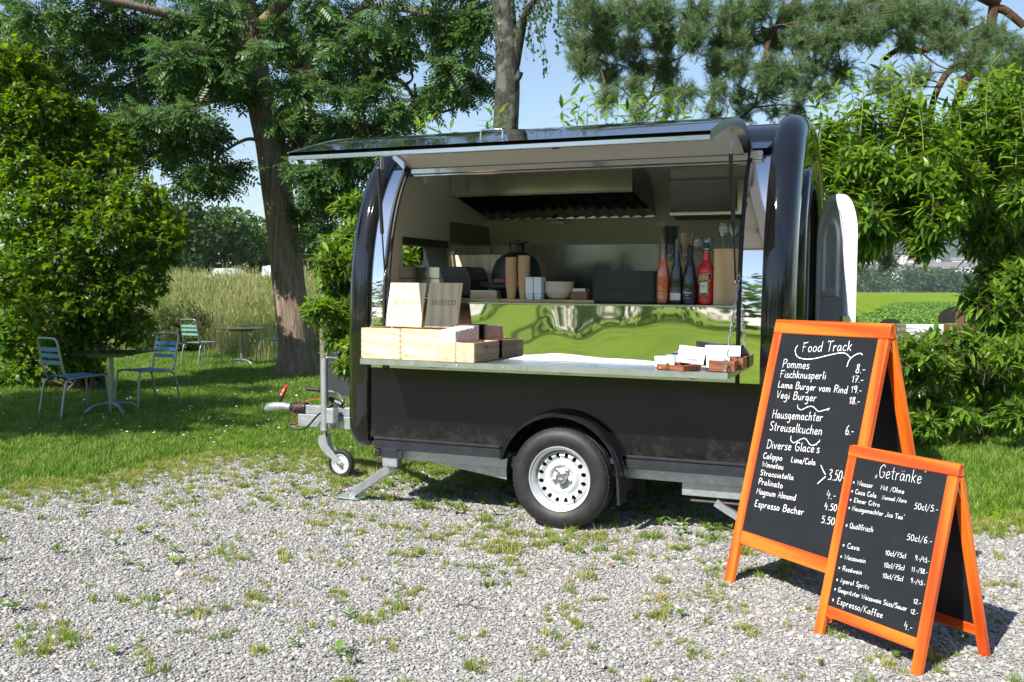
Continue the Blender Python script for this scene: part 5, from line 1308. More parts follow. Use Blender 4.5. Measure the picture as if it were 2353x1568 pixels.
# lettered wine-box lids standing behind
def lettered(mbp, w_, zc, m, parent, y=-0.0005, h=0.040, half=0.0011):
    mb = MB(); text_on(mb, 'DUNICO', (-w_ * 0.36, y, zc), (1, 0, 0), (0, 0, 1), w_ * 0.74, h, half, (0, -1, 0), SF); return mb.build('branded_lettering', m, parent)
a, b = onT(1098, 660, Y=0.62), onT(1166, 586, Y=0.66); wl = b[0] - a[0]
r = tthing('wine_box_lid', 'pale wooden lid lettered DUNICO in the shade behind the barbecue', 'wooden panel', (a[0] + b[0]) / 2, 0.63, SH)
mb = MB(); mb.box((-wl / 2, 0, 0), (wl / 2, 0.01, b[2] - SH), 0.001); mb.build('panel', PINEV, r); lettered(None, wl, 0.155, BURNT, r, h=0.034)
a2 = onT(1030, 600, Y=0.66); wl2 = a[0] - a2[0] - 0.01
r = tthing('wine_box_lid', 'plain wooden lid in the shade behind the grill', 'wooden panel', a2[0] + wl2 / 2, 0.66, SH)
mb = MB(); mb.box((-wl2 / 2, 0, 0), (wl2 / 2, 0.01, b[2] - SH - 0.0), 0.001); mb.build('panel', PINEV, r)
# drawer-like box, cable, paper
a, b = onT(1080, 683, Y=0.30), onT(1141, 668, Y=0.30); wl = b[0] - a[0]
r = tthing('small_wooden_box', 'flat pale wooden box with finger joints below the barbecue arm', 'box', (a[0] + b[0]) / 2, 0.30, BT)
mb = MB(); mb.box((-wl / 2, 0, 0), (wl / 2, 0.012, 0.045), 0.001); mb.build('front_board', PINE, r); mb = MB(); mb.box((wl / 2 - 0.012, 0.0125, 0), (wl / 2, 0.12, 0.045), 0.001); mb.build('side_board', PINE, r)
mb = MB(); mb.box((-wl / 2, 0.0125, 0), (-wl / 2 + 0.012, 0.12, 0.045), 0.001); mb.build('side_board', PINE, r); mb = MB(); mb.box((-wl / 2, 0.0, 0.0455), (wl / 2, 0.12, 0.053), 0.001); mb.build('paper_lining', PAPER, r)
# contact grill
x0, x1 = onT(896, 640, Y=0.30)[0], onT(1081, 640, Y=0.30)[0]; xm_ = onT(1011, 640, Y=0.30)[0]; zt2 = onT(1000, 613, Y=0.30)[2]
r = tthing('contact_grill', 'steel and black countertop grill beside the open window', 'grill', (x0 + x1) / 2, 0.30, BT)
o_ = (x0 + x1) / 2; hz_ = zt2 - BT
mb = MB(); mb.box((x0 - o_, 0, 0.012), (xm_ - o_ - 0.002, 0.30, hz_ * 0.62), 0.006); mb.build('steel_base', SATIN, r)
mb = MB(); mb.box((x0 - o_, -0.002, hz_ * 0.63), (xm_ - o_ - 0.002, 0.30, hz_), 0.006); mb.build('steel_lid', SATIN, r)
mb = MB(); mb.prism([(xm_ - o_, 0.0, 0.02), (x1 - o_, 0.0, 0.02), (x1 - o_, 0.0, hz_ * 0.58), (x1 - o_ - 0.005, 0, hz_ * 0.64), (xm_ - o_, 0, hz_ * 0.64)], (0, 0.30, 0)); mb.build('plastic_base', PLASTIC, r)
mb = MB(); mb.prism([(xm_ - o_, -0.002, hz_ * 0.65), (x1 - o_ - 0.004, -0.002, hz_ * 0.65), (x1 - o_ - 0.012, -0.002, hz_ * 0.8), (x1 - o_ - 0.04, -0.002, hz_), (xm_ - o_, -0.002, hz_)], (0, 0.30, 0)); mb.build('plastic_lid', PLASTIC, r)
for k in range(3):
    xx = xm_ - o_ + 0.03 + 0.055 * k; mb = MB(); mb.box((xx, -0.004, hz_ * 0.48), (xx + 0.036, 0.001, hz_ * 0.56), 0.001); mb.build('vent_slot', RUBBER, r)
for z_, c in ((hz_ * 0.44, 1), (hz_ * 0.34, 1)):
    mb = MB(); mb.lathe([(0, -0.004), (0.008, -0.004), (0.009, 0.0)], 12, (-0.045, -0.001, z_), 'Y'); mb.build('green_button', pm('green_button', (0.02, 0.35, 0.08), 0.4), r)
mb = MB(); mb.lathe([(0, -0.022), (0.014, -0.022), (0.017, 0.0)], 14, (-0.045, -0.001, hz_ * 0.16), 'Y'); mb.build('knob', PLASTIC, r, 40)
# ---- on the counter
CTZ = CT1 + 0.0025
def crate(label, x0, x1, y0, y1, h, th, mat, name='wine_crate', front=None, side=None, knotted=True, group=None):
    cx, cy = (x0 + x1) / 2, (y0 + y1) / 2; w_, d_ = (x1 - x0) / 2, (y1 - y0) / 2
    r = tthing(name, label, 'crate', cx, cy, CTZ, group=group)
    nj = 11
    for nm, lo, hi in (('front_board', (-w_, -d_, 0), (w_, -d_ + th, h)), ('back_board', (-w_, d_ - th, 0), (w_, d_, h))):
        mb = MB(); mb.box(lo, hi, 0.0012); mb.build(nm, mat, r)
    for sx in (-1, 1):
        mb = MB(); xa = -w_ if sx < 0 else w_ - th
        mb.box((xa, -d_ + th + 0.0003, 0), (xa + th, d_ - th - 0.0003, h + 0.0), 0.0012); mb.build('side_board', PINEY, r)
        mb = MB()
        for k in range(0, nj, 2):    # finger joints: ends of the side board seen in the front
            z0 = h * k / nj; o2 = MB(); o2.box((xa + 0.0004, -d_ - 0.0008, z0 + 0.001), (xa + th - 0.0004, -d_ + 0.002, z0 + h / nj - 0.001)); o2.build('finger_joint', JOINT, r)
    mb = MB(); mb.box((-w_ + th, -d_ + th, 0.002), (w_ - th, d_ - th, 0.008)); mb.build('base_board', mat, r)
    return r, w_, d_
JOINT = pm('end_grain', (0.48, 0.31, 0.17), 0.7, 0, 0.15, 40)
cA = onT(830, 822, Y=CY + 0.004)[0]; cB = onT(920.2, 824, Y=CY + 0.004)[0]; cC = onT(1011, 826, Y=CY + 0.004)[0]
hcr = 0.192
crs = []
for x0, x1, y0, y1, lb in ((cA, cB - 0.001, CY + 0.004, CY + 0.372, 'large pale pine crate at the far left end of the counter'), (cB + 0.001, cC, CY + 0.004, CY + 0.372, 'large pale pine crate between the end crate and the small branded crates')):
    r, w_, d_ = crate(lb, x0, x1, y0, y1, hcr if y0 < CY + 0.1 else hcr - 0.004, 0.012, PINE, group='large pine crates')
    if y0 < CY + 0.1:
        mb = MB(); mb.box((-w_ + 0.03, -d_ - 0.0006, 0.022), (-w_ + 0.048, -d_ + 0.001, 0.036)); mb.build('stamp_mark', BURNTL, r)
        mb = MB(); text_on(mb, 'WEINGUT', (-w_ + 0.055, -d_ - 0.0003, 0.026), (1, 0, 0), (0, 0, 1), 0.045, 0.005, 0.0006, (0, -1, 0)); mb.build('stamp_print', BURNTL, r)
# lettered lids standing as easels in the crates
for (pa, pb), lb in ((((884.7, 752), (967.4, 752)), 'sunlit wooden lid lettered DUNICO propped in the crate at the counter end'), (((975, 752), (1051, 754)), 'shaded wooden lid lettered DUNICO propped in the second large crate')):
    yb = CY + 0.285
    a, b = onT(*pa, Y=yb), onT(*pb, Y=yb); wl = b[0] - a[0]; top = onT(pa[0] + 13, 650, Y=yb + 0.075)
    z0_ = CTZ + hcr + 0.001
    hl_ = math.hypot(top[2] - z0_, 0.075); ang = math.atan2(0.075, top[2] - z0_)
    r = thing('lettered_lid', lb, 'wooden panel', TW((a[0] + b[0]) / 2, yb, z0_), (-ang, TILT, 0), 'lettered lids')
    mb = MB(); mb.box((-wl / 2, 0, 0), (wl / 2, 0.008, hl_), 0.001); mb.build('panel', PINEV, r)
    lettered(None, wl, hl_ * 0.50, BURNT, r, h=0.034, half=0.0011)
# small branded crates
sA = onT(1005, 828, Y=CY - 0.012)[0]; sB = onT(1046.8, 830, Y=CY - 0.012)[0]; sC = onT(1089.5, 832, Y=CY - 0.012)[0]
hs = 0.118
for x0, x1, y0, y1, lb, fr in ((sA, sB - 0.0008, CY - 0.012, CY + 0.372, 'small branded wooden crate filled with white paper bags', 1), (sB + 0.0008, sC, CY - 0.012, CY + 0.372, 'small branded wooden crate holding red sachets', 1)):
    r, w_, d_ = crate(lb, x0, x1, y0, y1, hs, 0.007, PINEY, 'small_crate', group='small branded crates')
    if fr:
        mb = MB(); text_on(mb, 'LA MASSA', (-w_ * 0.55, -d_ - 0.0003, 0.010), (1, 0, 0), (0, 0, 1), w_ * 1.0, 0.010, 0.0006, (0, -1, 0), SF)
        text_on(mb, '2019', (-w_ * 0.2, -d_ - 0.0003, 0.052), (1, 0, 0), (0, 0, 1), w_ * 0.45, 0.009, 0.0006, (0, -1, 0))
        ribbon(mb, [(-w_ * 0.85, -d_ - 0.0003, 0.028), (w_ * 0.85, -d_ - 0.0003, 0.028)], (0, -1, 0), 0.0004, 0.0003); mb.build('branding', BURNTL, r)
    if x0 > sA + 0.01:
        flip = -1 if not fr else 1
        mb = MB(); nrm = (1, 0, 0)
        text_on(mb, 'Giorgio', (w_ + 0.0003, -d_ * 0.25 * flip, 0.077 + (0 if fr else 0.026)), (0, 1 * flip, 0), (0, 0.25 * flip, 0.97 * flip), 0.055, 0.024, 0.0011, nrm)
        text_on(mb, 'LA MASSA', (w_ + 0.0003, -d_ * 0.18 * flip, 0.010 + (0 if fr else 0.008)), (0, 1 * flip, 0), (0, 0, 1 * flip), 0.034, 0.008, 0.0006, nrm, SF)
        hillz = [(-0.9, 0.030), (-0.6, 0.031), (-0.3, 0.042), (-0.15, 0.056), (-0.02, 0.060), (0.05, 0.05), (0.12, 0.064), (0.2, 0.05), (0.28, 0.066), (0.36, 0.045), (0.5, 0.034), (0.9, 0.037)]
        ribbon(mb, [(w_ + 0.0003, u * d_ * flip, z) for u, z in hillz], nrm, 0.0006, 0.0004)
        mb.build('branding', BURNT, r)
# napkin bundles standing in the small crates
if True:
    y0, n, zt3 = CY + 0.000, 62, 0.190
    r = tthing('paper_bag_bundle', 'long bundle of upright white paper bags in the small crate', 'paper bags', (sA + sB) / 2, y0, CTZ + 0.01)
    w_ = (sB - sA) / 2 - 0.009
    for k in range(n):
        t = k / n; mb = MB(); h_ = zt3 * (0.93 + 0.12 * t) + 0.004 * math.sin(k * 2.3) + 0.002 * random.random(); dx = 0.003 * math.sin(k * 0.9)
        mb.box((-w_ + dx, 0.352 * t, 0), (w_ + dx + 0.004 * random.random(), 0.352 * t + 0.0048, h_), 0.0008); mb.build('paper_bag', PAPER, r)
# red sachets
SAM = MB().box((-0.018, -0.012, -0.002), (0.018, 0.012, 0.002), 0.001).mesh('sachet'); SAM.materials.append(pm('red_foil', (0.75, 0.05, 0.04), 0.35, 0, 0.1))
for j, (y0, n) in enumerate(((CY + 0.03, 26),)):
    for k in range(n):
        o = bpy.data.objects.new('ketchup_sachet', SAM); COL.objects.link(o)
        o.location = TW((sB + sC) / 2 + random.uniform(-0.025, 0.025), y0 + random.uniform(0, 0.30), CTZ + 0.085 + 0.012 * random.random()); o.rotation_euler = (random.uniform(-.7, .7), random.uniform(-.7, .7), random.uniform(0, 6))
        tag(o, 'red sachet lying in the small branded crate beside the paper bags', 'sachet', 'red sachets')
# wooden boxes of leaflets at the other end
def sheet_bundle(label, loc, rz, w_, h_, n, step, lean, m, group='leaflets'):
    r = thing('leaflet_bundle', label, 'leaflets', loc, (0, TILT, rz), group)
    me = None
    for k in range(n):
        mb = MB(); mb.box((-w_ / 2, 0, 0), (w_ / 2, 0.0016, h_ * (1 + 0.02 * math.sin(k * 1.7))), 0.0)
        o = mb.build('leaflet', m, r); o.location = (0.001 * math.sin(k * 2.1), step * k, 0); o.rotation_euler = (-lean - 0.25 * k / n, 0, 0)
    return r
fa = onT(1569.8, 850, Y=CY - 0.03); fb = onT(1508, 838, Y=CY + 0.055); fc = onT(1626, 834, Y=CY + 0.10)
fa[2] = fb[2] = fc[2] = CTZ
rz = math.atan2(fa[1] - fb[1], fa[0] - fb[0]); wa = math.hypot(fa[0] - fb[0], fa[1] - fb[1]); wb = math.hypot(fc[0] - fa[0], fc[1] - fa[1])
r = tthing('open_tray', 'shallow reddish wooden tray jutting over the counter edge with leaflets', 'tray', fb[0], fb[1], CTZ, rz)
def traybox(r, W_, D_, h, t, m):
    for nm, lo, hi in (('front_side', (0, 0, 0), (W_, t, h)), ('back_side', (0, D_ - t, 0), (W_, D_, h)), ('end_side', (0, t + .0003, 0), (t, D_ - t - .0003, h)), ('end_side', (W_ - t, t + .0003, 0), (W_, D_ - t - .0003, h)), ('bottom', (t, t, 0.001), (W_ - t, D_ - t, 0.006))):
        mb = MB(); mb.box(lo, hi, 0.002); mb.build(nm, m, r)
traybox(r, wa, 0.16, 0.032, 0.009, LEATHER)
mb = MB(); mb.box((wa * 0.38, -0.006, 0.008), (wa * 0.38 + 0.022, 0.0, 0.040), 0.003); mb.build('brass_clasp', BRASS, r)
sheet_bundle('white leaflets leaning in the tray that juts over the counter edge', TW(fb[0] + 0.055 * math.cos(rz) - 0.03 * math.sin(rz), fb[1] + 0.055 * math.sin(rz) + 0.03 * math.cos(rz), CTZ + 0.007), rz + 0.9, 0.085, 0.075, 26, 0.0045, 0.5, PAPER)
bxl, bxr = onT(1628, 848, Y=CY + 0.05)[0], onT(1688, 849, Y=CY + 0.05)[0]
r = tthing('wooden_box', 'reddish wooden box with louvred front beside the chain hook', 'box', bxl, CY + 0.05, CTZ); traybox(r, bxr - bxl, 0.13, 0.062, 0.010, LEATHER)
for k in range(3):
    mb = MB(); mb.box((0.015, -0.002, 0.014 + 0.014 * k), (bxr - bxl - 0.015, 0.001, 0.022 + 0.014 * k), 0.0008); mb.build('louvre', LEATHER, r)
sheet_bundle('white leaflets leaning in the louvred wooden box', TW(bxl + 0.05, CY + 0.075, CTZ + 0.02), 0.25, 0.12, 0.085, 18, 0.0045, 0.45, PAPER)
r = tthing('wooden_box', 'darker wooden box at the back of the counter beside the opening', 'box', bxr - 0.15, CY + 0.21, CTZ); traybox(r, 0.17, 0.15, 0.07, 0.010, LEATHER)
sheet_bundle('fanned pale blue brochures on the darker rear box', TW(bxr - 0.10, CY + 0.23, CTZ + 0.075), 0.15, 0.20, 0.11, 14, 0.008, 1.05, PAPERB)
sheet_bundle('small stack of grey-blue cards behind the picture card', TW(onT(1545, 815, Y=CY + 0.2)[0], CY + 0.2, CTZ), 0.1, 0.075, 0.075, 12, 0.005, 0.2, pm('slate_card', (0.22, 0.29, 0.36), 0.6, 0, 0.1))
# picture card
def cardmat():
    m, nt, b = newmat('picture_card')
    tc = N(nt, 'ShaderNodeTexCoord'); sp = N(nt, 'ShaderNodeSeparateXYZ'); nt.links.new(tc.outputs['Generated'], sp.inputs[0])
    c = ramp(nt, sp.outputs[2], [(0.0, (0.75, 0.76, 0.78)), (0.3, (0.80, 0.80, 0.80)), (0.55, (0.72, 0.78, 0.88)), (1.0, (0.42, 0.58, 0.80))])
    nt.links.new(c, b.inputs['Base Color']); b.inputs['Roughness'].default_value = 0.35; return m
p = onT(1585, 838, Y=CY + 0.13)
r = thing('picture_card', 'white card printed with a pink-roofed house, leaning between the boxes', 'card', TW(p[0], CY + 0.13, CTZ + 0.035), (-0.5, 0.10, 0.05))
mb = MB(); mb.box((-0.075, 0, 0), (0.075, 0.0015, 0.105)); mb.build('card_back', PAPER, r); mb = MB(); mb.box((-0.070, -0.0006, 0.006), (0.070, -0.0001, 0.10)); mb.build('picture', cardmat(), r)
mb = MB(); mb.prism([(-0.03, -0.001, 0.052), (0.055, -0.001, 0.036), (0.05, -0.001, 0.052), (-0.022, -0.001, 0.072)], (0, -0.0004, 0)); mb.build('printed_roof', pm('print_pink', (0.55, 0.36, 0.38), 0.5), r)
for k in range(6):
    mb = MB(); mb.box((-0.025 + 0.011 * k, -0.0014, 0.014), (-0.018 + 0.011 * k, -0.001, 0.030)); mb.build('printed_window', BLKL, r)
print('part4 ok')
# ------------------------------------------------------------------ garden furniture
def cafe_chair_proto(slat, name='garden_chair'):
    r = thing(name, 'x', 'chair')
    W_, SHt = 0.205, 0.45
    for sx in (-1, 1):
        P = [(sx * 0.215, -0.26, 0.0), (sx * 0.20, -0.225, SHt - 0.05), (sx * 0.197, -0.20, SHt - 0.006), (sx * 0.195, -0.16, SHt + 0.004), (sx * 0.195, 0.16, SHt - 0.015), (sx * 0.195, 0.20, SHt - 0.005)]
        mb = MB(); mb.tube(catmull(P, 4), 0.0115, 8); mb.build('front_leg', GREY, r, 180)
        P = [(sx * 0.195, 0.12, SHt - 0.014), (sx * 0.20, 0.20, SHt - 0.03), (sx * 0.21, 0.24, SHt - 0.10), (sx * 0.22, 0.30, 0.0)]
        mb = MB(); mb.tube(catmull(P, 4), 0.0115, 8); mb.build('rear_leg', GREY, r, 180)
    P = [(-0.195, 0.20, SHt - 0.005), (-0.195, 0.235, SHt + 0.03), (-0.192, 0.27, SHt + 0.20), (-0.19, 0.30, 0.80), (-0.17, 0.308, 0.845), (-0.12, 0.31, 0.855), (0.12, 0.31, 0.855), (0.17, 0.308, 0.845), (0.19, 0.30, 0.80), (0.192, 0.27, SHt + 0.20), (0.195, 0.235, SHt + 0.03), (0.195, 0.20, SHt - 0.005)]
    mb = MB(); mb.tube(catmull(P, 4), 0.0115, 8); mb.build('back_frame', GREY, r, 180)
    for k in range(8):
        y = -0.18 + 0.05 * k; mb = MB(); mb.box((-0.19, y - 0.018, SHt + 0.0), (0.19, y + 0.018, SHt + 0.010), 0.003); mb.build('seat_slat', slat, r)
    for z, y in ((0.74, 0.287), (0.675, 0.278), (0.60, 0.267)):
        mb = MB(); mb.box((-0.188, y - 0.006, z - 0.022), (0.188, y + 0.004, z + 0.022), 0.003); mb.build('back_slat', slat, r)
    return r
def place(r, loc, rz, label, group=None):
    r.location = loc; r.rotation_euler = (0, 0, rz); r['label'] = label
    if group: r['group'] = group
    return r
bc = cafe_chair_proto(BLUE)
def gp(px, py): q = on(px, py, Z=0); return (q[0], q[1], 0.0)
def facing(p, q): return math.atan2(q[1] - p[1], q[0] - p[0]) + math.pi / 2     # chair front (-y) towards q
def mkt(label, loc, rz, topsize=0.72):
    r = thing('garden_table', label, 'table', loc, (0, 0, rz), 'square garden tables')
    hh = topsize / 2
    c = 0.05; poly = [(-hh + c, -hh, 0.735), (hh - c, -hh, 0.735), (hh, -hh + c, 0.735), (hh, hh - c, 0.735), (hh - c, hh, 0.735), (-hh + c, hh, 0.735), (-hh, hh - c, 0.735), (-hh, -hh + c, 0.735)]
    mb = MB(); mb.prism(poly, (0, 0, 0.014)); mb.build('table_top', TABLET, r)
    mb = MB(); mb.tube([(0, 0, 0.08), (0, 0, 0.73)], 0.030, 16); mb.build('pedestal', GREY, r, 40)
    for k in range(4):
        a = math.pi / 4 + k * math.pi / 2; d = np.array((math.cos(a), math.sin(a), 0))
        P = [tuple(d * 0.0 + np.array((0, 0, 0.13))), tuple(d * 0.12 + np.array((0, 0, 0.125))), tuple(d * 0.24 + np.array((0, 0, 0.10))), tuple(d * 0.34 + np.array((0, 0, 0.014)))]
        mb = MB(); mb.tube(catmull(P, 5), [0.018] * 16, 8); mb.build('foot', GREY, r, 180)
    for sy in (-1, 1):
        mb = MB(); mb.box((-0.22, sy * 0.12 - 0.012, 0.69), (0.22, sy * 0.12 + 0.012, 0.712), 0.003); mb.build('top_bracket', pm('olive_bracket%d' % (sy + 1), (0.30, 0.32, 0.22), 0.5), r)
    return r
T1 = gp(258, 952); T1 = (T1[0], T1[1], 0)
mkt('dark square garden table between two blue chairs, in the shade', T1, 0.35, 0.80)
cA_ = at(160, 880, 9.4); cA_ = (cA_[0], cA_[1] + 0.0, 0)
pA = (T1[0] - 0.12, T1[1] - 0.42, 0)
place(bc, pA, math.pi - 0.25, 'blue slatted garden chair with its back to the camera corner, nearer the gravel', 'blue slatted chairs')
b2 = copy_tree(bc); pB = (T1[0] + 0.06, T1[1] + 0.50, 0)
place(b2, pB, -0.20, 'blue slatted garden chair on the far side of the shaded table', 'blue slatted chairs')
T2 = gp(556, 842); mkt('pale-reflecting square garden table beside the tree trunk', T2, 0.5, 0.80)
gc = cafe_chair_proto(GREENS)
pC = (T2[0] - 0.35, T2[1] - 0.72, 0); place(gc, pC, math.pi - 0.15, 'green slatted garden chair on the shrub side of the far table', 'green slatted chairs')
g2 = copy_tree(gc); pD = (T2[0] + 0.25, T2[1] + 0.72, 0); place(g2, pD, -0.1, 'green slatted garden chair half hidden behind the tree trunk', 'green slatted chairs')
for _c in (bc, b2, gc, g2): _c.scale = (1.1, 1.1, 1.1)
T3 = gp(85, 880); mkt('garden table mostly hidden behind the big shrub', (T3[0] - 0.3, T3[1] + 0.3, 0), 0.2, 0.8)
WEATH = woodmat('weathered_timber', (0.10, 0.085, 0.07), (0.20, 0.17, 0.14), 6, 0.85, 'Z', False)
WEATHX = woodmat('weathered_rail', (0.10, 0.085, 0.07), (0.22, 0.19, 0.16), 6, 0.85, 'X', False)
# post and dark speckled slab between trunk and trailer
q = at(752, 830, 13.5); r = thing('wooden_post', 'weathered wooden post behind the leafy shoots left of the trailer', 'post', (q[0], q[1], 0))
mb = MB(); mb.box((-0.075, -0.075, -0.05), (0.075, 0.075, 1.62), 0.01); mb.build('timber', WEATH, r); mb = MB(); mb.box((-0.08, -0.08, 1.62), (0.08, 0.08, 1.65), 0.01); mb.build('post_cap', WEATH, r)
q = at(785, 830, 13.2); r = thing('stone_slab', 'dark speckled upright slab beside the wooden post', 'slab', (q[0], q[1], 0))
mb = MB(); mb.box((-0.20, -0.04, 0), (0.45, 0.04, 0.95), 0.012); mb.build('slab_body', pm('speckled_stone', (0.035, 0.037, 0.04), 0.45, 0, 0.9, 120), r); mb = MB(); mb.box((-0.22, -0.06, 0.951), (0.47, 0.06, 0.99), 0.008); mb.build('slab_cap', WEATHX, r)
q = gp(633, 835); r = thing('bollard_lamp', 'small dark post with pale cap behind the far table', 'post', (q[0] + 0.2, q[1] + 1.5, 0))
mb = MB(); mb.lathe([(0.055, 0), (0.055, 0.85), (0.045, 0.87), (0.045, 0.95)], 14); mb.build('shaft', PLASTIC, r, 40); mb = MB(); mb.lathe([(0.07, 0.95), (0.07, 1.0), (0.05, 1.04), (0.0, 1.05)], 14); mb.build('cap', WHITEP, r, 40)
# low rail fence behind the leafy bush
r = thing('rail_fence', 'low weathered rail fence behind the leafy bush', 'fence', (2.2, 6.4, 0))
for k in range(4):
    mb = MB(); mb.box((k * 1.9 - 0.06, -0.06, -0.02), (k * 1.9 + 0.06, 0.06, 0.62), 0.01); mb.build('post', WEATH, r)
for k in range(3):
    mb = MB(); mb.obox((k * 1.9 - 0.1, -0.09, 0.36 - 0.02 * k), (k * 1.9 + 2.0, -0.09, 0.33 - 0.02 * k), (0, 0.025, 0), (0, 0, 0.06), 0.01); mb.build('rail', WEATHX, r)
# painted plank screen glimpsed through the bush
q = at(2165, 745, 13.0); r = thing('plank_screen', 'weathered plank screen painted white, brown and black, seen through the bush', 'screen', (q[0], q[1], 0), (0, 0, 0.25))
BRN = pm('brown_paint', (0.13, 0.065, 0.035), 0.8, 0, 0.3, 6); BLK2 = pm('black_paint_old', (0.012, 0.011, 0.011), 0.7, 0, 0.3, 6); WHT2 = pm('old_white_paint', (0.55, 0.56, 0.58), 0.7, 0, 0.12, 6)
for row in range(6):
    z0 = 0.35 + row * 0.115
    for x0, x1, m in ((-0.78, -0.46, WEATHX), (-0.455, 0.02, WHT2), (0.025, 0.80, BRN)):
        mb = MB(); mb.box((x0, -0.012 + 0.003 * (row % 2), z0), (x1, 0.012, z0 + 0.108), 0.004); mb.build('plank', m, r)
mb = MB(); mb.prism([(0.17 + 0.24 * math.cos(a), -0.014, 1.05 + 0.22 * math.sin(a)) for a in np.linspace(0, math.pi, 18)], (0, 0.026, 0)); mb.build('rounded_top', BLK2, r)
mb = MB(); mb.box((0.16, -0.018, 1.045), (0.27, -0.0145, 1.25), 0.001); mb.build('brown_stripe', BRN, r)
mb = MB(); mb.prism([(-0.66 + 0.13 * math.cos(a), -0.014, 1.045 + 0.06 * math.sin(a)) for a in np.linspace(0, math.pi, 12)], (0, 0.026, 0)); mb.build('rounded_top', BLK2, r)
for x in (-0.7, 0.7):
    mb = MB(); mb.box((x - 0.04, 0.013, 0), (x + 0.04, 0.09, 1.0), 0.006); mb.build('post', WEATH, r)
# ------------------------------------------------------------------ leaf and needle templates
def leaf_tpl(L, W, n=4, fold=0.25, curl=0.15, peak=0.4, serr=0.0):
    """leaf along +Y with a midrib fold and a downward curl"""
    V = [(0, 0, 0)]; T = []
    for i in range(1, n):
        t = i / n; wv = W * 0.5 * (math.sin(math.pi * t ** (math.log(0.5) / math.log(peak)))) ** 0.8
        z = -curl * L * t * t
        V += [(-wv, L * t, z + fold * wv), (0, L * t, z), (wv, L * t, z + fold * wv)]
    V.append((0, L, -curl * L))
    T += [(0, 2, 1), (0, 3, 2)]
    for i in range(n - 2):
        a = 1 + 3 * i
        T += [(a, a+1, a+4), (a, a+4, a+3), (a+1, a+2, a+5), (a+1, a+5, a+4)]
    a = 1 + 3 * (n - 2); e = len(V) - 1
    T += [(a, a+1, e), (a+1, a+2, e)]
    return np.array(V, float), np.array(T, int)
def unit(v): return v / (np.linalg.norm(v, axis=-1, keepdims=True) + 1e-9)
def leaf_obj(name, V, T, m, parent):
    o = link(name, tri_mesh(name, V, T, [m]), None, parent); return o
def bark(name, c1, c2, sc=6.0, st=0.12, lichen=None):
    m, nt, b = newmat(name)
    vec = coords(nt, (1, 1, st)); f = noise(nt, vec, sc * 2.2, 8, 0.7, 0.6); f2 = noise(nt, coords(nt), sc * 0.6, 5, 0.6)
    c = ramp(nt, f, [(0.30, c1), (0.62, c2)])
    if lichen:
        mx = N(nt, 'ShaderNodeMix', data_type='RGBA'); nt.links.new(ramp(nt, f2, [(0.5, (0,)*3), (0.6, (0.85,)*3)]), mx.inputs['Factor'])
        nt.links.new(c, mx.inputs['A']); mx.inputs['B'].default_value = (*lichen, 1); c = mx.outputs['Result']
    nt.links.new(c, b.inputs['Base Color']); b.inputs['Roughness'].default_value = 0.9; b.inputs['Specular IOR Level'].default_value = 0.15
    bump(nt, b, f, 1.0, 0.05); return m
ASHBARK = bark('ash_bark', (0.07, 0.05, 0.035), (0.33, 0.25, 0.18), 9, 0.10)
BIRCHBARK = bark('birch_bark', (0.022, 0.020, 0.017), (0.085, 0.08, 0.07), 8, 0.3, (0.15, 0.16, 0.14))
PINEBARK = bark('pine_bark', (0.04, 0.025, 0.016), (0.14, 0.075, 0.045), 8, 0.3)
TWIG = pm('twig', (0.10, 0.075, 0.05), 0.85, 0, 0.3, 20); STEMG = pm('green_stem', (0.16, 0.20, 0.07), 0.6, 0, 0.25, 10)
ASHLEAF = leafmat('ash_leaf', (0.030, 0.078, 0.018), (0.085, 0.165, 0.045), 0.38)
BUSHLEAF = leafmat('shrub_leaf', (0.036, 0.098, 0.008), (0.12, 0.22, 0.016), 0.42)
WILLOWLEAF = leafmat('willow_leaf', (0.045, 0.115, 0.014), (0.150, 0.265, 0.032), 0.42, 0.30)
ROSELEAF = leafmat('hedge_leaf', (0.05, 0.09, 0.02), (0.11, 0.16, 0.04), 0.3)
NEEDLE = leafmat('pine_needle', (0.055, 0.11, 0.042), (0.14, 0.215, 0.080), 0.22, 0.45)
BIRCHLEAF = leafmat('birch_leaf', (0.03, 0.07, 0.02), (0.06, 0.12, 0.03), 0.3)
FARLEAF = leafmat('far_tree_leaf', (0.035, 0.085, 0.018), (0.10, 0.175, 0.035), 0.25, 0.6)
FARLEAF2 = leafmat('far_tree_leaf_dark', (0.022, 0.05, 0.016), (0.05, 0.095, 0.03), 0.2, 0.6)
# compound ash leaf: 5 pairs and a tip leaflet on a rachis
def ash_compound():
    parts = []; lv, lt = leaf_tpl(0.088, 0.034, 3, 0.15, 0.12, 0.42)
    pos, ax = [], []
    for k in range(5):
        y = 0.07 + 0.045 * k
        for s_ in (-1, 1):
            pos.append((0, y, -0.10 * (y ** 2))); ax.append((s_ * 0.9, 0.45, -0.10))
    pos.append((0, 0.285, -0.01)); ax.append((0, 1, -0.25))
    pos, ax = np.array(pos), np.array(ax, float)
    R = frames(ax, np.tile([[0, 0, 1.0]], (len(ax), 1)))
    parts.append(inst(lv, lt, pos, R, np.linspace(0.95, 1.05, len(pos))))
    V = np.array([(-0.0012, 0, 0), (0.0012, 0, 0), (0, 0.28, -0.008)]); parts.append((V, np.array([[0, 1, 2]])))
    return join(parts)
ASHC = ash_compound()
def near_on(skel, p):
    d = np.linalg.norm(skel - p, axis=1); return skel[np.argmin(d)]
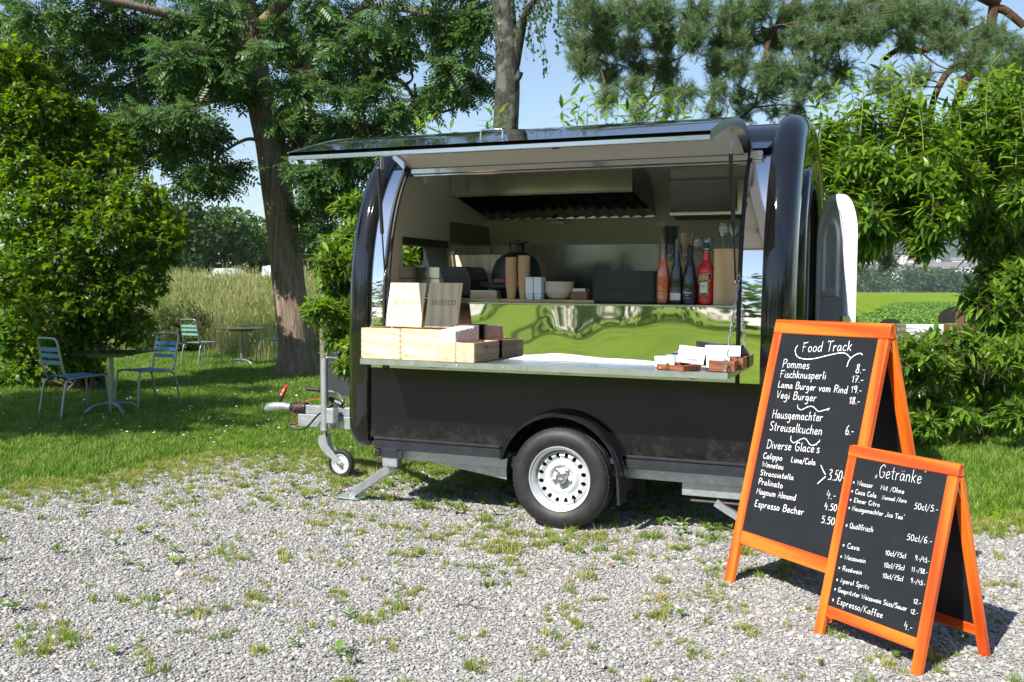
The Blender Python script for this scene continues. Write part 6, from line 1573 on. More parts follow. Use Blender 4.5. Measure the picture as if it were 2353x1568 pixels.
def crown_from_blobs(blobs, skel, leaf, leaves_per, spread, droop, twig_r=0.02, scale=(0.85, 1.2), per_tip=6):
    """blobs: list of (centre, radii(3), tips). returns leaf mesh arrays and twig paths"""
    pos, axs, ups, scl, paths = [], [], [], [], []
    for c, rad, nt_ in blobs:
        nt_ = int(nt_ * 1.35); c = np.array(c); base = near_on(skel, c - np.array((0, 0, 0.3)))
        mid = (base + c) / 2 + rng.normal(0, 0.15, 3)
        if np.linalg.norm(base - c) > 0.15: paths.append((catmull([base, mid, c], 4), np.linspace(twig_r, twig_r * 0.45, 9)))
        for _ in range(nt_):
            d = rng.normal(0, 1, 3); d /= np.linalg.norm(d); tip = c + d * np.array(rad) * rng.uniform(0.35, 1.0) ** 0.6
            st = c + (tip - c) * 0.15
            mm = (st + tip) / 2 + np.array((0, 0, 0.08)) + rng.normal(0, 0.05, 3)
            pts = np.array(catmull([st, mm, tip], 3)); paths.append((pts, np.linspace(twig_r * 0.4, 0.003, len(pts))))
            dirt = unit((tip - mm)[None])[0]
            for k in range(per_tip):
                t = rng.uniform(0.35, 1.0); p = pts[int(t * (len(pts) - 1))]
                a = dirt * 0.5 + rng.normal(0, 0.62, 3) * spread; a[2] = a[2] * 0.55 - droop
                pos.append(p); axs.append(a); ups.append(np.array((0, -0.15, 1.0)) + rng.normal(0, 0.6, 3)); scl.append(rng.uniform(*scale))
    R = frames(np.array(axs), unit(np.array(ups)))
    return inst(leaf[0], leaf[1], np.array(pos), R, np.array(scl)), paths
def blobs_px(lst):
    """(px, py, distance, radius in px, tips)"""
    out = []
    for px, py, d, rp, n in lst:
        c = at(px, py, d); r = rp * 1.15 * d / FPX; out.append((c, (r, r, r * 0.85), n))
    return out
def limb(pts_px, d0, d1=None, r0=0.2, r1=0.1, n=6):
    d1 = d1 or d0; k = len(pts_px)
    P = catmull([at(x, y, d0 + (d1 - d0) * i / (k - 1)) for i, (x, y) in enumerate(pts_px)], n)
    return (P, np.linspace(r0, r1, len(P)))
# ---- the ash tree
AD = 15.9
base = gp(680, 862); DA = float(np.dot(np.array(base) - CAM, FW))
tr_pts = [(683, 868), (679, 800), (668, 700), (652, 560), (636, 440), (620, 330), (600, 240), (585, 160), (572, 80), (560, -10), (545, -140), (540, -300)]
trunkP = np.array(catmull([at(x, y, DA) for x, y in tr_pts], 6))
trunkP[0][2] = -0.1
tl = np.linspace(0, 1, len(trunkP)); trunkR = np.interp(tl, [0, 0.03, 0.09, 0.3, 0.5, 0.75, 1.0], [0.46, 0.37, 0.30, 0.27, 0.25, 0.2, 0.12])
limbs = [limb([(598, 235), (560, 225), (510, 222), (460, 236), (410, 240), (300, 275), (210, 270), (120, 245)], DA, DA - 1.5, 0.11, 0.03),
         limb([(590, 170), (520, 130), (440, 100), (360, 95), (280, 90), (180, 60), (60, 40)], DA, DA + 0.5, 0.13, 0.04),
         limb([(585, 150), (470, 60), (330, 20), (150, -20)], DA, DA - 2.0, 0.12, 0.04),
         limb([(612, 300), (660, 250), (700, 170), (740, 120), (790, 60), (840, 10), (900, -60)], DA, DA - 0.6, 0.14, 0.05),
         limb([(760, 95), (815, 120), (870, 165), (930, 195), (960, 250), (975, 290)], DA - 0.3, DA - 0.8, 0.07, 0.015),
         limb([(700, 175), (745, 185), (800, 210), (830, 240)], DA - 0.3, DA - 0.9, 0.05, 0.015),
         limb([(840, 12), (920, 20), (1010, 40), (1080, 70)], DA - 0.5, DA - 1.2, 0.07, 0.02),
         limb([(575, 80), (640, 20), (700, -40), (800, -110)], DA, DA - 1, 0.13, 0.06),
         limb([(648, 330), (690, 370), (700, 420), (730, 470), (760, 500)], DA, DA - 0.5, 0.06, 0.015),
         limb([(655, 560), (680, 572), (705, 575), (725, 565)], DA, DA - 0.4, 0.05, 0.03),
         limb([(618, 330), (570, 320), (520, 345), (490, 370)], DA, DA - 1.0, 0.04, 0.012),
         limb([(560, -10), (480, -80), (380, -120), (200, -160)], DA, DA - 3, 0.12, 0.04),
         limb([(560, -30), (700, -130), (860, -180), (1000, -170)], DA, DA - 2, 0.12, 0.04)]
skel = np.concatenate([trunkP] + [np.array(l[0]) for l in limbs])
AB = []
def bl(lst, d, rp, n):
    for x, y in lst: AB.append((x + rng.uniform(-8, 8), y + rng.uniform(-8, 8), d + rng.uniform(-0.9, 0.9), rp * rng.uniform(0.85, 1.15), n))
bl([(30, 50), (110, 40), (190, 55), (270, 45), (350, 60), (430, 55), (500, 35), (60, 120), (150, 115), (240, 120), (320, 130), (400, 140), (470, 120)], DA - 1.0, 62, 15)
bl([(150, 190), (230, 195), (310, 200), (380, 205), (440, 190), (500, 175), (540, 190)], DA - 0.6, 52, 13)
bl([(200, 265), (270, 275), (340, 285), (400, 290), (440, 270)], DA - 1.2, 48, 13)
bl([(250, 340), (320, 350), (380, 350), (430, 330)], DA - 0.6, 42, 10)
bl([(470, 335), (500, 310), (470, 395), (440, 425), (500, 430), (520, 395)], DA - 1.2, 27, 7)
bl([(555, 30), (540, 100), (520, 70), (600, 60), (640, 30), (680, 60), (560, 150), (650, 110), (690, 130)], DA + 0.9, 42, 10)
bl([(520, 160), (640, 60), (590, 120)], DA - 1.2, 26, 5)
bl([(660, 200), (700, 210), (690, 250), (640, 285), (700, 270)], DA - 1.0, 30, 6)
bl([(720, 30), (780, 40), (840, 60), (900, 40), (960, 60), (1020, 40), (1080, 45), (1110, 20), (740, 95), (800, 120), (870, 110), (930, 115), (1040, 100), (1090, 95)], DA - 0.8, 44, 9)
bl([(720, 170), (770, 170), (840, 170), (890, 170), (790, 230), (850, 220), (1020, 165), (1075, 150), (1100, 190)], DA - 0.8, 40, 8)
bl([(720, 280), (760, 300), (810, 290), (860, 285), (900, 250), (950, 240), (1000, 235), (1050, 215), (690, 320), (740, 340), (800, 345), (930, 290), (860, 330)], DA - 0.6, 38, 8)
bl([(700, 390), (740, 400), (790, 390), (830, 370), (720, 440), (770, 450), (820, 430), (700, 490), (750, 495), (800, 480), (735, 530)], DA - 0.3, 36, 8)
bl([(0, -60), (150, -70), (300, -60), (450, -60), (600, -60), (750, -50), (900, -60), (1050, -40)], DA - 1.0, 80, 12)
bl([(60, 220), (120, 300), (90, 160), (20, 200), (180, 340), (100, 380), (40, 300)], DA + 1.0, 70, 12)
(LV, LT), twp = crown_from_blobs(blobs_px(AB), skel, ASHC, 0, 1.0, 0.28, 0.028, (0.85, 1.25), 7)
ash = thing('ash_tree', 'large ash tree with a leaning bark trunk beside the far table', 'tree', (base[0], base[1], 0))
def rel(P): return np.asarray(P) - np.array((base[0], base[1], 0.0))
def trunk_mesh(P, R, seg=28, rough=0.05, flare=True):
    V, T = tubes([(P, R)], seg)
    V = V.reshape(len(P), seg, 3); k = np.arange(seg) * 2 * math.pi / seg
    for i in range(len(P)):
        h = i / len(P)
        lob = 1 + rough * np.sin(k * 5 + 1.0 + 0.3 * i * 0.1) + rough * 0.6 * np.sin(k * 9 + i * 0.25) + (0.22 * max(0, 1 - i / 6) * np.sin(k * 4 + 0.5) if flare else 0)
        V[i] = P[i] + (V[i] - P[i]) * lob[:, None]
    return V.reshape(-1, 3), T
TV, TT = trunk_mesh(trunkP, trunkR)
leaf_obj('trunk', rel(TV), TT, ASHBARK, ash)
for l in limbs:
    V, T = tubes([l], 9); leaf_obj('limb', rel(V), T, ASHBARK, ash)
V, T = tubes(twp, 4); leaf_obj('twigs', rel(V), T, TWIG, ash)['kind'] = 'stuff'
leaf_obj('crown', rel(LV), LT, ASHLEAF, ash)['kind'] = 'stuff'
print('ash leaves', len(LT))
# ---- birch behind the trailer
DB = 15.0
bP = np.array(catmull([at(x, y, DB) for x, y in [(1165, 700), (1162, 500), (1160, 350), (1162, 290), (1166, 200), (1164, 100), (1158, 20), (1150, -80), (1140, -250)]], 6)); bP[0][2] = -0.1
bR = np.linspace(0.22, 0.15, len(bP))
bb = (bP[0][0], bP[0][1], 0)
bi = thing('birch_tree', 'grey lichen-covered birch trunk rising behind the trailer roof', 'tree', bb)
V, T = trunk_mesh(bP, bR, 24, 0.03, False); V -= np.array(bb); leaf_obj('trunk', V, T, BIRCHBARK, bi)
for l in (limb([(1182, 150), (1200, 60), (1215, 20), (1250, -30)], DB, DB - 0.6, 0.09, 0.03), limb([(1150, 40), (1130, -10), (1100, -60)], DB, DB, 0.08, 0.03), limb([(1176, 190), (1190, 178), (1196, 165)], DB - 0.1, DB - 0.15, 0.06, 0.05)):
    V, T = tubes([l], 9); leaf_obj('limb', V - np.array(bb), T, BIRCHBARK, bi)
blv, blt = leaf_tpl(0.05, 0.038, 3, 0.1, 0.1, 0.35)
pos, axs, tw_ = [], [], []
for k in range(46):
    px = rng.uniform(1195, 1330) if k < 38 else rng.uniform(1120, 1200); d = DB + rng.uniform(-1.2, 0.6); y0 = rng.uniform(-120, 20); ln = rng.uniform(60, 190) * (1.0 if px < 1290 else 0.7)
    P = np.array([at(px + 6 * math.sin(j * 0.9 + k), y0 + ln * j / 9, d) for j in range(10)]); tw_.append((P, np.linspace(0.006, 0.002, 10)))
    for j in range(26):
        i = rng.uniform(1, 9); p = P[int(i)] + (P[min(int(i) + 1, 9)] - P[int(i)]) * (i % 1)
        pos.append(p + rng.normal(0, 0.02, 3)); axs.append((rng.normal(0, .6), rng.normal(0, .6), -1.0))
V, T = inst(blv, blt, np.array(pos), frames(np.array(axs), unit(rng.normal(0, 1, (len(pos), 3)))), rng.uniform(0.8, 1.3, len(pos)))
leaf_obj('crown', V - np.array(bb), T, BIRCHLEAF, bi)['kind'] = 'stuff'
V, T = tubes(tw_, 3); leaf_obj('twigs', V - np.array(bb), T, TWIG, bi)['kind'] = 'stuff'
# ---- pine
def needle_tuft(n=34):
    V, T = [], []
    r_ = np.random.default_rng(5)
    for k in range(n):
        t = r_.uniform(0, 1); a = r_.uniform(0, 2 * math.pi); th_ = r_.uniform(0.35, 1.25)
        d = np.array((math.sin(th_) * math.cos(a), math.cos(th_), math.sin(th_) * math.sin(a))); b0 = np.array((0, -0.09 + 0.12 * t, 0))
        s_ = np.cross(d, r_.normal(0, 1, 3)); s_ /= np.linalg.norm(s_); L = r_.uniform(0.06, 0.085)
        o = len(V); V += [b0 - s_ * 0.0017, b0 + s_ * 0.0017, b0 + d * L]; T.append((o, o + 1, o + 2))
    return np.array(V), np.array(T)
NT = needle_tuft(44)
DP = 13.2
pine_base = at(2260, 740, DP); pb_ = (pine_base[0] + 0.6, pine_base[1], 0)
pi_ = thing('pine_tree', 'Scots pine with reddish crooked stems rising behind the leafy bush', 'tree', pb_)
prel = lambda V: np.asarray(V) - np.array(pb_)
pt0 = np.array(catmull([np.array(pb_) + (0, 0, -0.1)] + [at(x, y, DP) for x, y in [(2300, 620), (2262, 450), (2222, 318), (2197, 264), (2206, 220), (2222, 182), (2250, 150), (2268, 95), (2280, 40), (2295, -60), (2310, -200)]], 6))
V, T = trunk_mesh(pt0, np.interp(np.linspace(0, 1, len(pt0)), [0, 0.4, 0.7, 1], [0.13, 0.066, 0.055, 0.08]), 14, 0.04, False); leaf_obj('trunk', prel(V), T, PINEBARK, pi_)
plimbs = [limb([(2150, 330), (2140, 270), (2146, 228), (2171, 176), (2203, 149), (2250, 120)], DP + 0.3, DP, 0.04, 0.05), limb([(2033, 136), (2059, 117), (2089, 109), (2115, 117), (2144, 108), (2200, 90), (2262, 60)], DP - 0.2, DP, 0.035, 0.05),
          limb([(2282, 20), (2310, 25), (2353, 60)], DP, DP, 0.065, 0.05), limb([(2335, 330), (2322, 250), (2312, 190), (2300, 140)], DP + 0.2, DP, 0.02, 0.03),
          limb([(2290, 0), (2150, -60), (1950, -90), (1700, -80), (1500, -60), (1350, -40)], DP, DP - 1.5, 0.12, 0.03), limb([(2150, -55), (2000, 0), (1900, 40), (1780, 60)], DP - 0.3, DP - 1.2, 0.06, 0.015),
          limb([(1700, -80), (1620, 0), (1560, 80), (1520, 150), (1500, 210), (1470, 260)], DP - 1.0, DP - 1.6, 0.05, 0.008), limb([(1950, -90), (1830, 0), (1770, 90), (1750, 170), (1735, 240), (1700, 272)], DP - 0.8, DP - 1.3, 0.05, 0.008),
          limb([(1500, -60), (1430, 20), (1390, 90), (1370, 150)], DP - 1.3, DP - 1.6, 0.04, 0.008), limb([(1660, 20), (1650, 110), (1640, 200), (1625, 260)], DP - 1.2, DP - 1.4, 0.03, 0.007), limb([(2180, 110), (2100, 60), (2000, 50), (1930, 90)], DP, DP - 0.6, 0.05, 0.015)]
for l in plimbs:
    V, T = tubes([l], 8); leaf_obj('limb', prel(V), T, PINEBARK, pi_)
pskel = np.concatenate([np.array(l[0]) for l in plimbs])
PBL = []
def pb2(lst, d, rp, n):
    for x, y in lst: PBL.append((x + rng.uniform(-10, 10), y + rng.uniform(-8, 8), d + rng.uniform(-0.8, 0.8), rp * rng.uniform(0.85, 1.15), n))
pb2([(1340, 20), (1400, 30), (1460, 20), (1530, 25), (1600, 15), (1680, 20), (1750, 10), (1820, 20), (1890, 15), (1960, 20), (2040, 10), (2100, 20)], DP - 1.3, 48, 34)
pb2([(1340, 85), (1390, 90), (1450, 95), (1520, 90), (1590, 85), (1660, 80), (1720, 85), (1790, 80), (1850, 85), (1910, 80), (1970, 60)], DP - 1.3, 44, 30)
pb2([(1350, 150), (1400, 160), (1330, 120), (1460, 140), (1530, 150), (1640, 145), (1700, 150), (1760, 145), (1820, 150), (1880, 140), (1930, 150)], DP - 1.4, 38, 24)
pb2([(1400, 210), (1450, 195), (1530, 200), (1570, 210), (1650, 205), (1700, 215), (1780, 210), (1840, 205), (1890, 200)], DP - 1.4, 30, 14)
pb2([(1470, 255), (1540, 250), (1640, 255), (1720, 255), (1780, 250), (1830, 245)], DP - 1.4, 24, 8)
pb2([(2020, 60), (2080, 80), (2150, 70), (2060, 20), (2150, 20), (2210, 40), (2250, 80), (2300, 80), (2340, 110), (2230, 130), (2290, 150), (2330, 160), (2180, 90)], DP - 0.6, 44, 26)
pb2([(2030, 180), (2060, 220), (2110, 170), (2080, 260), (2040, 300), (2120, 330), (2150, 380), (2020, 350), (2060, 380), (2300, 260), (2340, 300), (2330, 220), (2180, 400), (2250, 420), (2330, 420), (1960, 330)], DP + 1.2, 42, 20)
pb2([(2060, 430), (2120, 450), (2000, 470), (2010, 560), (2050, 590)], DP + 1.5, 36, 16)
posn, axn, tpth = [], [], []
for c, rad, n in blobs_px(PBL):
    n = int(n * 1.8)
    b0 = near_on(pskel, c); 
    if np.linalg.norm(b0 - c) > 0.1: tpth.append((catmull([b0, (b0 + c) / 2 + rng.normal(0, 0.1, 3), c], 4), np.linspace(0.014, 0.007, 9)))
    for _ in range(n):
        d = rng.normal(0, 1, 3); d /= np.linalg.norm(d); tip = c + d * np.array(rad) * rng.uniform(0.2, 1) ** 0.5
        m_ = (c + tip) / 2 + rng.normal(0, 0.05, 3) - np.array((0, 0, 0.03)); pts = np.array(catmull([c, m_, tip], 3)); tpth.append((pts, np.linspace(0.006, 0.0025, len(pts))))
        dr = unit((tip - m_)[None])[0] + np.array((0, 0, 0.35))
        for k in range(3):
            posn.append(tip - dr * 0.085 * k); axn.append(dr + rng.normal(0, 0.25, 3))
V, T = inst(NT[0], NT[1], np.array(posn), frames(np.array(axn), unit(rng.normal(0, 1, (len(posn), 3)))), rng.uniform(0.85, 1.25, len(posn)))
leaf_obj('crown', prel(V), T, NEEDLE, pi_)['kind'] = 'stuff'; print('needles', len(T))
V, T = tubes(tpth, 3); leaf_obj('twigs', prel(V), T, TWIG, pi_)['kind'] = 'stuff'
# ---- upright leafy bushes (willow-like) behind and beside the trailer
WL = leaf_tpl(0.168, 0.041, 4, 0.18, 0.20, 0.42)
def stem_bush(name, label, cx, cy, rx, ry, n, hmin, hmax, lean=0.25, dens=30, group='leafy bushes around the trailer', extra=()):
    r = thing(name, label, 'shrub', (cx, cy, 0), group=group)
    paths, pos, axs, ups, scl = [], [], [], [], []
    for k in range(n):
        a = rng.uniform(0, 2 * math.pi); q = math.sqrt(rng.uniform(0, 1)); bx, by = rx * 0.55 * q * math.cos(a), ry * 0.55 * q * math.sin(a)
        H = rng.uniform(hmin, hmax) * (1 - 0.15 * q); ex, ey = bx * (1 + lean * 2.2) + rng.normal(0, lean * H * 0.22), by * (1 + lean * 2.2) + rng.normal(0, lean * H * 0.22)
        P = np.array(catmull([(bx, by, 0), (bx + (ex - bx) * 0.3, by + (ey - by) * 0.3, H * 0.5), (ex, ey, H * 0.85), (ex + (ex - bx) * 0.12, ey + (ey - by) * 0.12, H)], 6))
        paths.append((P, np.linspace(0.011, 0.002, len(P))))
        m = int(dens * H)
        ts = rng.uniform(0.12, 1.0, m) ** 0.8
        for j, t in enumerate(ts):
            i = t * (len(P) - 1); i0 = int(min(i, len(P) - 2)); p = P[i0] + (P[i0 + 1] - P[i0]) * (i - i0)
            an = j * 2.4 + rng.normal(0, 0.4); el = rng.uniform(-0.5, 0.75) if t < 0.93 else rng.uniform(0.2, 1.6)
            side = rng.uniform(0.0, 0.34) if t < 0.85 else 0.0       # short side shoots
            off = np.array((math.cos(an), math.sin(an), 0.15)) * side
            pos.append(p + off); axs.append((math.cos(an), math.sin(an), el)); ups.append((0, 0, 1)); scl.append(rng.uniform(0.55, 1.25) * (0.75 if t > 0.93 else 1))
            if side > 0.12 and rng.uniform() < 0.35: paths.append(([p, p + off * 0.6 + np.array((0, 0, 0.02)), p + off], [0.004, 0.003, 0.002]))
    ups = np.array(ups) + rng.normal(0, 0.3, (len(ups), 3))
    V, T = inst(WL[0], WL[1], np.array(pos), frames(np.array(axs), unit(ups)), np.array(scl))
    leaf_obj('crown', V, T, WILLOWLEAF, r)['kind'] = 'stuff'
    V, T = tubes(paths, 4); leaf_obj('stems', V, T, STEMG, r)['kind'] = 'stuff'
    return r
# ---- big shrub at the left, ovate leaves
OL = leaf_tpl(0.085, 0.050, 4, 0.2, 0.25, 0.38)
def ovate_shrub(name, label, blobs, basep, leaf, m, per, scale, group=None, mult=1.0, side=True, stemm=None, cat='shrub'):
    r = thing(name, label, 'shrub', (basep[0], basep[1], 0), group=group); B = np.array((basep[0], basep[1], 0.0))
    pos, axs, scl, paths = [], [], [], []
    for c, rad, n in blobs:
        c = np.array(c)
        if side: paths.append((catmull([B + rng.normal(0, 0.15, 3) * (1, 1, 0), (B + c) / 2 + rng.normal(0, 0.1, 3), c], 4), np.linspace(0.025, 0.008, 9)))
        for _ in range(int(n * mult)):
            d = rng.normal(0, 1, 3); d /= np.linalg.norm(d); q = rng.uniform(0.25, 1.0) ** 0.45; tip = c + d * np.array(rad) * q
            st = tip - (d * 0.18 + np.array((0, 0, 0.07)) + rng.normal(0, 0.09, 3)); paths.append(([st, (st + tip) / 2 + rng.normal(0, 0.01, 3), tip], [0.004, 0.003, 0.0015]))
            for k in range(per):
                t = k / per; p = st + (tip - st) * (0.2 + 0.8 * t); an = k * 1.57 + rng.normal(0, 0.4)
                u = unit((tip - st)[None])[0]; e1 = unit(np.cross(u, (0.3, 0.2, 0.9))[None])[0]; e2 = np.cross(u, e1)
                a = (e1 * math.cos(an) + e2 * math.sin(an)) * 0.9 + u * 0.55 + rng.normal(0, 0.3, 3); a[2] -= 0.08
                pos.append(p); axs.append(a); scl.append(rng.uniform(*scale))
    ups = np.tile([[0, 0, 1.0]], (len(pos), 1)) + rng.normal(0, 0.3, (len(pos), 3))
    V, T = inst(leaf[0], leaf[1], np.array(pos), frames(np.array(axs), unit(ups)), np.array(scl)); V = V - B
    leaf_obj('crown', V, T, m, r)['kind'] = 'stuff'
    V, T = tubes(paths, 4); leaf_obj('stems', V - B, T, TWIG, r)['kind'] = 'stuff'
    return r
def px_blobs(lst, d, rp, n, jit=0.5): return [(x + rng.uniform(-8, 8), y + rng.uniform(-8, 8), d + rng.uniform(-jit, jit), rp * rng.uniform(0.85, 1.2), n) for x, y in lst]
GB = 'leafy bushes around the trailer'
RB1 = px_blobs([(1905, 350), (1930, 400), (1975, 375), (2030, 390), (2090, 370), (2150, 350), (1960, 440), (2020, 450), (2080, 440), (2140, 420), (1985, 500), (2045, 505), (2105, 490), (2160, 480), (1960, 560), (2010, 545), (1935, 470), (2120, 550)], 10.0, 48, 58)
RB1 += px_blobs([(1900, 310), (1950, 315), (2010, 300), (2070, 290), (2130, 285), (1990, 260), (2090, 240)], 10.1, 42, 14)
ovate_shrub('leafy_bush', 'leafy bush arching over the field view beyond the open trailer door', blobs_px(RB1), on(2050, 960, Z=0)[:2], WL, WILLOWLEAF, 6, (0.45, 1.2), GB, 1.5, False)
RB2 = px_blobs([(2200, 340), (2260, 330), (2320, 320), (2350, 380), (2210, 410), (2280, 400), (2340, 450), (2230, 480), (2300, 480), (2250, 550), (2320, 560), (2350, 630), (2290, 630), (2330, 700), (2270, 690), (2345, 770), (2300, 760), (2345, 520)], 10.4, 50, 62)
RB2 += px_blobs([(2190, 280), (2240, 260), (2300, 260), (2345, 240), (2270, 210), (2330, 190)], 10.3, 44, 18)
ovate_shrub('leafy_bush', 'tall leafy bush at the right edge in front of the pine stems', blobs_px(RB2), on(2330, 1000, Z=0)[:2], WL, WILLOWLEAF, 6, (0.45, 1.25), GB, 1.5, False)
RB3 = px_blobs([(2090, 800), (2140, 780), (2200, 790), (2260, 800), (2320, 820), (2100, 860), (2160, 850), (2220, 870), (2290, 880), (2345, 870), (2130, 920), (2200, 940), (2270, 950), (2340, 950), (2110, 970), (2290, 1000)], 9.4, 42, 44)
ovate_shrub('leafy_bush', 'low leafy bush behind the tall chalkboard', blobs_px(RB3), on(2230, 1010, Z=0)[:2], WL, WILLOWLEAF, 6, (0.4, 1.1), GB, 1.6, False)
LB1 = px_blobs([(790, 480), (810, 530), (770, 560), (800, 600), (760, 640), (800, 660), (770, 700), (810, 720), (740, 700), (780, 760), (760, 600), (820, 800), (800, 830)], 10.3, 32, 30)
LB1 += [(850 + 60 * k, 560 + 40 * (k % 2), 9.6 + 0.2 * k, 40, 50) for k in range(3)]
ovate_shrub('leafy_bush', 'leafy bush at the drawbar end, seen beside the trailer and through its window', blobs_px(LB1), on(800, 900, Z=0)[:2], WL, WILLOWLEAF, 6, (0.45, 1.15), GB, 1.5, False)
def shoots(label, lst, d, zb=1.6):
    """upright single shoots: (tip px, tip py, length m)"""
    c0 = at(lst[0][0], 700, d); r = thing('leafy_shoots', label, 'shrub', (c0[0], c0[1], 0), group=GB); B = np.array((c0[0], c0[1], 0))
    paths, pos, axs, scl = [], [], [], []
    for px, py in lst:
        tip = at(px, py, d + rng.uniform(-0.4, 0.4)); low = np.array((tip[0] + rng.normal(0, 0.12), tip[1] + rng.normal(0, 0.1), tip[2] - rng.uniform(0.55, 1.0)))
        P = np.array(catmull([low, (low + tip) / 2 + rng.normal(0, 0.03, 3), tip], 6)); paths.append((P, np.linspace(0.007, 0.002, len(P))))
        L = np.linalg.norm(tip - low); m = int(L * 34)
        for j in range(m):
            t = (j + 0.5) / m; i = t * (len(P) - 1); i0 = int(min(i, len(P) - 2)); p = P[i0] + (P[i0+1] - P[i0]) * (i - i0); an = j * 2.4 + rng.normal(0, .3)
            el = rng.uniform(-0.45, 0.45) if t < 0.9 else rng.uniform(0.3, 1.6)
            pos.append(p); axs.append((math.cos(an), math.sin(an), el)); scl.append((1.3 - 0.5 * t) * rng.uniform(0.75, 1.2))
    ups = np.tile([[0, 0, 1.0]], (len(pos), 1)) + rng.normal(0, 0.25, (len(pos), 3))
    V, T = inst(WL[0], WL[1], np.array(pos), frames(np.array(axs), unit(ups)), np.array(scl)); leaf_obj('crown', V - B, T, WILLOWLEAF, r)['kind'] = 'stuff'
    V, T = tubes(paths, 5); leaf_obj('stems', V - B, T, STEMG, r)['kind'] = 'stuff'
shoots('slender leafy shoots standing up beside the trailer arch in front of the pine', [(1880, 190), (1905, 250), (1930, 210), (1990, 140), (2040, 100), (2060, 200), (2090, 160), (2110, 240), (2150, 210), (2180, 170), (2210, 260), (2250, 210), (2290, 230), (2330, 220), (1960, 290), (2020, 280), (2080, 300), (2140, 290), (2310, 170), (2235, 320), (1870, 230), (1890, 270), (1915, 200), (1945, 250), (1975, 190), (2005, 210), (2025, 160), (2050, 150), (2075, 230), (2100, 200), (2130, 180), (2165, 240), (2195, 210), (2225, 200), (2270, 180), (2345, 160), (1950, 170), (2120, 130), (2280, 140), (2340, 200)], 10.0)
shoots('pale leafy shoots peeking over the flap between birch and pine', [(1290, 240), (1310, 215), (1335, 225), (1365, 208), (1395, 230), (1420, 240), (1450, 222), (1475, 210), (1490, 235), (1520, 215), (1545, 235), (1570, 245), (1600, 255), (1350, 240), (1440, 250), (1510, 250)], 9.3, 2.4)
shoots('pale leafy shoots peeking over the flap left of the birch trunk', [(965, 285), (985, 270), (1005, 285), (1035, 290), (1130, 255), (1145, 250), (1120, 290)], 9.8, 2.4)
bsp = gp(190, 900); DS = float(np.dot(np.array(bsp) - CAM, FW))
SB = []
for x, y, d, rp, n in [(20, 150, 0, 70, 120), (70, 190, .2, 60, 90), (110, 240, .2, 60, 90), (180, 280, .3, 60, 90), (260, 340, .4, 60, 90), (80, 250, 0, 75, 130), (0, 300, 0, 80, 120), (150, 330, .2, 80, 140), (60, 380, 0, 85, 140), (230, 400, .2, 80, 140), (150, 460, -.1, 90, 160), (310, 470, .1, 80, 140), (50, 500, -.2, 90, 140), (240, 540, -.2, 90, 160), (350, 560, 0, 70, 120), (390, 520, .1, 45, 50), (130, 590, -.3, 95, 160), (30, 640, -.2, 80, 120), (300, 640, -.1, 80, 130), (220, 690, -.2, 85, 130), (110, 720, -.3, 85, 130), (20, 760, 0, 70, 90), (180, 790, -.1, 75, 100), (290, 740, 0, 60, 70), (90, 830, 0, 60, 70), (200, 860, .1, 50, 50), (10, 870, .2, 50, 50)]:
    SB.append((x, y, DS + d * 2, rp, n))
ovate_shrub('large_shrub', 'huge dark green shrub behind the shaded blue chairs', blobs_px(SB), bsp, OL, BUSHLEAF, 7, (0.8, 1.35), mult=2.0)
bs2 = gp(400, 815); D2 = float(np.dot(np.array(bs2) - CAM, FW))
RL = leaf_tpl(0.045, 0.03, 3, 0.2, 0.15, 0.45)
ovate_shrub('low_shrub', 'low grey-green hedge shrub behind the green chair', blobs_px([(360, 740, D2, 50, 150), (420, 730, D2 + .5, 50, 150), (330, 780, D2 - .3, 40, 100), (440, 770, D2, 40, 110), (390, 790, D2 - .2, 45, 110), (470, 740, D2 + .8, 35, 80)]), bs2, RL, ROSELEAF, 9, (0.8, 1.4), mult=1.6)
print('part5 ok')
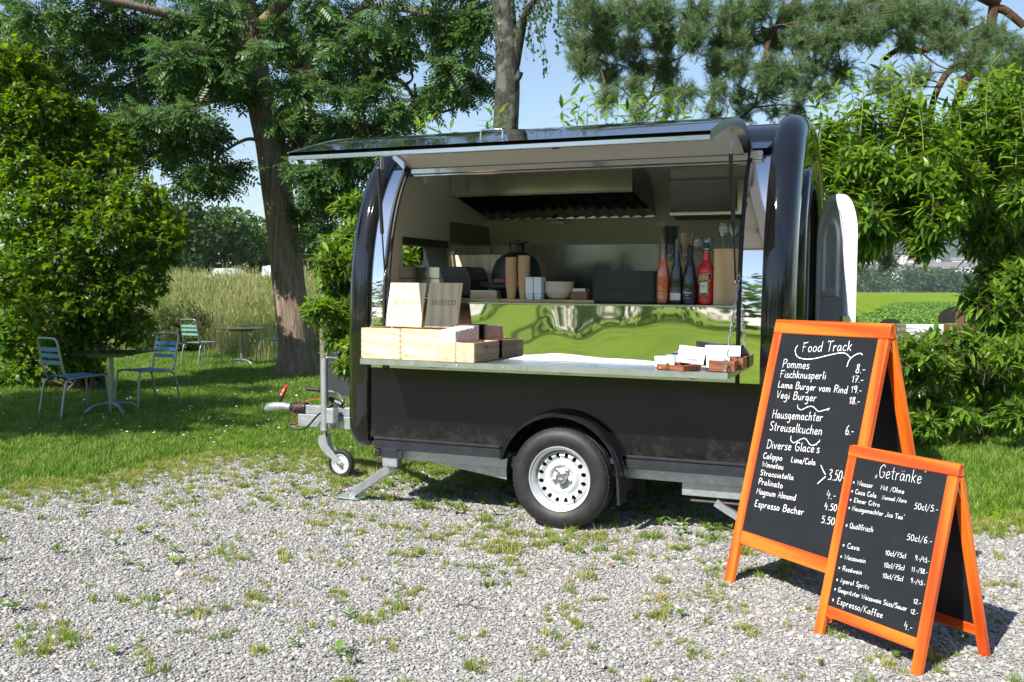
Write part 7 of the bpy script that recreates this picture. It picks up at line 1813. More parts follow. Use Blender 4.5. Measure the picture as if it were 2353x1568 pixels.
# ------------------------------------------------------------------ scattered ground cover (real geometry, instanced on points)
TPL = {}
def tpl_collection(name, meshes):
    c = bpy.data.collections.new(name)
    for k, me in enumerate(meshes):
        c.objects.link(bpy.data.objects.new('%s_%02d' % (name, k), me))
    return c
def scatter(name, P, rot, scl, idx, coll, label, cat):
    me = bpy.data.meshes.new(name); n = len(P)
    me.vertices.add(n); me.vertices.foreach_set('co', np.asarray(P, np.float32).ravel())
    a = me.attributes.new('rot', 'FLOAT_VECTOR', 'POINT'); a.data.foreach_set('vector', np.asarray(rot, np.float32).ravel())
    a = me.attributes.new('scl', 'FLOAT_VECTOR', 'POINT'); a.data.foreach_set('vector', np.asarray(scl, np.float32).ravel())
    a = me.attributes.new('idx', 'INT', 'POINT'); a.data.foreach_set('value', np.asarray(idx, np.int32))
    o = bpy.data.objects.new(name, me); COL.objects.link(o); tag(o, label, cat, kind='stuff')
    g = bpy.data.node_groups.new(name, 'GeometryNodeTree')
    g.interface.new_socket('Geometry', in_out='INPUT', socket_type='NodeSocketGeometry'); g.interface.new_socket('Geometry', in_out='OUTPUT', socket_type='NodeSocketGeometry')
    i, o2 = g.nodes.new('NodeGroupInput'), g.nodes.new('NodeGroupOutput')
    ip = g.nodes.new('GeometryNodeInstanceOnPoints'); ci = g.nodes.new('GeometryNodeCollectionInfo'); ci.inputs['Collection'].default_value = coll
    ci.inputs['Separate Children'].default_value = True; ci.inputs['Reset Children'].default_value = True; ip.inputs['Pick Instance'].default_value = True
    def na(nm, t):
        q = g.nodes.new('GeometryNodeInputNamedAttribute'); q.data_type = t; q.inputs['Name'].default_value = nm; return q.outputs['Attribute']
    g.links.new(i.outputs[0], ip.inputs['Points']); g.links.new(ci.outputs[0], ip.inputs['Instance'])
    g.links.new(na('rot', 'FLOAT_VECTOR'), ip.inputs['Rotation']); g.links.new(na('scl', 'FLOAT_VECTOR'), ip.inputs['Scale']); g.links.new(na('idx', 'INT'), ip.inputs['Instance Index'])
    g.links.new(ip.outputs[0], o2.inputs[0])
    md = o.modifiers.new('scatter', 'NODES'); md.node_group = g
    return o
def instmat(name, stops, rough=0.85, trans=0.0, spec=0.2):
    m, nt, b = newmat(name)
    oi = N(nt, 'ShaderNodeObjectInfo'); c = ramp(nt, oi.outputs['Random'], stops)
    nt.links.new(c, b.inputs['Base Color']); b.inputs['Roughness'].default_value = rough; b.inputs['Specular IOR Level'].default_value = spec
    if trans > 0:
        t = N(nt, 'ShaderNodeBsdfTranslucent'); hs = N(nt, 'ShaderNodeHueSaturation'); hs.inputs['Value'].default_value = 1.7; nt.links.new(c, hs.inputs['Color']); nt.links.new(hs.outputs[0], t.inputs['Color'])
        mx = N(nt, 'ShaderNodeMixShader'); mx.inputs[0].default_value = trans; nt.links.new(b.outputs[0], mx.inputs[1]); nt.links.new(t.outputs[0], mx.inputs[2]); nt.links.new(mx.outputs[0], nt.nodes['Material Output'].inputs['Surface'])
    return m
STONE = instmat('gravel_stone', [(0.0, (0.17, 0.168, 0.165)), (0.25, (0.27, 0.268, 0.262)), (0.6, (0.345, 0.338, 0.322)), (0.85, (0.42, 0.40, 0.37)), (0.93, (0.38, 0.32, 0.25)), (1.0, (0.52, 0.505, 0.475))], 0.8, 0, 0.3)
def stone_mesh(k):
    import bmesh
    bm = bmesh.new(); bmesh.ops.create_icosphere(bm, subdivisions=1, radius=1.0); r_ = np.random.default_rng(k)
    ax = r_.uniform(0.65, 1.15, 3) * (1, 1, 0.5)
    pl = [(unit(r_.normal(0, 1, (1, 3)))[0], r_.uniform(0.55, 0.85)) for _ in range(7)]
    for v in bm.verts:
        p = np.array(v.co) * (1 + r_.normal(0, 0.06))
        for n_, d in pl:
            h = np.dot(p, n_)
            if h > d: p = p - n_ * (h - d)
        v.co = p * ax
    me = bpy.data.meshes.new('gravel_stone'); bm.to_mesh(me); bm.free(); me.materials.append(STONE); return me
stones = tpl_collection('gravel_stone', [stone_mesh(k) for k in range(8)])
def in_view(P, margin=60):
    v = P - CAM; z = v @ FW; x = CXP + FPX * (v @ RT) / z; y = CYP - FPX * (v @ UP) / z
    return (z > 0.5) & (x > -margin) & (x < 2353 + margin) & (y < 1568 + margin * 2) & (y > -200)
gx, gy = [], []
G = 0.0148
xx, yy = np.meshgrid(np.arange(-5.5, 4.2, G), np.arange(-4.2, 2.2, G))
P = np.stack([xx.ravel(), yy.ravel()], 1) + rng.uniform(-0.5, 0.5, (xx.size, 2)) * G
P3 = np.column_stack([P, np.zeros(len(P))])
keep = is_gravel(P[:, 0], P[:, 1]) & in_view(P3); dist = np.linalg.norm(P3 - CAM, axis=1)
keep &= rng.uniform(0, 1, len(P)) < np.clip(1.15 - (dist - 4.5) * 0.10, 0.5, 1)
P3 = P3[keep]; n = len(P3); dist = dist[keep]
sz = G * rng.lognormal(-0.60, 0.33, n) * np.clip(0.9 + (dist - 4) * 0.05, 0.9, 1.25)
big = rng.uniform(0, 1, n) < 0.012; sz[big] *= 1.7
P3[:, 2] = sz * 0.18 + rng.uniform(0, 0.003, n)
rot = np.column_stack([rng.normal(0, 0.3, n), rng.normal(0, 0.3, n), rng.uniform(0, 6.28, n)])
scatter('gravel', P3, rot, np.column_stack([sz, sz, sz]) * rng.uniform(0.85, 1.15, (n, 3)), rng.integers(0, 8, n), stones, 'loose grey gravel covering the yard', 'gravel')
print('stones', n)
# grass tufts
def tuft_mesh(nb, h, spread, m, k, wid=0.0035, bend=0.5, seg=2, head=0.0):
    r_ = np.random.default_rng(100 + k); V, T = [], []
    for b_ in range(nb):
        a = r_.uniform(0, 6.28); rad = spread * math.sqrt(r_.uniform(0, 1)); p = np.array((rad * math.cos(a), rad * math.sin(a), -0.005)); d = r_.uniform(0, 6.28); H = h * r_.uniform(0.55, 1.15); bd = bend * r_.uniform(0.2, 1.2) * H
        dr = np.array((math.cos(d), math.sin(d), 0)); sd = np.array((-math.sin(d), math.cos(d), 0)) * wid * r_.uniform(0.7, 1.3)
        o = len(V)
        for i in range(seg + 1):
            t = i / seg; c = p + dr * bd * t * t + np.array((0, 0, H * t * (1 - 0.15 * t))); ww = 1 - t * 0.75
            if i < seg: V += [c - sd * ww, c + sd * ww]
            else: V.append(c)
        for i in range(seg - 1): T += [(o+2*i, o+2*i+1, o+2*i+3), (o+2*i, o+2*i+3, o+2*i+2)]
        e = o + 2 * (seg - 1); T.append((e, e + 1, e + 2))
        if head > 0 and b_ % 2 == 0:
            tipv = V[-1]; q = len(V); V += [tipv + (0, 0, -head), tipv + sd / wid * 0.009 + (0, 0, -head * 0.4), tipv + dr * 0.02 + (0, 0, head * 0.3), tipv - sd / wid * 0.009 + (0, 0, -head * 0.4)]; T += [(q, q+1, q+2), (q, q+2, q+3)]
    return tri_mesh('tuft', np.array(V), np.array(T), [m])
GRASSM = instmat('lawn_blade', [(0.0, (0.07, 0.15, 0.015)), (0.5, (0.13, 0.23, 0.028)), (0.85, (0.20, 0.29, 0.04)), (1.0, (0.30, 0.31, 0.09))], 0.55, 0.35)
WEEDG = instmat('weed_blade', [(0.0, (0.13, 0.21, 0.025)), (0.5, (0.22, 0.29, 0.04)), (0.8, (0.33, 0.33, 0.08)), (1.0, (0.42, 0.36, 0.14))], 0.6, 0.3)
STRAW = instmat('meadow_stalk', [(0.0, (0.12, 0.21, 0.04)), (0.5, (0.22, 0.27, 0.07)), (0.75, (0.38, 0.34, 0.15)), (1.0, (0.50, 0.42, 0.23))], 0.7, 0.3)
BROAD = instmat('weed_leaf', [(0.0, (0.08, 0.17, 0.025)), (1.0, (0.17, 0.28, 0.04))], 0.5, 0.3)
lawn_t = tpl_collection('lawn_tuft', [tuft_mesh(14, 0.075, 0.05, GRASSM, k, 0.0042, 0.7) for k in range(5)])
weed_t = tpl_collection('weed_tuft', [tuft_mesh(26, 0.055, 0.028, WEEDG, 20 + k, 0.0022, 0.8) for k in range(4)])
def vnoise(x, y, s, seed=0):
    return 0.5 + 0.5 * (np.sin(x * s + seed) * np.cos(y * s * 1.3 + seed * 2.1) * 0.6 + np.sin(x * s * 2.7 + y * s * 1.9 + seed) * 0.4)
xx, yy = np.meshgrid(np.arange(-16, 6, 0.05), np.arange(-2.5, 15, 0.05)); P = np.stack([xx.ravel(), yy.ravel()], 1) + rng.uniform(-0.025, 0.025, (xx.size, 2))
z = gz(P[:, 0], P[:, 1]); P3 = np.column_stack([P, z]); dist = np.linalg.norm(P3 - CAM, axis=1)
edge = is_gravel(P[:, 0] + 0.12, P[:, 1] - 0.10)
kp = (~is_gravel(P[:, 0], P[:, 1])) & in_view(P3, 30) & (rng.uniform(0, 1, len(P)) < np.clip(1.0 - (dist - 8) * 0.06, 0.30, 1.0)) & (rng.uniform(0, 1, len(P)) < np.where(edge, 0.45, 1.0))
kp &= ~((P[:, 0] > -1.7) & (P[:, 0] < 1.6) & (P[:, 1] > 1.2) & (P[:, 1] < 5) & (rng.uniform(0, 1, len(P)) < 0.6))
P3 = P3[kp]; n = len(P3); dist = dist[kp]
s_ = np.clip(0.8 + (dist - 8) * 0.06, 0.8, 1.7) * rng.uniform(0.7, 1.3, n) * (0.75 + 0.5 * vnoise(P3[:, 0], P3[:, 1], 1.1))
hs_ = s_ * (0.8 + 0.4 * vnoise(P3[:, 0], P3[:, 1], 2.3, 3))
scatter('grass', P3, np.column_stack([rng.normal(0, .1, n), rng.normal(0, .1, n), rng.uniform(0, 6.28, n)]), np.column_stack([s_, s_, hs_]), rng.integers(0, 5, n), lawn_t, 'short green lawn grass around the gravel yard', 'grass')
print('grass', n)
# weeds in the gravel: clumps
cl = []
def wclump(n_, x0, x1, y0, y1, smin, smax):
    for _ in range(n_): cl.append((rng.uniform(x0, x1), rng.uniform(y0, y1), rng.uniform(smin, smax)))
wclump(190, -1.6, 2.4, -2.8, -0.1, 0.45, 1.2); wclump(60, -0.9, 1.5, -0.7, 0.1, 0.6, 1.4); wclump(170, -4.6, -1.2, -0.6, 1.7, 0.5, 1.3); wclump(120, -4.5, -0.5, -3.4, -0.4, 0.35, 0.85); wclump(110, -2.2, 1.6, 0.1, 1.7, 0.6, 1.4)
wclump(60, 1.0, 3.5, -2.5, 1.3, 0.5, 1.1); wclump(16, -0.4, 0.6, -0.38, -0.06, 0.7, 1.5)
pts, sc2 = [], []
for cx_, cy_, s0 in cl:
    m = rng.integers(1, 7)
    for _ in range(m):
        pts.append((cx_ + rng.normal(0, 0.045), cy_ + rng.normal(0, 0.035), 0.006)); sc2.append(s0 * rng.uniform(0.55, 1.1))
# thin fringe along the lawn edge
for _ in range(42000):
    x, y = rng.uniform(-5.2, 3.4), rng.uniform(-3.0, 1.9)
    gx_ = is_gravel(x, y); d = 1.3 * rng.uniform(0, 1) ** 1.5 if x < -1.0 else 0.5
    if gx_ and not (is_gravel(x - d * rng.uniform(0, 1), y + d * rng.uniform(0, 1)) and is_gravel(x, y + d * 1.2 * rng.uniform(0, 1))): pts.append((x, y, 0.006)); sc2.append(rng.uniform(0.4, 1.2))
pts = np.array(pts); sc2 = np.array(sc2); kp = is_gravel(pts[:, 0], pts[:, 1]); pts, sc2 = pts[kp], sc2[kp]; n = len(pts)
scatter('gravel_weeds', pts, np.column_stack([rng.normal(0, .15, n), rng.normal(0, .15, n), rng.uniform(0, 6.28, n)]), np.column_stack([sc2, sc2, sc2]), rng.integers(0, 4, n), weed_t, 'yellow-green grass tufts growing through the gravel', 'weeds')
# broad-leaved weeds
bl_v, bl_t = leaf_tpl(0.05, 0.022, 3, 0.2, 0.2, 0.45)
def rosette(k):
    r_ = np.random.default_rng(300 + k); m = 7; an = np.arange(m) * 2.4; ax = np.column_stack([np.cos(an), np.sin(an), r_.uniform(0.2, 1.0, m)])
    V, T = inst(bl_v, bl_t, np.column_stack([np.zeros(m), np.zeros(m), 0.004 * np.arange(m)]), frames(ax, np.tile([[0, 0, 1.]], (m, 1))), r_.uniform(0.6, 1.1, m)); return tri_mesh('weed', V, T, [BROAD])
ros = tpl_collection('broad_weed', [rosette(k) for k in range(3)])
pw = np.concatenate([np.column_stack([rng.uniform(-2.0, 1.5, 420), rng.uniform(0.05, 1.9, 420)]), np.column_stack([rng.uniform(-4.6, 2.5, 120), rng.uniform(-3, 1.5, 120)]), np.column_stack([rng.uniform(-9, -3, 900), rng.uniform(1.3, 7, 900)])])
n = len(pw); s_ = rng.uniform(0.45, 1.2, n)
scatter('broad_weeds', np.column_stack([pw, np.full(n, 0.012)]), np.column_stack([np.zeros(n), np.zeros(n), rng.uniform(0, 6.28, n)]), np.column_stack([s_, s_, s_]), rng.integers(0, 3, n), ros, 'small broad-leaved weeds under and around the trailer', 'weeds')
# one larger weed by the wheel
q = on(1120, 1150, Z=0); r = thing('young_weed', 'single taller leafy weed growing beside the front of the wheel', 'plant', (q[0], q[1], 0))
m = 8; an = np.arange(m) * 2.4; ax = np.column_stack([np.cos(an), np.sin(an), np.full(m, 0.45)])
V, T = inst(*leaf_tpl(0.075, 0.026, 4, 0.2, 0.25, 0.42), np.column_stack([np.zeros(m), np.zeros(m), 0.03 + 0.008 * np.arange(m)]), frames(ax, np.tile([[0, 0, 1.]], (m, 1))), np.linspace(1.1, 0.7, m)); leaf_obj('leaves', V, T, WILLOWLEAF, r)
V, T = tubes([([(0, 0, 0), (0.004, 0, 0.05), (0, 0, 0.10)], [0.004, 0.003, 0.002])], 5); leaf_obj('stem', V, T, STEMG, r)
# daisies
DV = MB().lathe([(0.0, 0.056), (0.011, 0.058), (0.012, 0.056), (0.0, 0.052)], 8).mesh('daisy'); DV.materials.append(WHITEP)
ds = tpl_collection('daisy', [DV]); dp_ = np.column_stack([rng.uniform(-9, -2.2, 260), rng.uniform(1.6, 8, 260)]); dp_ = dp_[~is_gravel(dp_[:, 0], dp_[:, 1])]; n = len(dp_)
scatter('daisies', np.column_stack([dp_, np.zeros(n)]), np.column_stack([rng.normal(0, .3, n), rng.normal(0, .3, n), np.zeros(n)]), np.ones((n, 3)) * rng.uniform(0.8, 1.3, (n, 1)), np.zeros(n, int), ds, 'small white daisies dotted over the lawn', 'daisies')
# dead leaves, twigs on the gravel
YLEAF = pm('yellow_leaf', (0.55, 0.42, 0.06), 0.6, 0, 0.1, 20); BLEAF = pm('brown_leaf', (0.22, 0.11, 0.05), 0.8, 0, 0.3, 30)
for (px, py, m, s0, lb) in ((472, 1247, YLEAF, 0.055, 'yellow fallen leaf lying alone on the open gravel'), (230, 1258, YLEAF, 0.05, 'yellow fallen leaf near the left border of the gravel'), (770, 1130, BLEAF, 0.05, 'brown fallen leaf beside the front steady foot'), (660, 1180, BLEAF, 0.06, 'brown leaf scrap on the gravel before the drawbar'), (545, 1170, BLEAF, 0.04, 'curled brown leaf left of the drawbar'), (1400, 1300, BLEAF, 0.05, 'brown leaf scrap on the gravel before the wheel')):
    q = on(px, py, Z=0.02); r = thing('fallen_leaf', lb, 'leaf', (q[0], q[1], 0.014), (0.15, 0.1, px * 0.7), 'fallen leaves on the gravel'); v, t = leaf_tpl(s0, s0 * 0.6, 4, 0.35, -0.1, 0.4); leaf_obj('blade', v, t, m, r)
for k, (px, py) in enumerate(((1050, 1390), (1500, 1420), (820, 1500), (600, 1290))):
    q = on(px, py, Z=0.01); r = thing('fallen_twig', ('thin bent twig on the gravel below the wheel', 'thin bent twig on the gravel left of the small chalkboard', 'thin bent twig on the gravel at the bottom edge', 'thin bent twig on the gravel below the drawbar')[k], 'twig', (q[0], q[1], 0.012), (0, 0, k * 1.1), 'fallen twigs')
    V, T = tubes([(catmull([(0, 0, 0), (0.06, 0.012, 0.004), (0.11, -0.008, 0.002), (0.17, 0.01, 0.004)], 3), np.linspace(0.003, 0.0015, 10))], 5); leaf_obj('stick', V, T, TWIG, r)
# meadow of tall grass on the bank
mead = tpl_collection('meadow_tuft', [tuft_mesh(22, 1.1, 0.16, STRAW, 40 + k, 0.0055, 0.45, 3, 0.10) for k in range(5)])
xx, yy = np.meshgrid(np.arange(-30, -3, 0.2), np.arange(11.5, 32, 0.2)); P = np.stack([xx.ravel(), yy.ravel()], 1) + rng.uniform(-0.12, 0.12, (xx.size, 2))
P3 = np.column_stack([P, gz(P[:, 0], P[:, 1])]); kp = in_view(P3, 30) & (P[:, 1] > 11.8 + 0.6 * np.sin(P[:, 0] * 0.8)); P3 = P3[kp]; n = len(P3)
s_ = rng.uniform(0.6, 1.2, n) * np.where(P3[:, 1] < 13, 0.75, 1.0) * (0.75 + 0.45 * vnoise(P3[:, 0], P3[:, 1], 0.9, 5))
scatter('meadow_grass', P3, np.column_stack([rng.normal(0, .08, n), rng.normal(0, .08, n), rng.uniform(0, 6.28, n)]), np.column_stack([s_, s_, s_ * rng.uniform(0.8, 1.15, n)]), rng.integers(0, 5, n), mead, 'tall straw-coloured meadow grass on the bank beyond the lawn', 'meadow grass')
# crop field
field_m = pm('crop_soil', (0.10, 0.15, 0.04), 0.95, 0, 0.3, 0.8)
mb = MB(); mb.box((-3.5, 16, 0.01), (400, 40, 0.02)); mb.box((-60, 40.01, 0.01), (400, 118, 0.02)); tag(mb.build('crop_field', field_m), kind='structure')
mb = MB(); mb.box((-200, 120, 0.01), (500, 175, 0.03)); tag(mb.build('stubble_strip', pm('dry_grass', (0.38, 0.32, 0.17), 0.95, 0, 0.2, 0.2)), kind='structure')
mb = MB(); mb.box((-300, 176, 0.01), (600, 560, 0.03)); tag(mb.build('far_pasture', pm('pasture', (0.10, 0.16, 0.05), 0.95, 0, 0.2, 0.05)), kind='structure')
CROP = instmat('crop_leaf', [(0.0, (0.09, 0.19, 0.03)), (1.0, (0.19, 0.31, 0.06))], 0.45, 0.25)
cv, ct = leaf_tpl(0.26, 0.13, 4, 0.25, 0.3, 0.45)
def crop_plant(k):
    r_ = np.random.default_rng(500 + k); m = 8; an = np.arange(m) * 2.4; ax = np.column_stack([np.cos(an), np.sin(an), r_.uniform(0.6, 1.6, m)])
    V, T = inst(cv, ct, np.column_stack([np.zeros(m), np.zeros(m), np.full(m, 0.02)]), frames(ax, np.tile([[0, 0, 1.]], (m, 1))), r_.uniform(0.7, 1.15, m)); return tri_mesh('crop', V, T, [CROP])
crops = tpl_collection('crop_plant', [crop_plant(k) for k in range(3)])
xx, yy = np.meshgrid(np.arange(-30, 40, 0.42), np.arange(16.5, 117, 0.5)); P = np.stack([xx.ravel(), yy.ravel()], 1) + rng.uniform(-0.12, 0.12, (xx.size, 2)); P3 = np.column_stack([P, np.full(len(P), 0.02)])
v = P3 - CAM; zc = v @ FW; pxx = CXP + FPX * (v @ RT) / zc; kp = (pxx > 1840) & (pxx < 2420); P3 = P3[kp]; n = len(P3); s_ = rng.uniform(0.8, 1.25, n)
scatter('field_crop', P3, np.column_stack([np.zeros(n), np.zeros(n), rng.uniform(0, 6.28, n)]), np.column_stack([s_, s_, s_]), rng.integers(0, 3, n), crops, 'rows of green leafy crop in the field beyond the bush', 'crop'); print('crops', n)
# ------------------------------------------------------------------ distance
QV, QT = leaf_tpl(1.0, 0.9, 3, 0.3, 0.2, 0.5)
def far_tree_mesh(seed, H, W, m, n=1500, card=0.55):
    r_ = np.random.default_rng(seed); nb = 16
    C_ = np.column_stack([r_.normal(0, W * 0.28, nb), r_.normal(0, W * 0.28, nb), r_.uniform(H * 0.3, H * 0.88, nb)]); Rb = r_.uniform(0.16, 0.30, nb) * W * (1.15 - C_[:, 2] / H * 0.5)
    i = r_.integers(0, nb, n); d = unit(r_.normal(0, 1, (n, 3))); p = C_[i] + d * (Rb[i] * r_.uniform(0.5, 1.05, n) ** 0.5)[:, None] * (1, 1, 0.8)
    p[:, 2] = np.maximum(p[:, 2], 0.3)
    V, T = inst(QV, QT, p, frames(d + r_.normal(0, 0.5, (n, 3)), unit(r_.normal(0, 1, (n, 3)) + (0, 0, 1))), r_.uniform(0.6, 1.3, n) * card)
    return tri_mesh('crown', V, T, [m])
def far_trunk(H):
    V, T = tubes([([(0, 0, -0.2), (0.1, 0, H * 0.3), (0, 0.1, H * 0.7)], [H * 0.03, H * 0.022, H * 0.008])], 7); return tri_mesh('trunk', V, T, [TWIG])
fm = [far_tree_mesh(k, 9.0, 8.0, (FARLEAF, FARLEAF2)[k % 2], 5200, 0.34) for k in range(4)]; ft = far_trunk(9.0)
def far_tree(px, d, s, k, label, group, pyb=None):
    c = at(px, 668, d); r = thing('distant_tree', label, 'tree', (c[0], c[1], float(gz(c[0], c[1])) - 0.05), (0, 0, px * 0.013), group); r.scale = (s, s, s)
    for nm, me in (('trunk', ft), ('crown', fm[k % 4])):
        o = bpy.data.objects.new(nm, me); COL.objects.link(o); o.parent = r
        if nm == 'crown': o['kind'] = 'stuff'
LT_ = ['broad tree at the left of the far row, behind the big shrub', 'tall rounded tree, highest of the far row left of the trunk', 'lighter tree standing in the middle of the far row', 'low round tree in the far row just left of the ash trunk', 'tree of the far row seen directly behind the ash trunk', 'tree of the far row between the ash trunk and the trailer', 'small tree of the far row next to the trailer arch', 'far tree showing under the ash limb beside the big shrub']
for k, (px, d, s) in enumerate([(370, 88, 1.0), (450, 84, 0.98), (520, 86, 0.92), (585, 92, 0.78), (650, 95, 0.8), (715, 95, 0.85), (790, 95, 0.85), (410, 100, 1.05)]): far_tree(px, d, s, k, LT_[k], 'row of far trees beyond the meadow')
# white covered vehicles beyond the meadow
WT = pm('white_tarpaulin', (0.72, 0.74, 0.78), 0.5, 0, 0.06, 1.0); GRV = pm('grey_panel', (0.30, 0.34, 0.38), 0.4, 0, 0.1, 1.0)
c = at(520, 640, 62); r = thing('tarpaulin_trailer', 'white tarpaulin-covered vehicle beyond the meadow grass', 'vehicle', (c[0], c[1], float(gz(c[0], c[1]))), (0, 0, 0.35))
zt = c[2] - float(gz(c[0], c[1]))
mb = MB(); mb.prism([(-1.3, -0.9, zt - 0.2), (-1.25, -0.9, zt + 0.15), (-0.7, -0.9, zt + 0.25), (-0.4, -0.9, zt + 0.6), (0.6, -0.9, zt + 0.62), (1.2, -0.9, zt + 0.2), (1.3, -0.9, zt - 0.2)], (0, 1.8, 0)); mb.build('tarpaulin', WT, r)
mb = MB(); mb.box((-1.3, -0.85, 0.5), (1.3, 0.85, zt - 0.2), 0.05); mb.build('lower_body', GRV, r)
for x in (-0.8, 0.8):
    for y in (-0.9, 0.9):
        mb = MB(); mb.lathe([(0.0, -0.1), (0.33, -0.1), (0.33, 0.1), (0.0, 0.1)], 16, (x, y, 0.33), 'Y'); mb.build('wheel', RUBBER, r)
c = at(600, 640, 66); r = thing('caravan', 'white caravan with raised roof box beyond the meadow, beside the trunk', 'caravan', (c[0], c[1], float(gz(c[0], c[1]))), (0, 0, 0.35)); zt = c[2] - float(gz(c[0], c[1]))
mb = MB(); mb.box((-1.6, -1.0, 0.5), (2.4, 1.0, zt), 0.06); mb.build('body', GRV, r); mb = MB(); mb.box((-1.7, -1.1, zt), (2.5, 1.1, zt + 0.25), 0.05); mb.build('roof', WT, r)
mb = MB(); mb.prism([(0.3, -0.8, zt + 0.25), (0.3, -0.8, zt + 0.75), (0.8, -0.8, zt + 0.85), (2.0, -0.8, zt + 0.8), (2.2, -0.8, zt + 0.25)], (0, 1.6, 0)); mb.build('roof_box', WT, r); mb = MB(); mb.box((-1.2, -1.02, zt - 0.55), (0.0, -1.0, zt - 0.15)); mb.build('window', BLKL, r)
for x in (-0.6, 1.4):
    mb = MB(); mb.lathe([(0.0, -0.1), (0.33, -0.1), (0.33, 0.1), (0.0, 0.1)], 16, (x, -1.0, 0.33), 'Y'); mb.build('wheel', RUBBER, r)
# far wood and hill on the field side
def wood(name, label, px0, px1, d, H, n, seed, kind='stuff'):
    parts = []; r_ = np.random.default_rng(seed); pos = []
    V0 = [np.zeros((0, 3))]
    Vs, Ts, o = [], [], 0
    for k in range(n):
        px = r_.uniform(px0, px1); dd = d * r_.uniform(0.95, 1.25); c = at(px, 668, dd); h = H * r_.uniform(0.7, 1.15); me = fm[r_.integers(0, 4)]
        m_ = 420; p = np.column_stack([r_.normal(0, h * 0.26, m_), r_.normal(0, h * 0.26, m_), np.clip(r_.normal(h * 0.55, h * 0.22, m_), 0.3, h)]); dn = unit(p - (0, 0, h * 0.5))
        V, T = inst(QV, QT, p + (c[0], c[1], 0), frames(dn + r_.normal(0, .5, (m_, 3)), unit(r_.normal(0, 1, (m_, 3)) + (0, 0, 1))), r_.uniform(0.6, 1.3, m_) * h * 0.10)
        Vs.append(V); Ts.append(T + o); o += len(V)
    o_ = link(name, tri_mesh(name, np.concatenate(Vs), np.concatenate(Ts), [FARLEAF2]), None); return tag(o_, label, 'wood', kind=kind)
wood('far_wood', 'dark belt of trees at the far end of the field', 1880, 2420, 520, 13, 60, 11)
wood('far_copse', 'bluish wooded ridge behind the far row of trees at the left', 560, 860, 330, 15, 16, 12)
def hill_mat():
    m, nt, b = newmat('wooded_hill'); vec = coords(nt); f = noise(nt, vec, 0.02, 8, 0.7)
    nt.links.new(ramp(nt, f, [(0.35, (0.03, 0.055, 0.022)), (0.65, (0.075, 0.11, 0.045))]), b.inputs['Base Color']); b.inputs['Roughness'].default_value = 0.95; bump(nt, b, noise(nt, vec, 0.12, 6, 0.7), 1.0, 6.0); return m
HILL = hill_mat()
def hill_z(u, v): return 150 * np.clip(v / 1500.0, 0, 1.2) ** 1.3 * (0.9 + 0.1 * math.sin(u * 0.004))
mb = MB(); rows = []
for j in range(22):
    dd = 700 + j * 90; row = []
    for i in range(60):
        px = 1300 + i * 40; c = at(px, 668, dd); row.append((c[0], c[1], float(hill_z(px, dd - 700)) - 0.5))
    rows.append(row)
mb.grid(rows); tag(mb.build('hill', HILL, smooth=180), kind='structure')
mb = MB(); rows = []
for j in range(12):
    dd = 900 + j * 120; row = []
    for i in range(50):
        px = -900 + i * 50; c = at(px, 668, dd); row.append((c[0], c[1], 75 * float(smooth01((dd - 900) / 900.0)) * (0.85 + 0.25 * math.sin(px * 0.006 + 1)) - 0.5))
    rows.append(row)
mb.grid(rows); tag(mb.build('hill', HILL, smooth=180), kind='structure')
# village on the slope
HW = pm('house_render', (0.72, 0.71, 0.68), 0.8, 0, 0.05, 0.1); RRD = pm('red_roof', (0.30, 0.10, 0.06), 0.8, 0, 0.2, 0.3); RGR = pm('grey_roof', (0.16, 0.15, 0.15), 0.8, 0, 0.2, 0.3)
def house_proto(w_, d_, h_, roof, name):
    wl = MB(); wl.box((-w_, -d_, -3), (w_, d_, h_)); rf = MB(); rf.prism([(-w_ - .6, -d_ - .6, h_ + 0.05), (-w_ - .6, d_ + .6, h_ + 0.05), (-w_ - .6, 0, h_ + d_ * 0.7)], (2 * w_ + 1.2, 0, 0)); wn = MB().box((-0.8, -0.06, -0.8), (0.8, 0.06, 0.8))
    a, b_, c_ = wl.mesh('wall'), rf.mesh('roof'), wn.mesh('window'); a.materials.append(HW); b_.materials.append(roof); c_.materials.append(BLKL)
    return (a, b_, c_, w_, d_, h_)
hp_ = [house_proto(8, 6, 7, RGR, 'a'), house_proto(14, 6, 8, RGR, 'b'), house_proto(7, 6, 6, RRD, 'c'), house_proto(24, 7, 10, RGR, 'd')]
vl = [(1975, 900, 2), (2000, 980, 0), (2020, 920, 1), (2042, 1040, 0), (2060, 950, 0), (2082, 900, 1), (2098, 1010, 0), (2115, 960, 2), (2130, 1080, 0), (2142, 930, 0), (2165, 1000, 1), (2185, 950, 3), (2210, 1010, 1), (2235, 970, 0), (2255, 1060, 0), (2100, 1150, 2), (2050, 1180, 3), (2140, 1160, 0), (2200, 1130, 0), (2010, 1100, 0)]
for k, (px, d, t) in enumerate(vl):
    c = at(px, 668, d); zz = float(hill_z(px, d - 700)); a, b_, w3, w_, d_, h_ = hp_[t]
    lb = {0: 'small white grey-roofed house in the far village on the slope', 1: 'long white house in the far village on the slope', 2: 'white house with red roof in the far village', 3: 'large white block in the far village'}[t]
    r = thing('village_house', lb, 'house', (c[0], c[1], zz), (0, 0, YAW + rng.uniform(-0.4, 0.4)), 'houses of the far village')
    for nm, me in (('wall', a), ('roof', b_)):
        o = bpy.data.objects.new(nm, me); COL.objects.link(o); o.parent = r
    for i in range(int(w_ // 2.5)):
        for fl in range(int(h_ // 3)):
            o = bpy.data.objects.new('window', w3); COL.objects.link(o); o.parent = r; o.location = (-w_ + 2.2 + i * (2 * w_ - 4.4) / max(1, int(w_ // 2.5) - 1), -d_ - 0.02, 1.8 + 3 * fl)
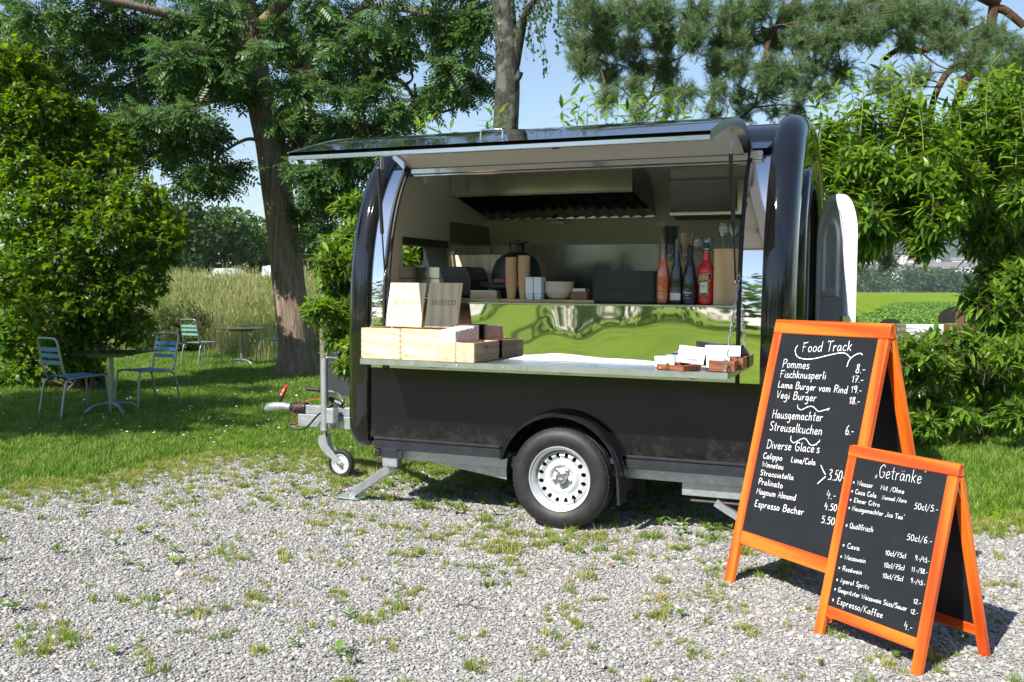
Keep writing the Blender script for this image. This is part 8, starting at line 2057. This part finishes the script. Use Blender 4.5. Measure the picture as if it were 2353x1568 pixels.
# ------------------------------------------------------------------ beside and behind the camera: what shades the lawn and what the polished metal reflects
def leafy_tree(name, label, base_, crown_c, rad, n, tips, seed):
    bx, by = base_; r = thing(name, label, 'tree', (bx, by, 0)); B = np.array((bx, by, 0.0)); cc = np.array(crown_c)
    tp = np.array(catmull([(bx, by, -0.1), ((bx + cc[0]) / 2, (by + cc[1]) / 2, cc[2] * 0.5), tuple(cc)], 6)); V, T = trunk_mesh(tp, np.linspace(0.25, 0.08, len(tp)), 14, 0.04); leaf_obj('trunk', V - B, T, ASHBARK, r)
    bl_ = []
    for _ in range(n):
        d = unit(rng.normal(0, 1, (1, 3)))[0]; bl_.append((cc + d * np.array(rad) * rng.uniform(0.2, 0.95), (0.75, 0.75, 0.55), tips))
    (V, T), pth = crown_from_blobs(bl_, tp, ASHC, 0, 1.0, 0.28, 0.03, (1.1, 1.6), 6); leaf_obj('crown', V - B, T, ASHLEAF, r)['kind'] = 'stuff'; V, T = tubes(pth, 3); leaf_obj('twigs', V - B, T, TWIG, r)['kind'] = 'stuff'
leafy_tree('shade_tree', 'tree standing left of the view whose crown shades the lawn and blue chairs', (-9.6, -2.6), (-8.9, -2.2, 5.6), (2.7, 2.6, 1.4), 34, 8, 3)
def bwood(name, label, lst, H):
    Vs, Ts, o = [], [], 0; r_ = np.random.default_rng(77)
    for x, y in lst:
        h = H * r_.uniform(0.75, 1.2); m_ = 900; p = np.column_stack([r_.normal(0, h * 0.24, m_), r_.normal(0, h * 0.24, m_), np.clip(r_.normal(h * 0.55, h * 0.24, m_), 0.4, h)]); dn = unit(p - (0, 0, h * 0.5))
        V, T = inst(QV, QT, p + (x, y, 0), frames(dn + r_.normal(0, .5, (m_, 3)), unit(r_.normal(0, 1, (m_, 3)) + (0, 0, 1))), r_.uniform(0.6, 1.3, m_) * h * 0.055); Vs.append(V); Ts.append(T + o); o += len(V)
    return tag(link(name, tri_mesh(name, np.concatenate(Vs), np.concatenate(Ts), [FARLEAF]), None), label, 'wood', kind='stuff')
bwood('treeline', 'belt of trees across the meadow opposite the trailer', [(x + 2 * math.sin(x), -46 - 6 * math.sin(x * 0.21)) for x in range(-60, 70, 6)] + [(40 + 4 * math.sin(y), y) for y in range(-40, 20, 7)] + [(-42 + 3 * math.sin(y), y) for y in range(-40, 0, 7)], 10)
print('part6 ok')
# ------------------------------------------------------------------ summer haze: one closed box of thin air round everything but the sky
hm = bpy.data.materials.new('thin_air'); hm.use_nodes = True; hn = hm.node_tree
hn.nodes.remove(hn.nodes['Principled BSDF']); pv = hn.nodes.new('ShaderNodeVolumePrincipled')
pv.inputs['Color'].default_value = (0.86, 0.92, 1.0, 1); pv.inputs['Density'].default_value = 0.0002; pv.inputs['Anisotropy'].default_value = 0.2
hn.links.new(pv.outputs[0], hn.nodes['Material Output'].inputs['Volume'])
mb = MB(); mb.box((-3050, -3050, -2.0), (3050, 4050, 185)); hz = mb.build('haze', hm); tag(hz, 'thin bluish summer haze over the valley', 'haze', kind='stuff')
print('part7 ok')
